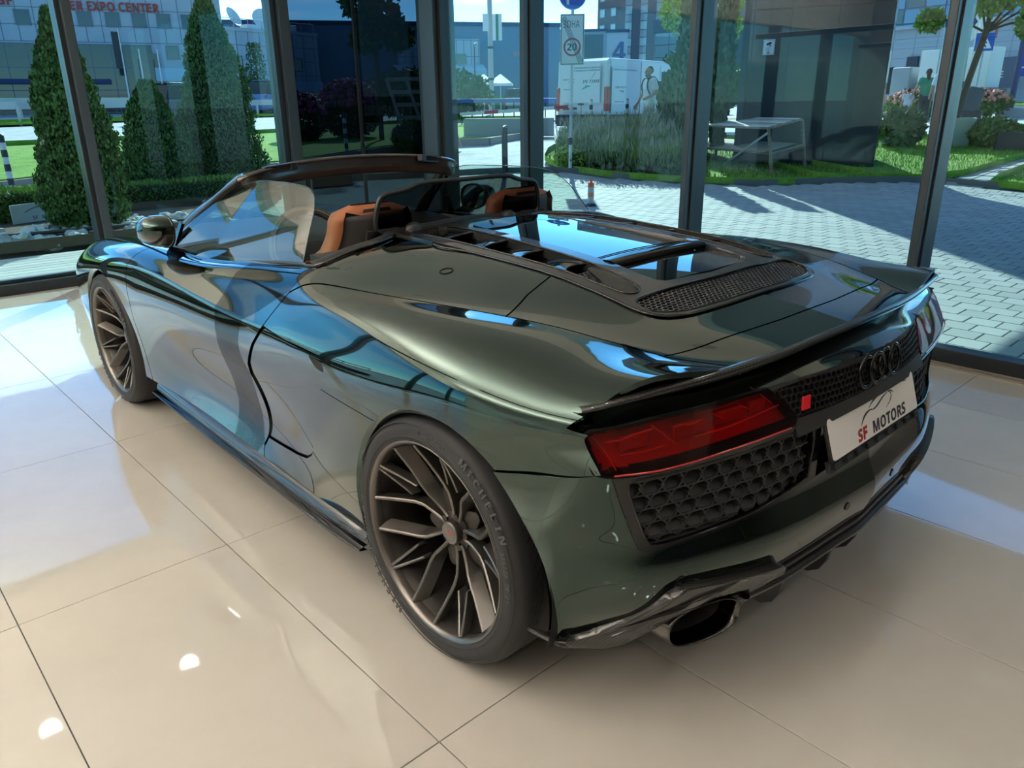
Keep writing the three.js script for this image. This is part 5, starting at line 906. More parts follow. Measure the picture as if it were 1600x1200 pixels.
const bladeGeom = (() => { const g = new THREE.BufferGeometry(); g.setAttribute('position', new THREE.Float32BufferAttribute([-0.05, 0, 0, 0.05, 0, 0, 0.04, 0.5, 0.05, -0.04, 0.5, 0.05, 0, 1, 0.18], 3)); g.setIndex([0, 1, 2, 0, 2, 3, 3, 2, 4]); g.setAttribute('uv', new THREE.Float32BufferAttribute(new Array(10).fill(0), 2)); g.computeVertexNormals(); return g; })();
const inPoly = (poly) => { const s = sdPoly(poly), xs = poly.map((p) => p[0]), zs = poly.map((p) => p[1]); return () => { for (;;) { const x = lerp(Math.min(...xs), Math.max(...xs), rnd()), z = lerp(Math.min(...zs), Math.max(...zs), rnd()); if (s(x, z) > 0.03) return [x, z]; } }; };
reseed(4);
{ const pk = inPoly(LAWN.right), g = new THREE.Group(); g.name = 'grass'; g.userData = { label: 'bright green short grass on the lawn behind the right-hand glazing', category: 'grass', kind: 'stuff' }; scene.add(g); scatter('blades', g, bladeGeom, O.leafC, 9000, () => { const [x, z] = pk(); return { t: on(x, z, 0.0), r: [(rnd() - 0.5) * 0.7, rnd() * 6.3, 0], s: [0.12, 0.05 + 0.06 * rnd(), 0.12] }; }); const pk2 = inPoly(LAWN.right2); scatter('blades_001', g, bladeGeom, O.leafC, 5000, () => { const [x, z] = pk2(); return { t: on(x, z, 0.0), r: [(rnd() - 0.5) * 0.7, rnd() * 6.3, 0], s: [0.12, 0.05 + 0.06 * rnd(), 0.12] }; }); const pk3 = inPoly(LAWN.bed); scatter('blades_002', g, bladeGeom, O.leafB, 7000, () => { const [x, z] = pk3(); return { t: on(x, z, 0.0), r: [(rnd() - 0.5) * 0.7, rnd() * 6.3, 0], s: [0.13, 0.06 + 0.08 * rnd(), 0.13] }; }); }
// white cobbles and the hedge by the terrace
{
  reseed(21); const bed = patch('ground', [[-6, -8.2], [0.9, -8.25], [2.4, -8.6], [4.2, -10.9], [1.3, -11.15], [-6, -10.9]], 0.02, O.soil, 0.4);
  const st = new THREE.IcosahedronGeometry(0.075, 1); { const p = st.attributes.position; for (let i = 0; i < p.count; i++) { const k = 1 + 0.18 * Math.sin(p.getX(i) * 91 + p.getY(i) * 57) ; p.setXYZ(i, p.getX(i) * k * 1.25, p.getY(i) * k * 0.7, p.getZ(i) * k); } st.computeVertexNormals(); }
  const wm = [std(lin(0.55, 0.56, 0.55), 0.8), std(lin(0.38, 0.38, 0.36), 0.8), std(lin(0.24, 0.24, 0.23), 0.8)]; let first = null;
  for (let i = 0; i < 170; i++) { const x = lerp(-1.6, 2.4, rnd()), z = lerp(-9.95, -8.3, rnd()); const s = 0.65 + 0.8 * rnd(); const c = new THREE.Mesh(st, wm[(rnd() * 3) | 0]); c.name = numbered('cobble'); c.position.set(...on(x, z, 0.05)); c.rotation.set(rnd() - 0.5, rnd() * 6.3, rnd() - 0.5); c.scale.setScalar(s); tag(c, 'pale rounded cobble in the stone strip below the hedge', 'stone', 'cobbles in the strip below the hedge'); scene.add(c); }
  solo('edging_pipe', tube([[-4, -0.01, -9.05], [-2, 0.02, -9.12], [-0.5, 0.03, -9.08], [0.8, 0.03, -8.95], [2.2, 0.05, -8.85]].map(([x, y, z]) => on(x, z, 0.10)), 0.022, 40, 6), O.dark, 'thin dark hose lying along the white cobble strip', 'hose');
  const h = thing('hedge', 'low clipped green hedge behind the white cobbles, with a sign board on it', 'hedge');
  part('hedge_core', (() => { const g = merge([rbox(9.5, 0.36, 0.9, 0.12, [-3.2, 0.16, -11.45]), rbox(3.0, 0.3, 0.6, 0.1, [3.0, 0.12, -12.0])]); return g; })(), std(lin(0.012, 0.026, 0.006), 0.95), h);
  scatter('leaves', h, leafGeom, O.leafB, 14000, () => { const b = rnd() < 0.8, x = b ? lerp(-2.5, 1.65, rnd()) : lerp(1.5, 4.5, rnd()), f = rnd(), cz = b ? -11.45 : -12.0, hw = b ? 0.47 : 0.32, yt = b ? 0.34 : 0.27; const p = f < 0.45 ? [x, yt + 0.03 * rnd(), cz + (rnd() * 2 - 1) * hw] : [x, (yt - 0.02) * rnd(), cz + hw]; return { t: p, s: 0.035 + 0.03 * rnd() }; });
  scatter('new_shoots', h, leafGeom, O.leafC, 7000, () => { const b = rnd() < 0.8, x = b ? lerp(-2.5, 1.65, rnd()) : lerp(1.5, 4.5, rnd()); return { t: [x, (b ? 0.34 : 0.27) + 0.04 * rnd(), (b ? -11.45 : -12.0) + (rnd() * 2 - 1) * (b ? 0.46 : 0.3)], r: [(rnd() - 0.5) * 1.4, rnd() * 6.3, 0], s: 0.03 + 0.04 * rnd() }; });
  const tex = canvasTex(512, 128, (c, w, hh) => { c.fillStyle = '#b9bcc0'; c.fillRect(0, 0, w, hh); c.strokeStyle = '#4a4d52'; c.lineWidth = 6; c.beginPath(); c.moveTo(90, 58); c.bezierCurveTo(160, 20, 260, 10, 330, 40); c.bezierCurveTo(360, 48, 390, 46, 420, 40); c.stroke(); c.lineWidth = 4; c.beginPath(); c.moveTo(230, 30); c.bezierCurveTo(210, 60, 240, 70, 270, 72); c.stroke(); c.font = 'bold 40px sans-serif'; c.fillStyle = '#3a3d42'; c.fillText('MOTORS', 210, 116); c.fillStyle = '#9a2430'; c.fillText('SF', 140, 116); });
  const s = thing('sign_board', 'pale sign board with a car outline and lettering, leaning on the low hedge', 'sign', [0.60, 0.12, -10.90], 0.36); const b1 = part('board', rbox(0.98, 0.25, 0.02, 0.004), std(lin(0.55, 0.56, 0.58), 0.5), s); part('print', (() => { const g = new THREE.PlaneGeometry(0.96, 0.235); g.translate(0, 0, 0.0105); return g; })(), std(0xffffff, 0.5, 0, { map: tex }), b1); s.children[0].rotation.z = 0.0; part('stake', box(0.03, 0.45, 0.02, [-0.3, -0.25, -0.02]), O.dark, s); part('stake', box(0.03, 0.45, 0.02, [0.3, -0.25, -0.02]), O.dark, s);
}
// ---------------------------------------------------------------- conifers, bushes, trees
function conifer(x, z, h, r, label, seed, lean = 0) {
  reseed(seed); const o = thing('conifer', label, 'conifer', on(x, z), 0);
  part('trunk', cyl(0.07, 0.03, h * 0.9, 8, [0, h * 0.45, 0]), O.bark, o);
  const prof = (t) => r * Math.pow(Math.sin(Math.PI * Math.min(1, 0.16 + 0.84 * (1 - t)) / 2), 0.9) * (t < 0.08 ? 0.8 + t * 2.5 : 1) * (1 - t ** 6 * 0.5);
  const rows = Array.from({ length: 15 }, (_, i) => { const t = i / 14; return Array.from({ length: 17 }, (_, j) => { const a = j / 16 * 6.2832, q = prof(t) * 0.8; return [q * Math.cos(a), 0.08 + t * h * 0.95, q * Math.sin(a)]; }); });
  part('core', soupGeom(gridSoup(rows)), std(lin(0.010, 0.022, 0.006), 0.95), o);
  const lump = (t, a) => 1 + 0.16 * Math.sin(a * 3 + t * 21 + seed) * Math.sin(t * 33 + a * 2);
  scatter('foliage', o, leafGeom, O.leafA, 15000, () => { const t = Math.pow(rnd(), 1.25), a = rnd() * 6.2832, q = prof(t) * lump(t, a) * (0.84 + 0.22 * rnd()); return { t: [q * Math.cos(a), 0.05 + t * h * 0.97, q * Math.sin(a)], r: [-0.5 * Math.sin(a) + (rnd() - 0.5), rnd() * 6.3, 0.4 * Math.cos(a) + (rnd() - 0.5)], s: 0.035 + 0.04 * rnd() }; }, 0.6);
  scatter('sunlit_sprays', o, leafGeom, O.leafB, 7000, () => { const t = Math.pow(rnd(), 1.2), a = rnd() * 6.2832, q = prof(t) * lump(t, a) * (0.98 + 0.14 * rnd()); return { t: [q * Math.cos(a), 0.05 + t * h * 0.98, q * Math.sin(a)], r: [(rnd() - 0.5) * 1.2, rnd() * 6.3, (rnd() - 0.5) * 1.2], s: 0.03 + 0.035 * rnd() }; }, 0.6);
  return o;
}
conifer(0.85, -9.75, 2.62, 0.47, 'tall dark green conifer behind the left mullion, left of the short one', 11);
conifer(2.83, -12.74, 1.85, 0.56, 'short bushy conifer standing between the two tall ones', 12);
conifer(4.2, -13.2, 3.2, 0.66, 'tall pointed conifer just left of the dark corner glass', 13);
function bush(name, label, cat, x, z, rx, h, n, m, opt = {}) {
  reseed(opt.seed || 31); const o = thing(name, label, cat, on(x, z), 0, opt.group);
  if (opt.trunk) part('stem', merge(Array.from({ length: 4 }, (_, i) => bar([(i - 1.5) * 0.05, 0, 0], [(i - 1.5) * rx * 0.4, h * 0.7, (i % 2 - 0.5) * rx * 0.4], 0.02, 6))), O.bark, o).userData.kind = 'stuff';
  scatter('foliage', o, leafGeom, m, n, () => { const a = rnd() * 6.2832, u = rnd() * 2 - 1, k = Math.cbrt(0.35 + 0.65 * rnd()), s = Math.sqrt(1 - u * u); return { t: [rx * k * s * Math.cos(a) * (opt.sx || 1), h * (0.5 + 0.5 * u * k), rx * k * s * Math.sin(a)], s: (opt.leaf || 0.1) * (0.6 + 0.8 * rnd()) }; }, 0.6);
  if (opt.flowers) scatter('blossoms', o, new THREE.IcosahedronGeometry(1, 0), opt.flowerMat || O.pink, opt.flowers, () => { const a = rnd() * 6.2832, u = 0.15 + 0.85 * rnd(), s = Math.sqrt(1 - u * u) ; return { t: [rx * s * Math.cos(a) * (opt.sx || 1), h * (0.5 + 0.52 * u), rx * s * Math.sin(a)], s: (opt.flower || 0.05) * (0.6 + 0.8 * rnd()) }; }, 0.4);
  return o;
}
bush('flowering_shrub', 'dark shrub with magenta blossoms seen through the dark corner glass', 'shrub', 10.3, -18.6, 0.85, 1.55, 6500, O.leafA, { flowers: 500, seed: 41, sx: 1.1, flower: 0.05 });
bush('flowering_shrub', 'smaller magenta-flowered shrub left of the striped bollard behind dark glass', 'shrub', 8.7, -18.3, 0.6, 1.2, 3500, O.leafA, { flowers: 260, seed: 42, flower: 0.05 });
bush('clipped_shrub', 'shadowed green shrub beside the leaning white slatted rack', 'shrub', 9.3, -13.9, 0.7, 0.7, 2600, O.leafA, { seed: 43 });
// lavender bed in front of the van
{
  const o = thing('lavender_bed', 'mass of grey-green lavender with long thin stalks in front of the white van', 'lavender'); o.userData.kind = 'stuff'; reseed(55);
  const pk = inPoly([[10.35, -10.5], [9.95, -9.7], [10.0, -8.5], [10.4, -7.5], [11.0, -7.3], [13.6, -9.2], [15.0, -11.0], [13.2, -11.6], [11.4, -11.4]]);
  const mound = (x, z) => 0.42 + 0.16 * Math.sin(x * 2.7 + 1) * Math.cos(z * 2.3) + 0.06 * Math.sin(z * 7);
  scatter('low_leaves', o, leafGeom, O.leafD, 11000, () => { const [x, z] = pk(); return { t: on(x, z, mound(x, z) * rnd()), r: [(rnd() - 0.5) * 1.2, rnd() * 6.3, (rnd() - 0.5) * 1.2], s: 0.10 + 0.10 * rnd() }; }, 0.6);
  scatter('stalks', o, bladeGeom, std(lin(0.19, 0.27, 0.10), 0.7), 9000, () => { const [x, z] = pk(); return { t: on(x, z, mound(x, z) * 0.6), r: [(rnd() - 0.5) * 0.7, rnd() * 6.3, (rnd() - 0.5) * 0.5], s: [0.16, 0.25 + 0.28 * rnd(), 0.3] }; }, 0.5);
  scatter('flower_spikes', o, bladeGeom, std(lin(0.30, 0.30, 0.26), 0.7), 1500, () => { const [x, z] = pk(); return { t: on(x, z, mound(x, z) * 0.9 + 0.18 + 0.1 * rnd()), r: [(rnd() - 0.5) * 0.5, rnd() * 6.3, (rnd() - 0.5) * 0.5], s: [0.25, 0.14 + 0.1 * rnd(), 0.25] }; }, 0.4);
}
bush('rounded_shrub', 'yellow-green leafy shrub at the foot of the zone sign post', 'shrub', 10.15, -9.75, 0.42, 0.5, 1500, O.leafC, { seed: 44, leaf: 0.07 });
// slim cypress-like bush, tree behind the pylon, street tree
function airy(name, label, cat, x, z, h, r, n, m, seed) { reseed(seed); const o = thing(name, label, cat, on(x, z)); part('trunk', bar([0, 0, 0], [0.05, h * 0.95, 0.02], 0.035, 8, 0.012), O.bark, o); scatter('foliage', o, leafGeom, m, n, () => { const t = rnd(), a = rnd() * 6.2832, q = r * (0.35 + 0.65 * Math.sin(Math.PI * (0.12 + 0.80 * (1 - t)))) * Math.sqrt(rnd()); return { t: [q * Math.cos(a), 0.2 + t * h, q * Math.sin(a)], r: [(rnd() - 0.5) * 0.9, rnd() * 6.3, (rnd() - 0.5) * 0.9], s: 0.09 + 0.09 * rnd() }; }, 0.6); return o; }
airy('juniper', 'tall thin grey-green juniper just left of the mullion by the rusty table', 'conifer', 12.05, -8.35, 3.3, 0.27, 4200, O.leafD, 61);
airy('juniper', 'feathery tall juniper directly behind the rusty table', 'conifer', 12.75, -8.05, 3.4, 0.22, 2600, O.leafD, 62);
airy('juniper', 'lower juniper between the walking man and the tall juniper', 'conifer', 13.1, -9.45, 1.45, 0.36, 3000, O.leafD, 63);
function tree(name, label, x, z, trunk, crown, n, m, seed, lean = [0, 0]) {
  reseed(seed); const o = thing(name, label, 'tree', on(x, z));
  const tr = part('trunk', tube([[0, 0, 0], [lean[0] * 0.35, trunk * 0.4, lean[1] * 0.35], [lean[0], trunk, lean[1]]], 0.07, 16, 8), O.bark, o);
  part('branches', merge(crown.map(([cx, cy, cz]) => tube([[lean[0] * 0.9, trunk * 0.92, lean[1] * 0.9], [lerp(lean[0], cx, 0.5), lerp(trunk, cy, 0.6), lerp(lean[1], cz, 0.5)], [cx, cy, cz]], 0.025, 8, 5))), O.bark, o).userData.kind = 'stuff';
  scatter('crown', o, leafGeom, m, n, () => { const c = crown[(rnd() * crown.length) | 0], a = rnd() * 6.2832, u = rnd() * 2 - 1, k = Math.cbrt(0.2 + 0.8 * rnd()), s = Math.sqrt(1 - u * u); return { t: [c[0] + c[3] * k * s * Math.cos(a), c[1] + c[3] * 0.8 * k * u, c[2] + c[3] * k * s * Math.sin(a)], s: 0.10 + 0.10 * rnd() }; }, 0.7);
  return o;
}
tree('street_tree', 'young leafy street tree with a thin leaning trunk in the concrete planter', 17.1, -4.95, 2.45, [[-0.2, 3.0, 0.35, 0.5], [0.1, 3.1, 1.1, 0.62], [0.3, 2.75, 1.45, 0.42], [0.0, 2.35, 1.2, 0.28], [-0.2, 3.6, 0.7, 0.7], [-0.1, 2.55, -0.75, 0.22], [0, 3.4, -0.2, 0.6], [0.2, 3.3, 1.8, 0.45]], 5200, O.leafC, 71, [0.1, 0.35]);
tree('street_tree', 'light green tree behind the road signs and the dark pylon', 22.0, -15.0, 2.6, [[-0.6, 3.6, -0.2, 0.9], [0.5, 3.2, 0.3, 0.9], [0, 4.3, 0, 1.1], [-0.4, 2.4, 0.5, 0.6], [0.6, 4.2, 0.6, 0.8]], 4200, O.leafC, 72, [0, 0]);
bush('round_tree', 'dark green round bush behind the rusty table', 'shrub', 27.0, -18.5, 2.0, 2.8, 3600, O.leafA, { seed: 73, leaf: 0.22 });
tree('street_tree', 'dark leafy tree seen through the dark corner glass', 10.2, -16.9, 2.4, [[0.2, 3.0, 0.1, 0.55], [-0.5, 3.3, 0.2, 0.5], [0.6, 2.6, 0.2, 0.4], [0.0, 3.9, 0, 0.8], [-0.3, 2.5, 0, 0.4]], 3600, O.leafB, 74);
bush('roadside_hedge', 'dense dark hedge across the road behind dark corner glass', 'hedge', 20.5, -28.5, 3.0, 2.2, 4200, O.leafA, { seed: 75, leaf: 0.25 });
bush('rose_bed', 'bed of salmon-pink roses beside the far road', 'flower bed', 30.2, -10.5, 1.3, 1.0, 3200, O.leafB, { seed: 76, leaf: 0.14, flowers: 420, flowerMat: std(lin(0.55, 0.20, 0.16), 0.6), flower: 0.06, sx: 1.2 });
bush('rose_bed', 'second salmon-pink rose bed to the right of the leaning tree trunk', 'flower bed', 31.9, -9.3, 1.3, 1.0, 3200, O.leafB, { seed: 77, leaf: 0.14, flowers: 420, flowerMat: std(lin(0.55, 0.20, 0.16), 0.6), flower: 0.06, sx: 1.2 });
bush('planter_shrub', 'spreading green juniper shrub right of the concrete planter', 'shrub', 17.0, -4.05, 0.5, 0.6, 2600, O.leafB, { seed: 78, leaf: 0.09 });
bush('ornamental_grass', 'pale upright grass tuft left of the concrete planter', 'grass tuft', 16.5, -5.75, 0.42, 0.75, 2400, O.leafD, { seed: 79, leaf: 0.14 });
airy('spruce', 'small dark spruce in front of the white panelled hall', 'conifer', 23.1, -50.9, 4.2, 0.7, 1800, O.leafA, 64);
bush('round_tree', 'rounded dark green tree in front of the white hall entrance', 'tree', 21.5, -49.4, 1.5, 2.2, 2200, O.leafA, { seed: 65, leaf: 0.3 });
// ---------------------------------------------------------------- people: one continuous body each, clothing and hair as children
function blobMesh(bones, cell, pad = 0.1, k = 0.035) { // bones: [a, b, ra, rb]; smooth union of tapered capsules
  const lo = [1e9, 1e9, 1e9], hi = [-1e9, -1e9, -1e9];
  for (const [a, b, ra, rb] of bones) for (let i = 0; i < 3; i++) { lo[i] = Math.min(lo[i], a[i] - ra, b[i] - rb); hi[i] = Math.max(hi[i], a[i] + ra, b[i] + rb); }
  const size = Math.max(...hi.map((h, i) => h - lo[i])) + 2 * pad, n = Math.ceil(size / cell), c = hi.map((h, i) => (h + lo[i]) / 2);
  const mc = new MarchingCubes(n, new THREE.MeshBasicMaterial(), false, false, 400000); mc.isolation = 0; const f = mc.field, half = size / 2;
  f.fill(1e3); const ix = (v, i) => ((v - c[i]) / half + 1) * n / 2;
  for (const [a, b, ra, rb, sq] of bones) {
    const ab = [b[0] - a[0], b[1] - a[1], b[2] - a[2]], l2 = ab[0] ** 2 + ab[1] ** 2 + ab[2] ** 2, R = (Math.max(ra, rb) + 0.05) * 1.3;
    const r = [0, 1, 2].map((i) => [Math.max(0, Math.floor(ix(Math.min(a[i], b[i]) - R, i))), Math.min(n - 1, Math.ceil(ix(Math.max(a[i], b[i]) + R, i)))]);
    for (let zz = r[2][0]; zz <= r[2][1]; zz++) for (let yy = r[1][0]; yy <= r[1][1]; yy++) for (let xx = r[0][0]; xx <= r[0][1]; xx++) {
      let x = c[0] + (xx / (n / 2) - 1) * half - a[0], y = c[1] + (yy / (n / 2) - 1) * half - a[1], z = c[2] + (zz / (n / 2) - 1) * half - a[2];
      const t = l2 ? clamp((x * ab[0] + y * ab[1] + z * ab[2]) / l2, 0, 1) : 0; x -= ab[0] * t; y -= ab[1] * t; z -= ab[2] * t; if (sq) { x *= sq[0]; y *= sq[1]; z *= sq[2]; }
      const e = Math.sqrt(x * x + y * y + z * z) - lerp(ra, rb, t), k0 = xx + yy * n + zz * n * n, d = f[k0], h = Math.max(k - Math.abs(d - e), 0) / k; f[k0] = Math.min(d, e) - h * h * k * 0.25;
    }
  }
  for (let i = 0; i < f.length; i++) f[i] = -f[i];
  mc.update(); const cnt = mc.count, g = new THREE.BufferGeometry(), P = new Float32Array(cnt * 3), N = new Float32Array(cnt * 3);
  for (let i = 0; i < cnt; i++) for (let j = 0; j < 3; j++) { P[i * 3 + j] = c[j] + mc.positionArray[i * 3 + j] * half; N[i * 3 + j] = mc.normalArray[i * 3 + j]; }
  g.setAttribute('position', new THREE.BufferAttribute(P, 3)); g.setAttribute('normal', new THREE.BufferAttribute(N, 3)); g.setAttribute('uv', new THREE.BufferAttribute(new Float32Array(cnt * 2), 2)); return g;
}
const skin = std(lin(0.42, 0.22, 0.145), 0.6);
function makePerson(label, pos, turn, o) { // local: faces +z, height about 1.78
  const p = thing('person', label, 'person', pos, turn);
  const J = o.joints, B = [];
  const hand = (w, e, s) => { // palm, four fingers, thumb
    const d = V(w[0] - e[0], w[1] - e[1], w[2] - e[2]).normalize(), at = (k, dx, dz) => [w[0] + d.x * k + dx, w[1] + d.y * k, w[2] + d.z * k + dz], r = [[w, at(0.085, 0, 0), 0.026, 0.03]];
    for (let i = 0; i < 4; i++) { const z = (i - 1.5) * 0.019; r.push([at(0.085, 0, z), at(0.125, -s * 0.006, z), 0.0095, 0.009], [at(0.125, -s * 0.006, z), at([0.158, 0.168, 0.162, 0.148][i], -s * 0.02, z), 0.009, 0.0075]); }
    r.push([at(0.03, 0, 0.03), at(0.075, -s * 0.01, 0.052), 0.012, 0.010], [at(0.075, -s * 0.01, 0.052), at(0.11, -s * 0.02, 0.05), 0.010, 0.008]); return r;
  };
  const [hd, nk] = [J.head, J.neck];
  B.push([[nk[0], nk[1] - 0.08, nk[2]], [hd[0], hd[1] - 0.08, hd[2]], 0.062, 0.058]);
  B.push([[hd[0], hd[1] + 0.02, hd[2] - 0.012], [hd[0], hd[1] - 0.03, hd[2] + 0.012], 0.094, 0.075]);
  B.push([[hd[0], hd[1] - 0.075, hd[2] + 0.045], [hd[0], hd[1] - 0.085, hd[2] + 0.055], 0.045, 0.038]);
  B.push([[hd[0], hd[1] + 0.005, hd[2] + 0.085], [hd[0], hd[1] - 0.03, hd[2] + 0.108], 0.012, 0.018]); // nose
  for (const s of [-1, 1]) B.push([[hd[0] + s * 0.083, hd[1] - 0.02, hd[2]], [hd[0] + s * 0.086, hd[1] + 0.02, hd[2] - 0.008], 0.016, 0.02]);
  B.push([J.hip, J.chest, 0.13, 0.145, [0.78, 1, 1.15]], [J.chest, [nk[0], nk[1] - 0.1, nk[2]], 0.14, 0.09, [0.8, 1, 1.1]]);
  for (const s of ['L', 'R']) {
    const g = s === 'L' ? 1 : -1;
    B.push([[nk[0], nk[1] - 0.10, nk[2]], J['sh' + s], 0.07, 0.062], [J['sh' + s], J['el' + s], 0.056, 0.043], [J['el' + s], J['wr' + s], 0.042, 0.028], ...hand(J['wr' + s], J['el' + s], g));
    B.push([J['hp' + s], J['kn' + s], 0.088, 0.058], [J['kn' + s], J['an' + s], 0.056, 0.036], [[J['an' + s][0], J['an' + s][1] - 0.03, J['an' + s][2] - 0.02], [J['an' + s][0], J['an' + s][1] - 0.055, J['an' + s][2] + 0.13], 0.042, 0.036]);
  }
  part('body', blobMesh(B, 0.0135, 0.08, 0.03), skin, p);
  const cl = (name, bones, m, k = 0.03) => part(name, blobMesh(bones, 0.016, 0.08, k), m, p);
  const sleeve = (s, f) => [[J['sh' + s], [0, 1, 2].map((i) => lerp(J['sh' + s][i], J['el' + s][i], f)), 0.075, 0.068]];
  cl('shirt', [[[J.hip[0], J.hip[1] - 0.04, J.hip[2]], J.chest, 0.158, 0.168, [0.80, 1, 1.12]], [J.chest, [nk[0], nk[1] - 0.10, nk[2]], 0.165, 0.10, [0.8, 1, 1.08]], [[nk[0], nk[1] - 0.11, nk[2]], J.shL, 0.082, 0.074], [[nk[0], nk[1] - 0.11, nk[2]], J.shR, 0.082, 0.074], ...sleeve('L', o.sleeve), ...sleeve('R', o.sleeve)], o.shirt);
  const leg = (s, f) => { const a = J['hp' + s], b = J['kn' + s], e = J['an' + s]; if (f <= 1) return [[a, [0, 1, 2].map((i) => lerp(a[i], b[i], f)), 0.112, 0.098]]; return [[a, b, 0.108, 0.076], [b, [0, 1, 2].map((i) => lerp(b[i], e[i], f - 1)), 0.076, 0.062]]; };
  cl(o.shorts ? 'shorts' : 'trousers', [[[J.hip[0], J.hip[1] + 0.02, J.hip[2]], [J.hip[0], J.hip[1] - 0.10, J.hip[2]], 0.15, 0.15, [0.82, 1, 1.1]], ...leg('L', o.leg), ...leg('R', o.leg)], o.pants);
  part('hair', (() => { const b = [[[hd[0], hd[1] + 0.042, hd[2] - 0.026], [hd[0], hd[1] + 0.02, hd[2] - 0.035], 0.088, 0.088]]; if (o.beard) b.push([[hd[0], hd[1] - 0.088, hd[2] + 0.05], [hd[0], hd[1] - 0.098, hd[2] + 0.058], 0.044, 0.036]); if (o.longHair) b.push([[hd[0], hd[1], hd[2] - 0.06], [hd[0], hd[1] - 0.28, hd[2] - 0.09], 0.075, 0.05]); return blobMesh(b, 0.008, 0.04, 0.01); })(), o.hair, p);
  for (const s of [-1, 1]) { part('eye', xf(new THREE.SphereGeometry(0.011, 10, 8), { t: [hd[0] + s * 0.032, hd[1] + 0.004, hd[2] + 0.082] }), O.dark, p); part('eyebrow', xf(new THREE.CapsuleGeometry(0.004, 0.022, 3, 6), { r: [0, 0, Math.PI / 2], t: [hd[0] + s * 0.034, hd[1] + 0.024, hd[2] + 0.086] }), o.hair, p); }
  part('mouth', xf(new THREE.CapsuleGeometry(0.005, 0.03, 3, 6), { r: [0, 0, Math.PI / 2], t: [hd[0], hd[1] - 0.062, hd[2] + 0.096] }), std(lin(0.30, 0.10, 0.08), 0.6), p);
  for (const s of ['L', 'R']) { const a = J['an' + s]; part('shoe', blobMesh([[[a[0], a[1] - 0.035, a[2] - 0.03], [a[0], a[1] - 0.045, a[2] + 0.06], 0.052, 0.05], [[a[0], a[1] - 0.045, a[2] + 0.06], [a[0], a[1] - 0.055, a[2] + 0.15], 0.05, 0.036]], 0.012, 0.05, 0.02), o.shoes, p); }
  return p;
}
const walkJ = { head: [0, 1.655, 0.06], neck: [0, 1.50, 0.02], chest: [0, 1.25, 0.01], hip: [0, 0.98, 0], shL: [0.19, 1.43, 0.03], shR: [-0.19, 1.43, -0.01], elL: [0.25, 1.16, -0.07], elR: [-0.25, 1.15, 0.05], wrL: [0.20, 1.06, 0.13], wrR: [-0.26, 0.90, 0.20], hpL: [0.095, 0.92, 0], hpR: [-0.095, 0.92, 0], knL: [0.10, 0.50, 0.12], knR: [-0.10, 0.50, 0.02], anL: [0.10, 0.10, 0.30], anR: [-0.10, 0.13, -0.28] };
{
  const man = makePerson('bearded man in white polo shirt and pale shorts walking past the van with a backpack', on(14.7, -11.37), -Math.PI * 0.62, { joints: walkJ, sleeve: 0.62, leg: 0.92, shorts: true, shirt: std(lin(0.62, 0.64, 0.72), 0.8), pants: std(lin(0.62, 0.62, 0.56), 0.8), hair: std(lin(0.03, 0.02, 0.015), 0.8), beard: true, shoes: std(lin(0.7, 0.7, 0.7), 0.6) });
  part('shirt_collar', tube([[-0.07, 1.50, 0.06], [0, 1.475, 0.105], [0.07, 1.50, 0.06]], 0.012, 12, 6), std(lin(0.10, 0.11, 0.13), 0.8), man);
  const bag = thing('backpack', 'black backpack worn by the walking man in white', 'backpack', man.position.toArray(), man.rotation.y);
  part('bag_body', rbox(0.30, 0.46, 0.17, 0.06, [0, 1.20, -0.235], [0.05, 0, 0], 4), O.dark, bag); part('bag_pocket', rbox(0.22, 0.2, 0.05, 0.025, [0, 1.10, -0.33]), O.dark, bag);
  for (const s of [-1, 1]) part('strap', tube([[s * 0.11, 1.40, -0.16], [s * 0.12, 1.52, -0.03], [s * 0.125, 1.47, 0.12], [s * 0.135, 1.28, 0.165], [s * 0.155, 1.08, 0.05], [s * 0.14, 1.0, -0.16]], 0.02, 30, 6), O.dark, bag);
  const standJ = { ...walkJ, knL: [0.10, 0.50, 0.06], anL: [0.12, 0.10, 0.12], knR: [-0.10, 0.50, 0.0], anR: [-0.12, 0.11, -0.14], elR: [-0.25, 1.16, 0.02], wrR: [-0.25, 0.98, 0.22], wrL: [0.30, 0.92, 0.06], elL: [0.27, 1.15, -0.02] };
  const m2 = makePerson('man in white T-shirt with an orange back print walking away', on(25.6, -8.25), Math.PI * 0.66, { joints: standJ, sleeve: 0.75, leg: 1.85, shirt: std(lin(0.66, 0.68, 0.74), 0.8), pants: std(lin(0.30, 0.32, 0.33), 0.85), hair: std(lin(0.02, 0.015, 0.012), 0.8), shoes: std(lin(0.5, 0.5, 0.5), 0.6) });
  part('back_print', merge([rbox(0.10, 0.12, 0.012, 0.004, [-0.05, 1.33, -0.142], [0, 0, 0.1]), rbox(0.07, 0.08, 0.012, 0.004, [0.05, 1.31, -0.142], [0, 0, -0.2])]), std(lin(0.7, 0.13, 0.04), 0.7), m2).userData.kind = 'stuff';
  makePerson('woman in a green top walking beside the man in the printed T-shirt', on(26.0, -8.85), Math.PI * 0.66, { joints: { ...standJ, wrL: [0.42, 0.95, 0.02], elL: [0.32, 1.17, 0] }, sleeve: 0.5, leg: 1.9, shirt: std(lin(0.03, 0.22, 0.13), 0.8), pants: O.dark, hair: std(lin(0.06, 0.035, 0.02), 0.8), longHair: true, shoes: O.dark }).scale.setScalar(0.95);
  makePerson('small child in a pale shirt at the left edge of the walking family', on(25.9, -9.35), Math.PI * 0.66, { joints: standJ, sleeve: 0.6, leg: 0.95, shorts: true, shirt: std(lin(0.5, 0.52, 0.62), 0.8), pants: std(lin(0.36, 0.30, 0.25), 0.8), hair: std(lin(0.05, 0.03, 0.02), 0.8), shoes: O.dark }).scale.setScalar(0.62);
}
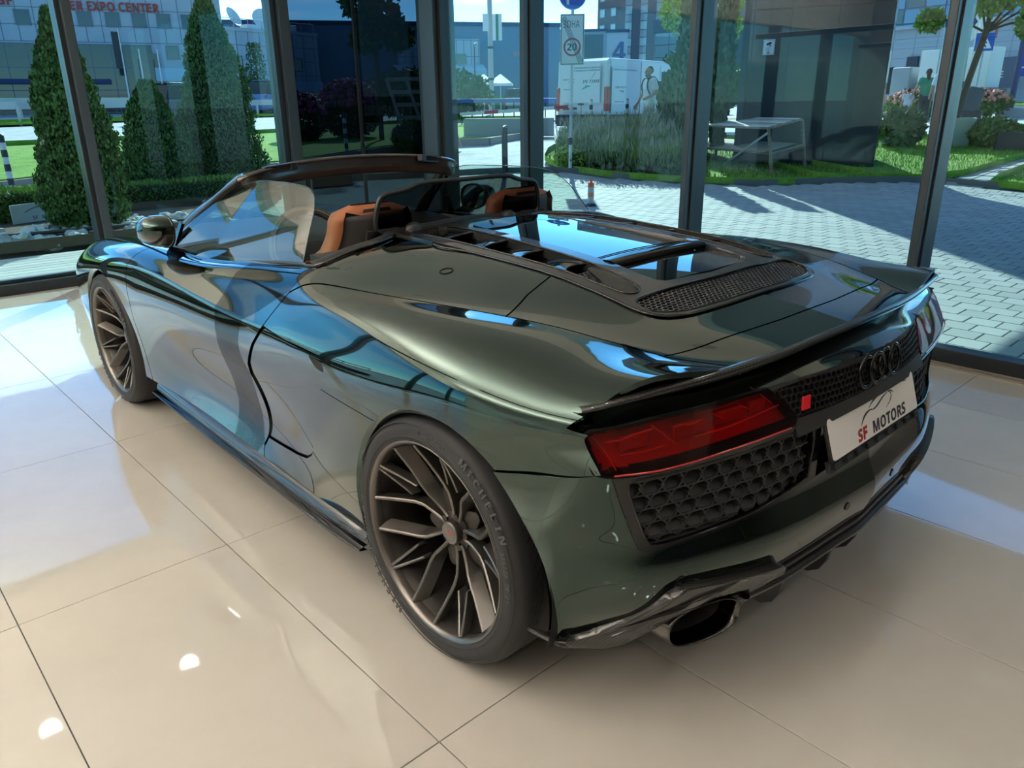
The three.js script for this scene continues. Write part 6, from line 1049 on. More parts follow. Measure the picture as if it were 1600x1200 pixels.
// ---------------------------------------------------------------- street furniture, vehicles
const textTex = (w, h, bg, draw) => { const t = canvasTex(w, h, (c) => { c.fillStyle = bg; c.fillRect(0, 0, w, h); draw(c, w, h); }); t.wrapS = t.wrapT = THREE.ClampToEdgeWrapping; return t; };
const faceMat = (t) => std(0xffffff, 0.5, 0, { map: t });
{ // road sign post: turn-right disc above an end-of-zone plate
  const o = thing('road_sign', 'grey post carrying a blue turn-right disc above an end of zone 20 plate', 'road sign', on(9.82, -9.55), 0.0); const yaw = Math.atan2(-11.2, 10.4) + Math.PI * 0.0;
  o.rotation.y = -0.80;
  part('post', cyl(0.032, 0.032, 3.7, 16, [0, 1.85, 0]), O.steel, o); part('post_sleeve', cyl(0.036, 0.036, 0.55, 16, [0, 0.28, 0]), O.white, o); part('post_collar', cyl(0.05, 0.05, 0.14, 12, [-0.01, 0.62, 0]), O.dark, o);
  const disc = part('disc', cyl(0.265, 0.265, 0.012, 48, [0, 3.26, 0.045], [Math.PI / 2, 0, 0]), O.white, o); part('disc_field', cyl(0.252, 0.252, 0.004, 48, [0, 3.26, 0.053], [Math.PI / 2, 0, 0]), std(lin(0.015, 0.10, 0.50), 0.4), disc);
  part('arrow', (() => { const g = extrude([[-0.115, -0.17], [-0.07, -0.17], [-0.07, 0.02], [-0.055, 0.05], [0.05, 0.05], [0.05, 0.005], [0.15, 0.075], [0.05, 0.145], [0.05, 0.10], [-0.075, 0.10], [-0.115, 0.06]], 0.003); g.translate(0, 3.26, 0.0555); return g; })(), O.white, disc);
  const t = textTex(256, 512, '#c9cbc8', (c) => { c.strokeStyle = '#222'; c.lineWidth = 7; c.strokeRect(9, 9, 238, 494); c.fillStyle = '#1b1d20'; c.font = '88px sans-serif'; c.save(); c.scale(0.78, 1.15); c.fillText('ЗОНА', 34, 118); c.restore(); c.strokeStyle = '#a62430'; c.lineWidth = 20; c.beginPath(); c.arc(128, 330, 84, 0, 7); c.stroke(); c.font = 'bold 100px sans-serif'; c.fillText('20', 70, 366); c.strokeStyle = '#26282b'; c.lineWidth = 5; for (let i = -2; i < 3; i++) { c.beginPath(); c.moveTo(30 + i * 11, 30 - i * 4); c.lineTo(226 + i * 11, 490 - i * 4); c.stroke(); } });
  const pl = part('plate', rbox(0.46, 0.90, 0.012, 0.02, [0, 2.48, 0.045]), O.steel, o); part('plate_print', (() => { const g = new THREE.PlaneGeometry(0.455, 0.895); g.translate(0, 2.48, 0.0515); return g; })(), faceMat(t), pl);
}
function bollard(label, x, z, h, bands, r = 0.045, group) { const o = thing('bollard', label, 'bollard', on(x, z), 0, group); for (let i = 0; i < bands; i++) part('band', cyl(r, r, h / bands - 0.001, 16, [0, (i + 0.5) * h / bands, 0]), i & 1 ? O.dark : std(lin(0.55, 0.60, 0.62), 0.5), o); part('cap', cyl(r, r * 0.6, 0.02, 16, [0, h + 0.01, 0]), O.dark, o); return o; }
bollard('black and white striped bollard beside the verge, far left', 0.88, -14.35, 0.94, 8, 0.05);
bollard('striped bollard in front of the magenta shrubs behind dark glass', 7.93, -15.0, 0.9, 8);
bollard('striped bollard by the rear corner of the white van', 13.4, -12.2, 1.0, 9);
bollard('striped bollard beside the rear wheel of the white van', 14.4, -11.85, 1.0, 9);
{ // flexible delineator
  const o = thing('delineator_post', 'short grey post with orange bands on the paving', 'bollard', on(6.9, -6.4)); const or = std(lin(0.75, 0.13, 0.07), 0.5), gr = std(lin(0.45, 0.47, 0.48), 0.6);
  part('base', lathe([[0.09, 0], [0.085, 0.03], [0.05, 0.05]], 24), O.dark, o); for (const [y, h, m] of [[0.05, 0.10, gr], [0.15, 0.06, or], [0.21, 0.08, gr], [0.29, 0.07, or]]) part('band', cyl(0.047, 0.047, h, 20, [0, y + h / 2, 0]), m, o); part('knob', cyl(0.02, 0.012, 0.05, 12, [0, 0.385, 0]), or, o);
}
{ // dark cladded pylon with a camera notice
  const A = [12.69, -7.59], B = [13.63, -5.09], C = [11.95, -3.95], dx = B[0] - A[0], dz = B[1] - A[1], L = Math.hypot(dx, dz), m = phys(lin(0.022, 0.032, 0.045), { roughness: 0.12, clearcoat: 0.5, clearcoatRoughness: 0.05 });
  const o = thing('advertising_pylon', 'tall dark blue-grey cladded pylon standing behind the rusty table', 'pylon', on(A[0], A[1], -0.1)); o.rotation.y = -Math.atan2(dz, dx);
  part('core', box(L, 9, 0.9, [L / 2, 4.5, -0.45]), std(lin(0.01, 0.012, 0.015), 0.6), o);
  const cuts = [0, 0.2, 0.9, 1.75, L]; for (let i = 0; i < 4; i++) for (let k = 0; k < 3; k++) part('cladding_panel', rbox(cuts[i + 1] - cuts[i] - 0.006, 2.98, 0.03, 0.004, [(cuts[i] + cuts[i + 1]) / 2, 1.5 + k * 3, 0.015]), m, o);
  for (let k = 0; k < 3; k++) part('cladding_panel', rbox(0.03, 2.98, 0.93, 0.004, [L + 0.015, 1.5 + k * 3, -0.45]), m, o);
  part('mesh_panel', rbox(0.12, 3.4, 0.02, 0.004, [0.07, 1.8, 0.04]), std(lin(0.02, 0.03, 0.045), 0.5), o);
  const t = textTex(128, 160, '#d3d8da', (c) => { c.strokeStyle = '#3a4048'; c.lineWidth = 3; c.strokeRect(5, 5, 118, 150); c.fillStyle = '#1d2126'; c.save(); c.translate(66, 44); c.rotate(-0.35); c.fillRect(-32, -12, 58, 22); c.restore(); c.fillRect(70, 52, 8, 16); c.fillRect(66, 64, 26, 7); c.font = '11px sans-serif'; for (const [s, y] of [['ВНИМАНИЕ', 92], ['ОБЕКТЪТ СЕ', 108], ['ОХРАНЯВА', 124]]) c.fillText(s, 28, y); c.fillRect(50, 134, 26, 10); });
  const n = part('camera_notice', rbox(0.22, 0.28, 0.008, 0.002, [0.52, 2.32, 0.035]), O.white, o, 'white notice with a camera symbol'); part('notice_print', (() => { const g = new THREE.PlaneGeometry(0.216, 0.276); g.translate(0.52, 2.32, 0.0396); return g; })(), faceMat(t), n);
}
{ // rusty two-tier table
  const A = [8.95, -6.15], o = thing('workbench', 'rusty steel two-tier bench with paint-flaked slatted top in front of the pylon', 'table', [13.65, 0.12, -10.2]); o.rotation.set(0.2, -2.0, 0, 'YXZ');
  const W = 4.42, D = 0.74, H = 0.87; const leg = (x, z) => part('leg', rbox(0.045, H, 0.045, 0.004, [x, H / 2, z]), O.rust, o);
  leg(0.02, 0); leg(W, 0); leg(0.02, -D); leg(W, -D);
  for (const z of [0, -D]) part('rail', box(W, 0.035, 0.03, [W / 2, H, z]), O.rust, o); for (const x of [0, W]) part('rail', box(0.03, 0.035, D, [x, H, -D / 2]), O.rust, o);
  const sm = [std(lin(0.60, 0.60, 0.58), 0.7), std(lin(0.30, 0.27, 0.24), 0.8), std(lin(0.45, 0.43, 0.40), 0.8)]; for (let i = 0; i < 7; i++) part('slat', rbox(W - 0.02, 0.02, 0.085, 0.004, [W / 2, H + 0.022, -0.05 - i * 0.103]), sm[(i * 2) % 3], o);
  part('shelf', (() => { const g = rbox(W - 0.3, 0.018, D - 0.05, 0.004, [W / 2 - 0.08, 0.42, -D / 2]); return g; })(), std(lin(0.44, 0.38, 0.32), 0.8), o); part('shelf_rail', box(W, 0.03, 0.025, [W / 2, 0.405, 0]), O.rust, o); part('shelf_rail', box(W, 0.03, 0.025, [W / 2, 0.405, -D]), O.rust, o); part('shelf_rail', box(0.025, 0.03, D, [W, 0.405, -D / 2]), O.rust, o);
  part('brace', beam([2.7, 0.05, 0.03], [W, H - 0.08, 0.03], 0.02, 0.04), std(lin(0.35, 0.38, 0.40), 0.6), o);
}
function wheelSet(o, spots, r, w, m = O.dark) { for (const [x, z] of spots) { const g = part('wheel', cyl(r, r, w, 28, [x, r, z], [Math.PI / 2, 0, 0]), m, o); part('wheel_rim', cyl(r * 0.62, r * 0.62, w + 0.02, 20, [x, r, z], [Math.PI / 2, 0, 0]), O.steel, g); } }
{ // white panel van, rear towards us
  const o = thing('van', 'white panel van with courier lettering parked behind the lavender', 'van', on(15.15, -13.18, 0.0)); o.rotation.y = -0.05 + Math.PI * 0.0; // x forward
  const prof = [[0, 0.42], [0.0, 1.2], [0.06, 2.28], [0.18, 2.36], [3.6, 2.36], [4.0, 2.28], [4.75, 1.62], [5.3, 1.28], [5.42, 0.95], [5.42, 0.42]], Wd = 1.95;
  const g = extrude(prof, Wd - 0.12, 0.06); g.translate(0, 0, -Wd + 0.06); part('body', g, std(lin(0.66, 0.68, 0.72), 0.35), o);
  o.rotation.y = 0.14; o.scale.setScalar(0.87);
  part('lower_trim', merge([rbox(5.4, 0.30, 0.02, 0.008, [2.7, 0.52, 0.012]), rbox(0.05, 0.36, Wd, 0.02, [-0.02, 0.50, -Wd / 2])]), O.dark, o);
  const lines = [box(0.012, 1.75, 0.01, [0.16, 1.4, 0.002]), box(0.012, 1.75, 0.01, [2.05, 1.4, 0.002]), box(0.012, 1.7, 0.01, [3.35, 1.35, 0.002]), box(0.01, 1.7, 0.012, [-0.002, 1.4, -Wd / 2])]; for (const g2 of lines) part('door_gap', g2, O.dark, o);
  part('cab_window', (() => { const s = extrude([[3.45, 1.45], [3.45, 2.02], [3.95, 2.02], [4.55, 1.50]], 0.01, 0.004); s.translate(0, 0, 0.002); return s; })(), phys(lin(0.05, 0.16, 0.18), { roughness: 0.05 }), o);
  for (const z of [0.0, -Wd + 0.1]) part('tail_light', rbox(0.05, 0.72, 0.12, 0.02, [0.0, 1.15, z - 0.05]), O.red, o); part('tail_light', rbox(0.14, 0.72, 0.03, 0.012, [0.09, 1.15, 0.008]), O.red, o);
  part('reflector', extrude([[0, 0], [0.16, 0], [0, 0.14]], 0.02).rotateY(-Math.PI / 2).translate(-0.012, 1.15, -0.98), O.red, o);
  part('door_handle', rbox(0.02, 0.05, 0.22, 0.008, [-0.015, 1.0, -0.98]), O.dark, o); part('side_rail', rbox(0.75, 0.045, 0.02, 0.006, [0.75, 1.42, 0.012]), O.dark, o);
  part('license_plate', rbox(0.015, 0.13, 0.46, 0.004, [-0.02, 0.72, -1.42]), std(lin(0.50, 0.55, 0.66), 0.5), o); part('plate_lamp', rbox(0.03, 0.07, 0.55, 0.01, [-0.012, 0.87, -1.42]), O.dark, o);
  const t1 = textTex(512, 512, '#d6dae2', (c) => { c.clearRect(0, 0, 512, 512); c.fillStyle = '#d6dae2'; c.fillRect(0, 0, 512, 512); c.fillStyle = '#23262c'; c.font = 'bold 27px sans-serif'; c.fillText('КУРИЕРСКИ УСЛУГИ ЗА СТРАНАТА И', 14, 40); c.font = 'bold 34px sans-serif'; c.fillText('( 0700 1 88 77', 60, 240); c.fillText('☐ *1800', 130, 285); c.font = 'bold 24px sans-serif'; c.fillText('www.intime.bg', 70, 400); });
  part('side_lettering', (() => { const q = new THREE.PlaneGeometry(1.55, 1.35); q.translate(0.95, 1.42, 0.0615); return q; })(), faceMat(t1), o);
  const t2 = textTex(512, 512, '#d6dae2', (c) => { c.fillStyle = '#23262c'; c.font = 'bold 30px sans-serif'; c.fillText('КУРИЕРСКИ УСЛУГИ ЗА', 170, 60); c.fillText('СТРАНАТА И ЧУЖБИНА', 170, 96); c.font = 'bold 28px sans-serif'; c.fillText('0700 1 88 77', 20, 210); c.fillText('*1800', 96, 250); c.fillText('intime.bg', 30, 340); c.font = 'italic bold 58px sans-serif'; c.fillStyle = '#3f4650'; c.fillText('IN TIME', 280, 250); c.fillStyle = '#2ea3a0'; c.beginPath(); c.moveTo(260, 345); c.lineTo(330, 275); c.lineTo(400, 290); c.closePath(); c.fill(); c.strokeStyle = '#3f4650'; c.lineWidth = 5; c.beginPath(); c.moveTo(400, 190); c.lineTo(450, 110); c.stroke(); });
  part('rear_lettering', (() => { const q = new THREE.PlaneGeometry(1.5, 1.15); q.rotateY(-Math.PI / 2); q.translate(-0.0615, 1.62, -0.98); return q; })(), faceMat(t2), o);
  wheelSet(o, [[1.15, -0.10], [4.45, -0.10], [1.15, -Wd + 0.1], [4.45, -Wd + 0.1]], 0.35, 0.24);
}
function carAway(name, label, x, z, turn, paintC, len = 4.6, h = 1.55, group) { // simple but complete car seen far away, x forward
  const o = thing(name, label, 'car', on(x, z), turn, group), w = 1.8, pm = phys(paintC, { metalness: 0.3, roughness: 0.3, clearcoat: 1 });
  const b = extrude([[0.05, 0.32], [0, 0.62], [0.12, h * 0.62], [len * 0.62, h * 0.62], [len * 0.95, h * 0.52], [len, 0.55], [len - 0.05, 0.30]], w - 0.16, 0.08); b.translate(0, 0, -w + 0.08); part('body', b, pm, o);
  const c = extrude([[0.16, h * 0.60], [0.42, h * 0.97], [0.8, h], [len * 0.48, h * 0.985], [len * 0.68, h * 0.60]], w - 0.36, 0.06); c.translate(0, 0, -w + 0.18); part('cabin', c, phys(lin(0.02, 0.03, 0.035), { roughness: 0.06 }), o);
  part('roof_panel', rbox(len * 0.36, 0.03, w - 0.42, 0.012, [len * 0.30, h + 0.045, -w / 2]), pm, o);
  for (const z2 of [-0.1, -w + 0.2]) { part('tail_light', rbox(0.06, 0.14, 0.22, 0.02, [0.02, h * 0.56, z2 - 0.05]), O.red, o); part('headlight', rbox(0.06, 0.12, 0.25, 0.02, [len + 0.02, h * 0.46, z2 - 0.05]), O.white, o); }
  wheelSet(o, [[0.85, -0.06], [len - 0.9, -0.06], [0.85, -w + 0.06], [len - 0.9, -w + 0.06]], 0.34, 0.22); return o;
}
carAway('estate_car', 'dark grey-blue car driving on the road between the conifers', 10.6, -33.4, 0.55, lin(0.03, 0.055, 0.075), 4.7, 1.62);
carAway('hatchback', 'silver car parked beyond the road under the white parasols', 37.0, -42.5, 0.9, lin(0.45, 0.5, 0.52), 4.2, 1.45);
carAway('hatchback', 'second pale car parked right of the lamp post', 39.4, -41.2, 0.9, lin(0.38, 0.42, 0.45), 4.2, 1.45);
carAway('hatchback', 'pale car on the far road behind the crossing sign', 50.6, -15.1, 1.3, lin(0.40, 0.5, 0.56), 4.3, 1.45);
carAway('hatchback', 'white car behind the rusty bench, right of the mullion', 33.5, -20.8, 1.0, lin(0.6, 0.62, 0.64), 4.2, 1.45);
carAway('minibus', 'blue and white minibus parked by the white hall, left of dark glass', 20.9, -45.3, 0.4, lin(0.05, 0.16, 0.42), 5.2, 2.0);
{ // box lorry with white cases, far right
  const o = thing('lorry', 'flatbed lorry loaded with tall white boxes far behind the blue totem', 'lorry', on(57.6, -16.2), 1.35); for (let i = 0; i < 3; i++) part('load_box', rbox(1.5, 2.5, 1.6, 0.04, [1.0 + i * 1.65, 2.3, 0]), O.white, o); part('chassis', box(6.8, 0.3, 1.7, [3.1, 0.85, 0]), O.dark, o); part('cab', rbox(1.5, 1.9, 1.9, 0.15, [6.3, 1.6, 0]), std(lin(0.3, 0.33, 0.36), 0.5), o); wheelSet(o, [[0.8, 0.75], [2, 0.75], [5.9, 0.75], [0.8, -0.75], [5.9, -0.75]], 0.45, 0.3);
}
{ // guard rails along the road
  const rail = (label, pts, h) => { const o = thing('guard_rail', label, 'guard rail'); for (let i = 0; i < pts.length - 1; i++) { const a = on(...pts[i], h), b = on(...pts[i + 1], h); part('beam', merge([beam(a, b, 0.03, 0.13), beam([a[0], a[1] - 0.17, a[2]], [b[0], b[1] - 0.17, b[2]], 0.03, 0.13), beam([a[0], a[1] - 0.085, a[2]], [b[0], b[1] - 0.085, b[2]], 0.015, 0.10)]), O.steel, o); const n = Math.max(1, Math.round(Math.hypot(b[0] - a[0], b[2] - a[2]) / 4)); for (let k = 0; k < n; k++) { const x = lerp(pts[i][0], pts[i + 1][0], k / n), z = lerp(pts[i][1], pts[i + 1][1], k / n), p = on(x, z); part('post', box(0.1, h, 0.1, [p[0], p[1] + h / 2 - 0.1, p[2]]), O.steel, o); } } };
  rail('steel guard rail along the far edge of the road', [[-20, -31], [5.9, -37.6], [19.0, -42.8], [37.2, -50.0], [60, -59]], 0.85);
  rail('second steel guard rail behind the first, beyond the road', [[-20, -35], [6.9, -42.0], [18.6, -45.6], [36.4, -53.2], [58, -62]], 1.0);
}
{ // barrier, concrete block, blue railing
  const o = thing('road_barrier', 'white boom barrier resting on a concrete block on the verge', 'barrier', on(13.0, -16.6), -0.78); part('block', rbox(2.6, 0.5, 0.7, 0.03, [1.2, 0.25, 0]), O.concrete, o); part('boom', beam([-0.2, 0.62, 0.2], [4.2, 0.86, 0.2], 0.06, 0.09), O.white, o); for (let i = 0; i < 4; i++) part('boom_stripe', beam([0.5 + i, 0.658 + i * 0.0545, 0.2], [0.9 + i, 0.68 + i * 0.0545, 0.2], 0.063, 0.093), O.red, o);
  const f = thing('blue_railing', 'low blue metal railing with upright bars across the verge', 'railing', on(17.2, -22.8), -0.72); part('top_rail', rbox(4.6, 0.14, 0.10, 0.02, [2.3, 0.88, 0]), O.blue, f); for (let i = 0; i < 12; i++) part('upright', box(0.04, 0.85, 0.04, [0.1 + i * 0.4, 0.43, 0]), O.dark, f); part('lower_rail', box(4.6, 0.05, 0.05, [2.3, 0.12, 0]), O.blue, f);
  const h = thing('handrail', 'bent dark steel handrail outside the glass', 'handrail', on(8.45, -10.06), 0); h.rotation.y = 0.75; h.scale.setScalar(1.12); part('tube', tube([[0, 0, 0], [0, 0.4, 0], [0, 0.72, 0], [0.015, 0.76, 0], [0.10, 0.84, 0], [0.14, 0.855, 0], [0.6, 0.86, 0]], 0.028, 60, 10), O.dark, h); part('post', cyl(0.028, 0.028, 0.86, 10, [0.6, 0.43, 0]), O.dark, h);
}
{ // leaning white slatted rack behind the dark glass
  const o = thing('slatted_rack', 'white slatted wooden rack leaning back behind the dark corner glass', 'rack', on(9.55, -14.75)); o.rotation.set(0, -0.86, 0); const g = new THREE.Group(); g.name = 'rack_frame'; o.add(g); g.rotation.z = 0; const w = 1.3, h = 1.62;
  const sk = (x, y) => [x - y * 0.36, y, -0.25 * y]; for (const x of [0, 0.5, 0.95, 1.3]) part('upright', beam(sk(x, 0), sk(x, h), 0.07, 0.025, [0, 0, 1]), O.wood, g); for (let i = 0; i < 6; i++) part('slat', beam(sk(0, 0.12 + i * 0.295), sk(1.3, 0.12 + i * 0.295), 0.02, 0.09), O.wood, g); for (const y of [0.5, 1.1, 1.6]) part('cross_bar', beam(sk(0, y), [sk(0, y)[0] - 0.1, y, sk(0, y)[2] - 0.5], 0.03, 0.06), O.wood, g); part('back_leg', beam([-0.3, 0, -1.0], [-0.68, h, -0.9], 0.06, 0.03), O.wood, g);
}
{ // lamp post with two small banners
  const o = thing('street_lamp', 'tall grey lamp post with two small banners beyond the road', 'lamp post', on(29.8, -34.6)); part('pole', cyl(0.16, 0.12, 12, 14, [0, 6, 0]), O.concrete, o); for (const [y, s] of [[1.9, 0.19], [3.6, 0.18]]) part('collar', cyl(s, s, 0.12, 12, [0, y, 0]), O.dark, o);
  const fl = part('banner', rbox(0.55, 1.4, 0.03, 0.01, [0.55, 4.7, 0], [0, -0.8, 0]), O.white, o); part('banner_stripe', rbox(0.16, 1.4, 0.035, 0.01, [0.55, 4.7, 0.0], [0, -0.8, 0]), std(lin(0.03, 0.20, 0.10), 0.7), fl); part('banner_stripe', rbox(0.16, 1.4, 0.04, 0.01, [0.68, 4.7, 0.11], [0, -0.8, 0]), std(lin(0.40, 0.07, 0.05), 0.7), fl); part('banner', rbox(0.3, 0.9, 0.03, 0.01, [-0.35, 4.9, 0], [0, -0.8, 0]), O.white, o);
  const l2 = thing('street_lamp', 'thin street lamp with a curved head in front of the warehouse', 'lamp post', on(37.9, -45.6)); part('pole', cyl(0.05, 0.04, 4.4, 10, [0, 2.2, 0]), O.dark, l2); part('arm', tube([[0, 4.4, 0], [0.1, 4.6, -0.1], [0.6, 4.75, -0.5]], 0.035, 12, 6), O.dark, l2); part('lamp_head', rbox(0.5, 0.09, 0.2, 0.04, [0.7, 4.76, -0.6], [0, 0.7, 0]), O.white, l2);
}
{ // parasols of a terrace
  const spots = [[32.8, -42.5, 'first of four white parasols, nearest the mullion'], [33.8, -41.7, 'second of four white parasols in front of the warehouse'], [34.7, -40.9, 'third of four white parasols, beside the lamp post'], [35.6, -40.2, 'rightmost white parasol, right of the lamp post']]; let f = null;
  for (const [x, z, label] of spots) { if (f) { copyThing(f, on(x, z), 0, label, 'white terrace parasols'); continue; } f = thing('parasol', label, 'parasol', on(x, z), 0, 'white terrace parasols'); part('canopy', (() => { const g = new THREE.ConeGeometry(1.15, 0.62, 4, 1); g.translate(0, 2.1, 0); return g; })(), std(lin(0.72, 0.76, 0.78), 0.7), f); part('valance', (() => { const g = new THREE.CylinderGeometry(1.15, 1.15, 0.14, 4, 1, true); g.translate(0, 1.73, 0); return g; })(), std(lin(0.72, 0.76, 0.78), 0.7), f); part('pole', cyl(0.03, 0.03, 2.3, 8, [0, 1.15, 0]), O.wood, f); }
}
{ // right-hand side: planter, crossing sign, totem, street name, plinth
  const o = thing('planter', 'large pale concrete planter with a young tree', 'planter', on(17.0, -4.9), -1.22); const pts = [[0.50, 0], [0.62, 0.58], [0.57, 0.58], [0.55, 0.50]]; const g = lathe(pts, 4); g.rotateY(Math.PI / 4); g.scale(1.0, 1, 0.85); part('tub', toCreasedNormals(g, 0.3), std(lin(0.46, 0.50, 0.47), 0.85), o); part('soil', box(0.78, 0.03, 0.66, [0, 0.5, 0]), O.soil, o);
  const s = thing('crossing_sign', 'square blue pedestrian crossing sign on a thin post', 'road sign', on(34.3, -10.0), -1.27); part('post', cyl(0.04, 0.04, 3.1, 10, [0, 1.55, 0]), O.steel, s);
  const t = textTex(128, 128, '#1f5fb0', (c) => { c.fillStyle = '#e8eef2'; c.beginPath(); c.moveTo(64, 16); c.lineTo(116, 112); c.lineTo(12, 112); c.closePath(); c.fill(); c.fillStyle = '#15181c'; c.beginPath(); c.arc(64, 48, 7, 0, 7); c.fill(); c.lineWidth = 8; c.strokeStyle = '#15181c'; c.beginPath(); c.moveTo(64, 56); c.lineTo(62, 80); c.lineTo(50, 102); c.moveTo(62, 80); c.lineTo(76, 102); c.moveTo(48, 72); c.lineTo(64, 60); c.lineTo(80, 72); c.stroke(); }); const pl = part('panel', rbox(0.66, 0.66, 0.02, 0.02, [0, 2.72, 0.05]), O.blue, s); part('panel_print', (() => { const q = new THREE.PlaneGeometry(0.65, 0.65); q.translate(0, 2.72, 0.0605); return q; })(), faceMat(t), pl);
  const d = thing('direction_sign', 'dark blue arrow-shaped direction sign behind the tree trunk', 'road sign', on(38.0, -12.3), -1.27); part('post', cyl(0.04, 0.04, 4.0, 10, [-0.6, 2, 0]), O.steel, d); part('arrow_board', extrude([[-0.8, 3.55], [0.55, 3.55], [0.68, 3.72], [0.55, 3.89], [-0.8, 3.89]], 0.03, 0.005), std(lin(0.02, 0.04, 0.15), 0.5), d);
  part('lettering', (() => { const q = new TextGeometry('метро', { font, size: 0.14, depth: 0.004, curveSegments: 2 }); q.translate(-0.35, 3.66, 0.036); return q; })(), O.white, d);
  const b = thing('blue_totem', 'tall blue advertising totem on a pole, at the right edge', 'sign', on(32.7, -8.2), -1.25); part('pole', cyl(0.12, 0.10, 3.0, 14, [0, 1.5, 0]), std(lin(0.02, 0.04, 0.14), 0.5), b); part('foot', lathe([[0.3, 0], [0.14, 0.25]], 16), std(lin(0.02, 0.04, 0.14), 0.5), b); part('panel', rbox(2.0, 3.2, 0.18, 0.03, [0.95, 3.0, 0]), std(lin(0.02, 0.05, 0.33), 0.4), b); part('panel_mark', rbox(0.10, 0.05, 0.02, 0.005, [0.15, 1.72, 0.095], [0, 0, 0.4]), O.white, b); part('footing', rbox(1.5, 0.42, 1.0, 0.04, [0.4, 0.1, 0]), O.concrete, b);
  const p = thing('lamp_base', 'pale ribbed column on a dark stone plinth at the right edge', 'column', on(16.95, -3.6), -1.2); part('plinth', rbox(0.95, 0.42, 0.6, 0.01, [0.1, 0.14, 0]), std(lin(0.05, 0.055, 0.055), 0.6), p); part('socket', cyl(0.17, 0.16, 0.16, 20, [0.26, 0.43, 0]), O.dark, p); part('shaft', cyl(0.15, 0.13, 3, 20, [0.26, 2.0, 0]), std(lin(0.45, 0.55, 0.56), 0.5), p);
  const st = thing('stroller', 'dark covered pushchair on the pavement behind the planter', 'pushchair', on(24.6, -7.0), 0.3); part('hood', rbox(0.42, 0.75, 0.5, 0.14, [0, 0.75, 0], [0.2, 0, 0], 4), std(lin(0.05, 0.07, 0.09), 0.8), st); part('basket', rbox(0.4, 0.3, 0.55, 0.08, [0, 0.32, 0.05]), O.dark, st); for (const [x, z] of [[-0.2, 0.25], [0.2, 0.25], [-0.2, -0.25], [0.2, -0.25]]) part('wheel', cyl(0.11, 0.11, 0.04, 16, [x, 0.11, z], [0, 0, Math.PI / 2]), O.dark, st); part('handle', tube([[-0.18, 0.9, -0.2], [-0.18, 1.05, -0.4], [0.18, 1.05, -0.4], [0.18, 0.9, -0.2]], 0.015, 16, 6), O.dark, st);
  const ps = thing('priority_sign', 'yellow and white diamond road sign with a blue disc among tree leaves', 'road sign', on(20.6, -13.5), -0.95); part('post', cyl(0.035, 0.035, 3.6, 10, [0, 1.8, 0]), O.rust, ps); const dm = part('diamond', rbox(0.6, 0.6, 0.02, 0.02, [0, 3.35, 0.05], [0, 0, Math.PI / 4]), O.white, ps); part('diamond_field', rbox(0.34, 0.34, 0.024, 0.01, [0, 3.35, 0.052], [0, 0, Math.PI / 4]), std(lin(0.6, 0.30, 0.03), 0.5), dm); part('disc', cyl(0.28, 0.28, 0.02, 32, [0, 2.6, 0.05], [Math.PI / 2, 0, 0]), O.blue, ps);
}
// ---------------------------------------------------------------- buildings across the road
const B = { panel: std(lin(0.40, 0.47, 0.54), 0.6), seam: std(lin(0.16, 0.20, 0.25), 0.8), pane: phys(lin(0.03, 0.055, 0.075), { roughness: 0.06, clearcoat: 1 }), darkPane: phys(lin(0.015, 0.022, 0.03), { roughness: 0.1, clearcoat: 1 }), blueWall: std(lin(0.14, 0.24, 0.36), 0.7), navy: std(lin(0.01, 0.03, 0.13), 0.6), hotel: std(lin(0.085, 0.11, 0.15), 0.8), hotelLight: std(lin(0.22, 0.29, 0.35), 0.7), skyPane: phys(lin(0.20, 0.33, 0.38), { roughness: 0.05, clearcoat: 1 }), red: std(lin(0.42, 0.035, 0.035), 0.6) };
function building(name, label, A, Bp, y0, h, depth, m) { // facade from A to B seen from the camera's side; local x along the facade, z towards the viewer
  const o = thing(name, label, 'building', [A[0], y0, A[1]]), dx = Bp[0] - A[0], dz = Bp[1] - A[1], L = Math.hypot(dx, dz); o.rotation.y = -Math.atan2(dz, dx); part('wall', box(L, h, depth, [L / 2, h / 2, -depth / 2]), m, o); o.userData.length = L; return [o, L];
}
function win(o, x, y, w, h, m = B.pane, fm = B.seam, d = 0.06) { const f = part('window', merge([box(w + 0.08, 0.06, d * 2, [x, y + h / 2, 0]), box(w + 0.08, 0.06, d * 2, [x, y - h / 2, 0]), box(0.06, h, d * 2, [x - w / 2, y, 0]), box(0.06, h, d * 2, [x + w / 2, y, 0])]), fm, o); part('pane', box(w - 0.04, h - 0.04, 0.02, [x, y, 0.012]), m, f); return f; }
function seams(o, x0, x1, y0, y1, sx, sy, m = B.seam, w = 0.045) { const g = []; for (let x = x0; x <= x1 + 1e-6; x += sx) g.push(box(w, y1 - y0, 0.02, [x, (y0 + y1) / 2, 0.008])); for (let y = y0; y <= y1 + 1e-6; y += sy) g.push(box(x1 - x0, w, 0.02, [(x0 + x1) / 2, y, 0.008])); const p = part('panel_joints', merge(g), m, o); p.userData.kind = 'stuff'; return p; }
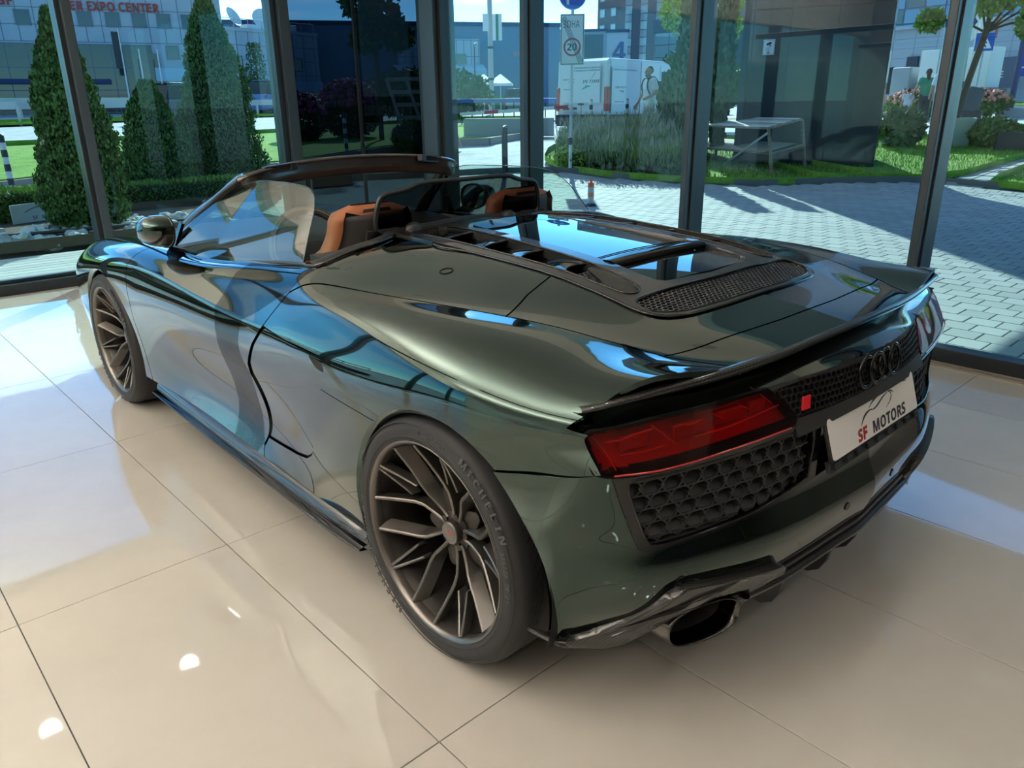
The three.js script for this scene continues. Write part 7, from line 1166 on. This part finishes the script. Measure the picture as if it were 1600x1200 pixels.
{ // white panelled exhibition hall, left
  const [o, L] = building('exhibition_hall', 'white panelled exhibition hall with red roof lettering and square windows', [-14, -71.5], [24.7, -59.0], 1.0, 10.4, 14, B.panel);
  const u = (px) => L - 13.9 + px / 25.2, y = (py) => 0.85 + (166 - py) / 25 + 0.0; // facade metres
  seams(o, 2, L, y(63), y(-40), 1.02, 1.06);
  for (const px of [-70, -22, 27, 72, 122, 166, 209, 250, 291, 330]) win(o, u(px), y(26), 0.88, 0.92); for (const px of [257, 306]) win(o, u(px), y(78), 0.82, 0.9);
  part('dark_front', box(u(222) - 2, y(66) - 0.2, 0.06, [(u(222) + 2) / 2, y(66) / 2 + 0.1, 0.03]), B.darkPane, o); seams(o, 3, u(222), 0.3, y(66), 1.3, 1.5, B.seam, 0.05).position.z = 0.06;
  part('canopy', box(10, 0.3, 1.2, [u(20), y(128), 0.6]), B.navy, o);
  part('shopfront', box(u(345) - u(222), y(128), 0.05, [(u(345) + u(222)) / 2, y(128) / 2, 0.025]), B.darkPane, o); part('fascia', box(u(345) - u(222), y(104) - y(127), 0.25, [(u(345) + u(222)) / 2, (y(104) + y(127)) / 2, 0.12]), std(lin(0.38, 0.58, 0.70), 0.5), o);
  const tx = new TextGeometry('INTER EXPO CENTER', { font, size: 0.60, depth: 0.08, curveSegments: 3 }); tx.scale(0.86, 1, 1); tx.translate(u(84) - 0.55, y(13), 0.05); part('roof_lettering', tx, B.red, o, 'red capital letters'); const t2 = new TextGeometry('GF', { font, size: 0.6, depth: 0.08, curveSegments: 3 }); t2.translate(u(-8), y(8), 0.05); part('roof_lettering', t2, B.red, o);
  const poster = (px, py, w, h, m) => { const p = part('poster', box(w, h, 0.06, [u(px), y(py), 0.14]), m, o); return p; }; poster(208, 118, 0.0 + 1.9, 0.0 + 3.0, B.darkPane);
  for (const px of [172, 198, 226]) { const f = thing('flagpole', ['white flagpole with a dark banner before the exhibition hall', 'bare white flagpole, middle of three before the hall', 'rightmost white flagpole before the hall'][[172, 198, 226].indexOf(px)], 'flagpole', [0, 0, 0]); f.position.copy(o.localToWorld ? o.position : o.position); const c = Math.cos(-o.rotation.y), s = Math.sin(-o.rotation.y), lx = u(px), lz = 6; f.position.set(o.position.x + lx * c - lz * s, 1.0, o.position.z + lx * s + lz * c); part('pole', cyl(0.06, 0.04, px === 172 ? 5.4 : 4.2, 10, [0, px === 172 ? 2.7 : 2.1, 0]), O.white, f); if (px === 172) part('banner', rbox(0.45, 2.2, 0.03, 0.01, [-0.24, 4.1, 0], [0, 0, 0]), O.dark, f); }
  // lower wing to the right with roof plant
  const [w2, L2] = building('hall_wing', 'lower wing of the white hall with satellite dishes on its roof', [24.7, -59.0], [33.2, -60.2], 1.0, 6.05, 12, B.panel);
  seams(w2, 0, L2, 1.9, 6.0, 1.02, 1.04); for (const x of [0.9, 4.3, 6.4]) win(w2, x, 3.75, 0.85, 0.95); part('fascia', box(L2, 0.75, 0.25, [L2 / 2, 2.1, 0.12]), std(lin(0.38, 0.58, 0.70), 0.5), w2); part('shopfront', box(L2, 1.7, 0.05, [L2 / 2, 0.85, 0.025]), B.darkPane, w2); part('parapet', box(L2, 0.25, 0.3, [L2 / 2, 6.1, 0]), B.panel, w2);
  for (const [x, r, t] of [[1.8, 0.75, 0.4], [4.6, 0.9, -0.3]]) { const d = part('satellite_dish', (() => { const g = lathe([[0, 0], [r * 0.5, 0.06], [r, 0.28]], 24); g.rotateX(Math.PI / 2 - 0.5); g.rotateY(t); g.translate(x, 7.0, -1.5); return g; })(), O.white, w2); part('dish_mast', bar([x, 6.1, -1.8], [x, 7.0, -1.6], 0.05), O.dark, d); }
  part('roof_plant', merge([rbox(2.2, 0.6, 1.5, 0.1, [6.2, 6.5, -1.6]), rbox(1.2, 0.4, 1.2, 0.1, [3.2, 6.4, -1.2])]), O.white, w2).userData.kind = 'stuff'; part('roof_railing', merge([bar([0, 6.9, -0.4], [L2, 6.9, -0.4], 0.025), ...Array.from({ length: 8 }, (_, i) => bar([i * L2 / 7, 6.1, -0.4], [i * L2 / 7, 6.9, -0.4], 0.025))]), O.steel, w2).userData.kind = 'stuff';
}
{ // blue-grey warehouse
  const [o, L] = building('warehouse', 'blue-grey warehouse with a navy roof edge behind the white parasols', [26.0, -66.5], [52.5, -50.8], 1.0, 7.15, 18, B.blueWall); part('roof_edge', box(L + 0.2, 0.32, 0.4, [L / 2, 7.2, 0]), B.navy, o); part('gable_stripe', box(1.4, 0.4, 0.05, [L * 0.88, 4.8, 0.03]), std(lin(0.34, 0.25, 0.30), 0.7), o); part('hoarding', box(5.0, 1.1, 0.08, [L * 0.83, 0.75, 1.0]), std(lin(0.05, 0.26, 0.08), 0.6), o);
  const [p, L2] = building('entrance_pavilion', 'white panelled entrance block with two windows and a long canopy', [38.2, -55.9], [43.9, -52.0], 1.0, 5.75, 5, B.panel); seams(p, 0, L2, 3.1, 5.7, 0.62, 1.28); win(p, 3.6, 4.0, 0.85, 1.1); win(p, 5.3, 4.0, 0.85, 1.1); part('canopy', box(7.6, 0.95, 2.6, [3.4, 2.75, 1.3]), std(lin(0.30, 0.46, 0.56), 0.6), p); part('canopy_top', (() => { const g = extrude([[0, 0], [2.4, 0], [0, 0.55]], 7.6); g.rotateY(Math.PI / 2); g.rotateY(Math.PI); g.translate(7.2, 3.22, 0); g.rotateY(0); return g; })(), std(lin(0.40, 0.60, 0.70), 0.5), p); part('dark_entrance', box(6.5, 2.2, 0.1, [3.4, 1.1, 0.06]), B.darkPane, p);
}
{ // hall with the blue figure 4, and the poster wall left of it
  const [o, L] = building('poster_hall', 'long hall front hung with dark grey posters left of the figure 4', [57.0, -60.0], [62.65, -53.85], 1.0, 7.5, 8, std(lin(0.36, 0.42, 0.50), 0.7)); part('roof_edge', box(L, 0.25, 0.3, [L / 2, 7.5, 0]), B.navy, o); for (const x of [2.2, 6.0]) { const p = part('poster', box(3.0, 6.4, 0.08, [x + 0.4, 3.9, 0.05]), std(lin(0.10, 0.15, 0.19), 0.7), o); part('poster_mark', (() => { const g = new THREE.TorusGeometry(0.32, 0.09, 8, 20); g.translate(x + 0.5, 4.3, 0.1); return g; })(), O.white, p); part('poster_lettering', (() => { const g = new TextGeometry(x < 4 ? 'EXPO' : 'EXPO HOUSE', { font, size: 0.28, depth: 0.02, curveSegments: 2 }); g.translate(x - 0.6, 2.9, 0.1); return g; })(), O.white, p); }
  const [f, Lf] = building('numbered_tower', 'white corner tower with a large blue figure 4', [62.6, -53.9], [64.0, -52.4], 1.0, 7.45, 4, std(lin(0.52, 0.58, 0.66), 0.6)); part('roof_edge', box(Lf + 0.3, 0.28, 0.3, [Lf / 2, 7.4, 0]), B.navy, f); part('numeral', (() => { const g = new TextGeometry('4', { font, size: 1.75, depth: 0.08, curveSegments: 4 }); g.translate(0.62, 4.65, 0.02); return g; })(), std(lin(0.03, 0.06, 0.28), 0.5), f);
}
{ // hotel tower
  const [o, L] = building('hotel_tower', 'dark grey-blue hotel tower with a grid of square windows', [80.0, -66.6], [82.0, -55.4], 1.0, 24, 14, B.hotel); const [s, Ls] = building('hotel_annex', 'narrow side wing of the hotel tower with a column of windows', [80.8, -71.2], [80.0, -66.6], 1.0, 24, 6, std(lin(0.06, 0.08, 0.11), 0.8));
  for (let k = 0; k < 9; k++) { for (let i = 0; i < 5; i++) { const x = 1.1 + i * 2.15, y = 2.2 + k * 1.85; win(o, x, y, 0.95, 0.9, B.skyPane, B.hotelLight); part('spandrel', box(0.95, 0.75, 0.05, [x, y + 0.92, 0.02]), B.hotelLight, o); } for (const x of [1.0, 3.2]) win(s, x, 2.2 + k * 1.85, 0.95, 0.9, B.skyPane, B.hotelLight); }
  part('louvre_screen', box(2.0, 6.5, 0.12, [8.4, 12.6, 0.1]), std(lin(0.40, 0.45, 0.48), 0.7), o); seams(o, 7.5, 9.3, 9.4, 15.8, 0.45, 0.42).position.z = 0.16;
  const [g, Lg] = building('glass_atrium', 'glazed stair hall in front of the hotel tower', [69.8, -53.3], [70.2, -44.5], 1.0, 8.6, 5, std(lin(0.06, 0.08, 0.11), 0.8)); part('roof_band', box(Lg + 0.4, 1.3, 0.4, [Lg / 2, 8.1, 0]), std(lin(0.07, 0.09, 0.13), 0.8), g); for (let i = 0; i < 5; i++) for (let k = 0; k < 6; k++) part('pane', box(1.66, 1.14, 0.05, [0.9 + i * 1.74, 0.8 + k * 1.22, 0.03]), B.skyPane, g); for (const [a, b] of [[1.2, 3.6], [4.0, 6.2]]) part('stair_flight', beam([0.4, a, 0.08], [4.0, b, 0.08], 0.05, 0.5), std(lin(0.45, 0.55, 0.58), 0.6), g);
}
{ // right: white hall with glass tower above
  const [o, L] = building('showroom_hall', 'low white panelled hall with tall slit windows below the glass tower', [85.5, -36.8], [80.5, -16.5], 1.0, 7.3, 14, std(lin(0.42, 0.48, 0.55), 0.6)); seams(o, 0, L, 3.6, 7.2, 2.4, 0.9, std(lin(0.25, 0.30, 0.36), 0.8), 0.04); for (let i = 0; i < 6; i++) win(o, 2.6 + i * 1.75, 2.4, 0.7, 2.6, B.darkPane); part('entrance_portal', box(1.2, 4.6, 0.3, [5.0, 2.3, 0.16]), std(lin(0.03, 0.05, 0.08), 0.5), o); const bb = part('billboard', box(3.8, 2.6, 0.2, [14.2, 2.7, 1.5]), std(lin(0.06, 0.10, 0.16), 0.6), o); part('billboard_patch', box(1.2, 0.6, 0.05, [13.2, 3.6, 1.62]), O.red, bb); part('billboard_lettering', (() => { const g = new TextGeometry('SALE', { font, size: 0.55, depth: 0.02, curveSegments: 2 }); g.translate(13.4, 2.3, 1.61); return g; })(), O.white, bb); part('roof_slab', box(L, 0.3, 1.2, [L / 2, 7.3, 0.3]), std(lin(0.42, 0.48, 0.54), 0.6), o);
  const [t, Lt] = building('glass_tower', 'tall blue glass office tower behind the white hall', [93.5, -41.5], [88, -10], 1.0, 40, 16, std(lin(0.09, 0.17, 0.28), 0.5)); for (let i = 0; i < 14; i++) for (let k = 0; k < 9; k++) part('pane', box(2.1, 1.35, 0.06, [1.2 + i * 2.28, 7.6 + k * 1.5, 0.03]), (i * 7 + k * 5) % 4 ? phys(lin(0.10, 0.24, 0.42), { roughness: 0.06, clearcoat: 1 }) && B.towerPane || (B.towerPane = phys(lin(0.10, 0.24, 0.42), { roughness: 0.06, clearcoat: 1 })) : B.pane, t);
  for (const [x, z, label, hh] of [[55.2, -17.9, 'white flag on a pole behind the leaning tree trunk', 6.5], [55.3, -17.2, 'second white flag, right of the first', 6.3], [55.4, -16.6, 'tricolour flag behind the crossing sign', 6.2]]) { const f = thing('flagpole', label, 'flag', on(x, z)); part('pole', cyl(0.05, 0.04, hh, 8, [0, hh / 2, 0]), O.white, f); const fl = part('flag', (() => { const G = []; for (let i = 0; i <= 8; i++) G.push([0, 1].map((j) => [0.05 + i * 0.09, hh - 0.1 - j * 2.2 - i * 0.05, 0.06 * Math.sin(i)])); return soupGeom(gridSoup(G)); })(), O.white, f); fl.rotation.y = 1.2; if (label.startsWith('tri')) part('flag_stripe', box(0.25, 1.9, 0.1, [0.0, hh - 1.3, 0.5]), std(lin(0.4, 0.1, 0.06), 0.7), f); }
}
scene.traverse((o) => { if (o.isMesh) { o.castShadow = true; o.receiveShadow = true; } });
renderer.render(scene, camera);
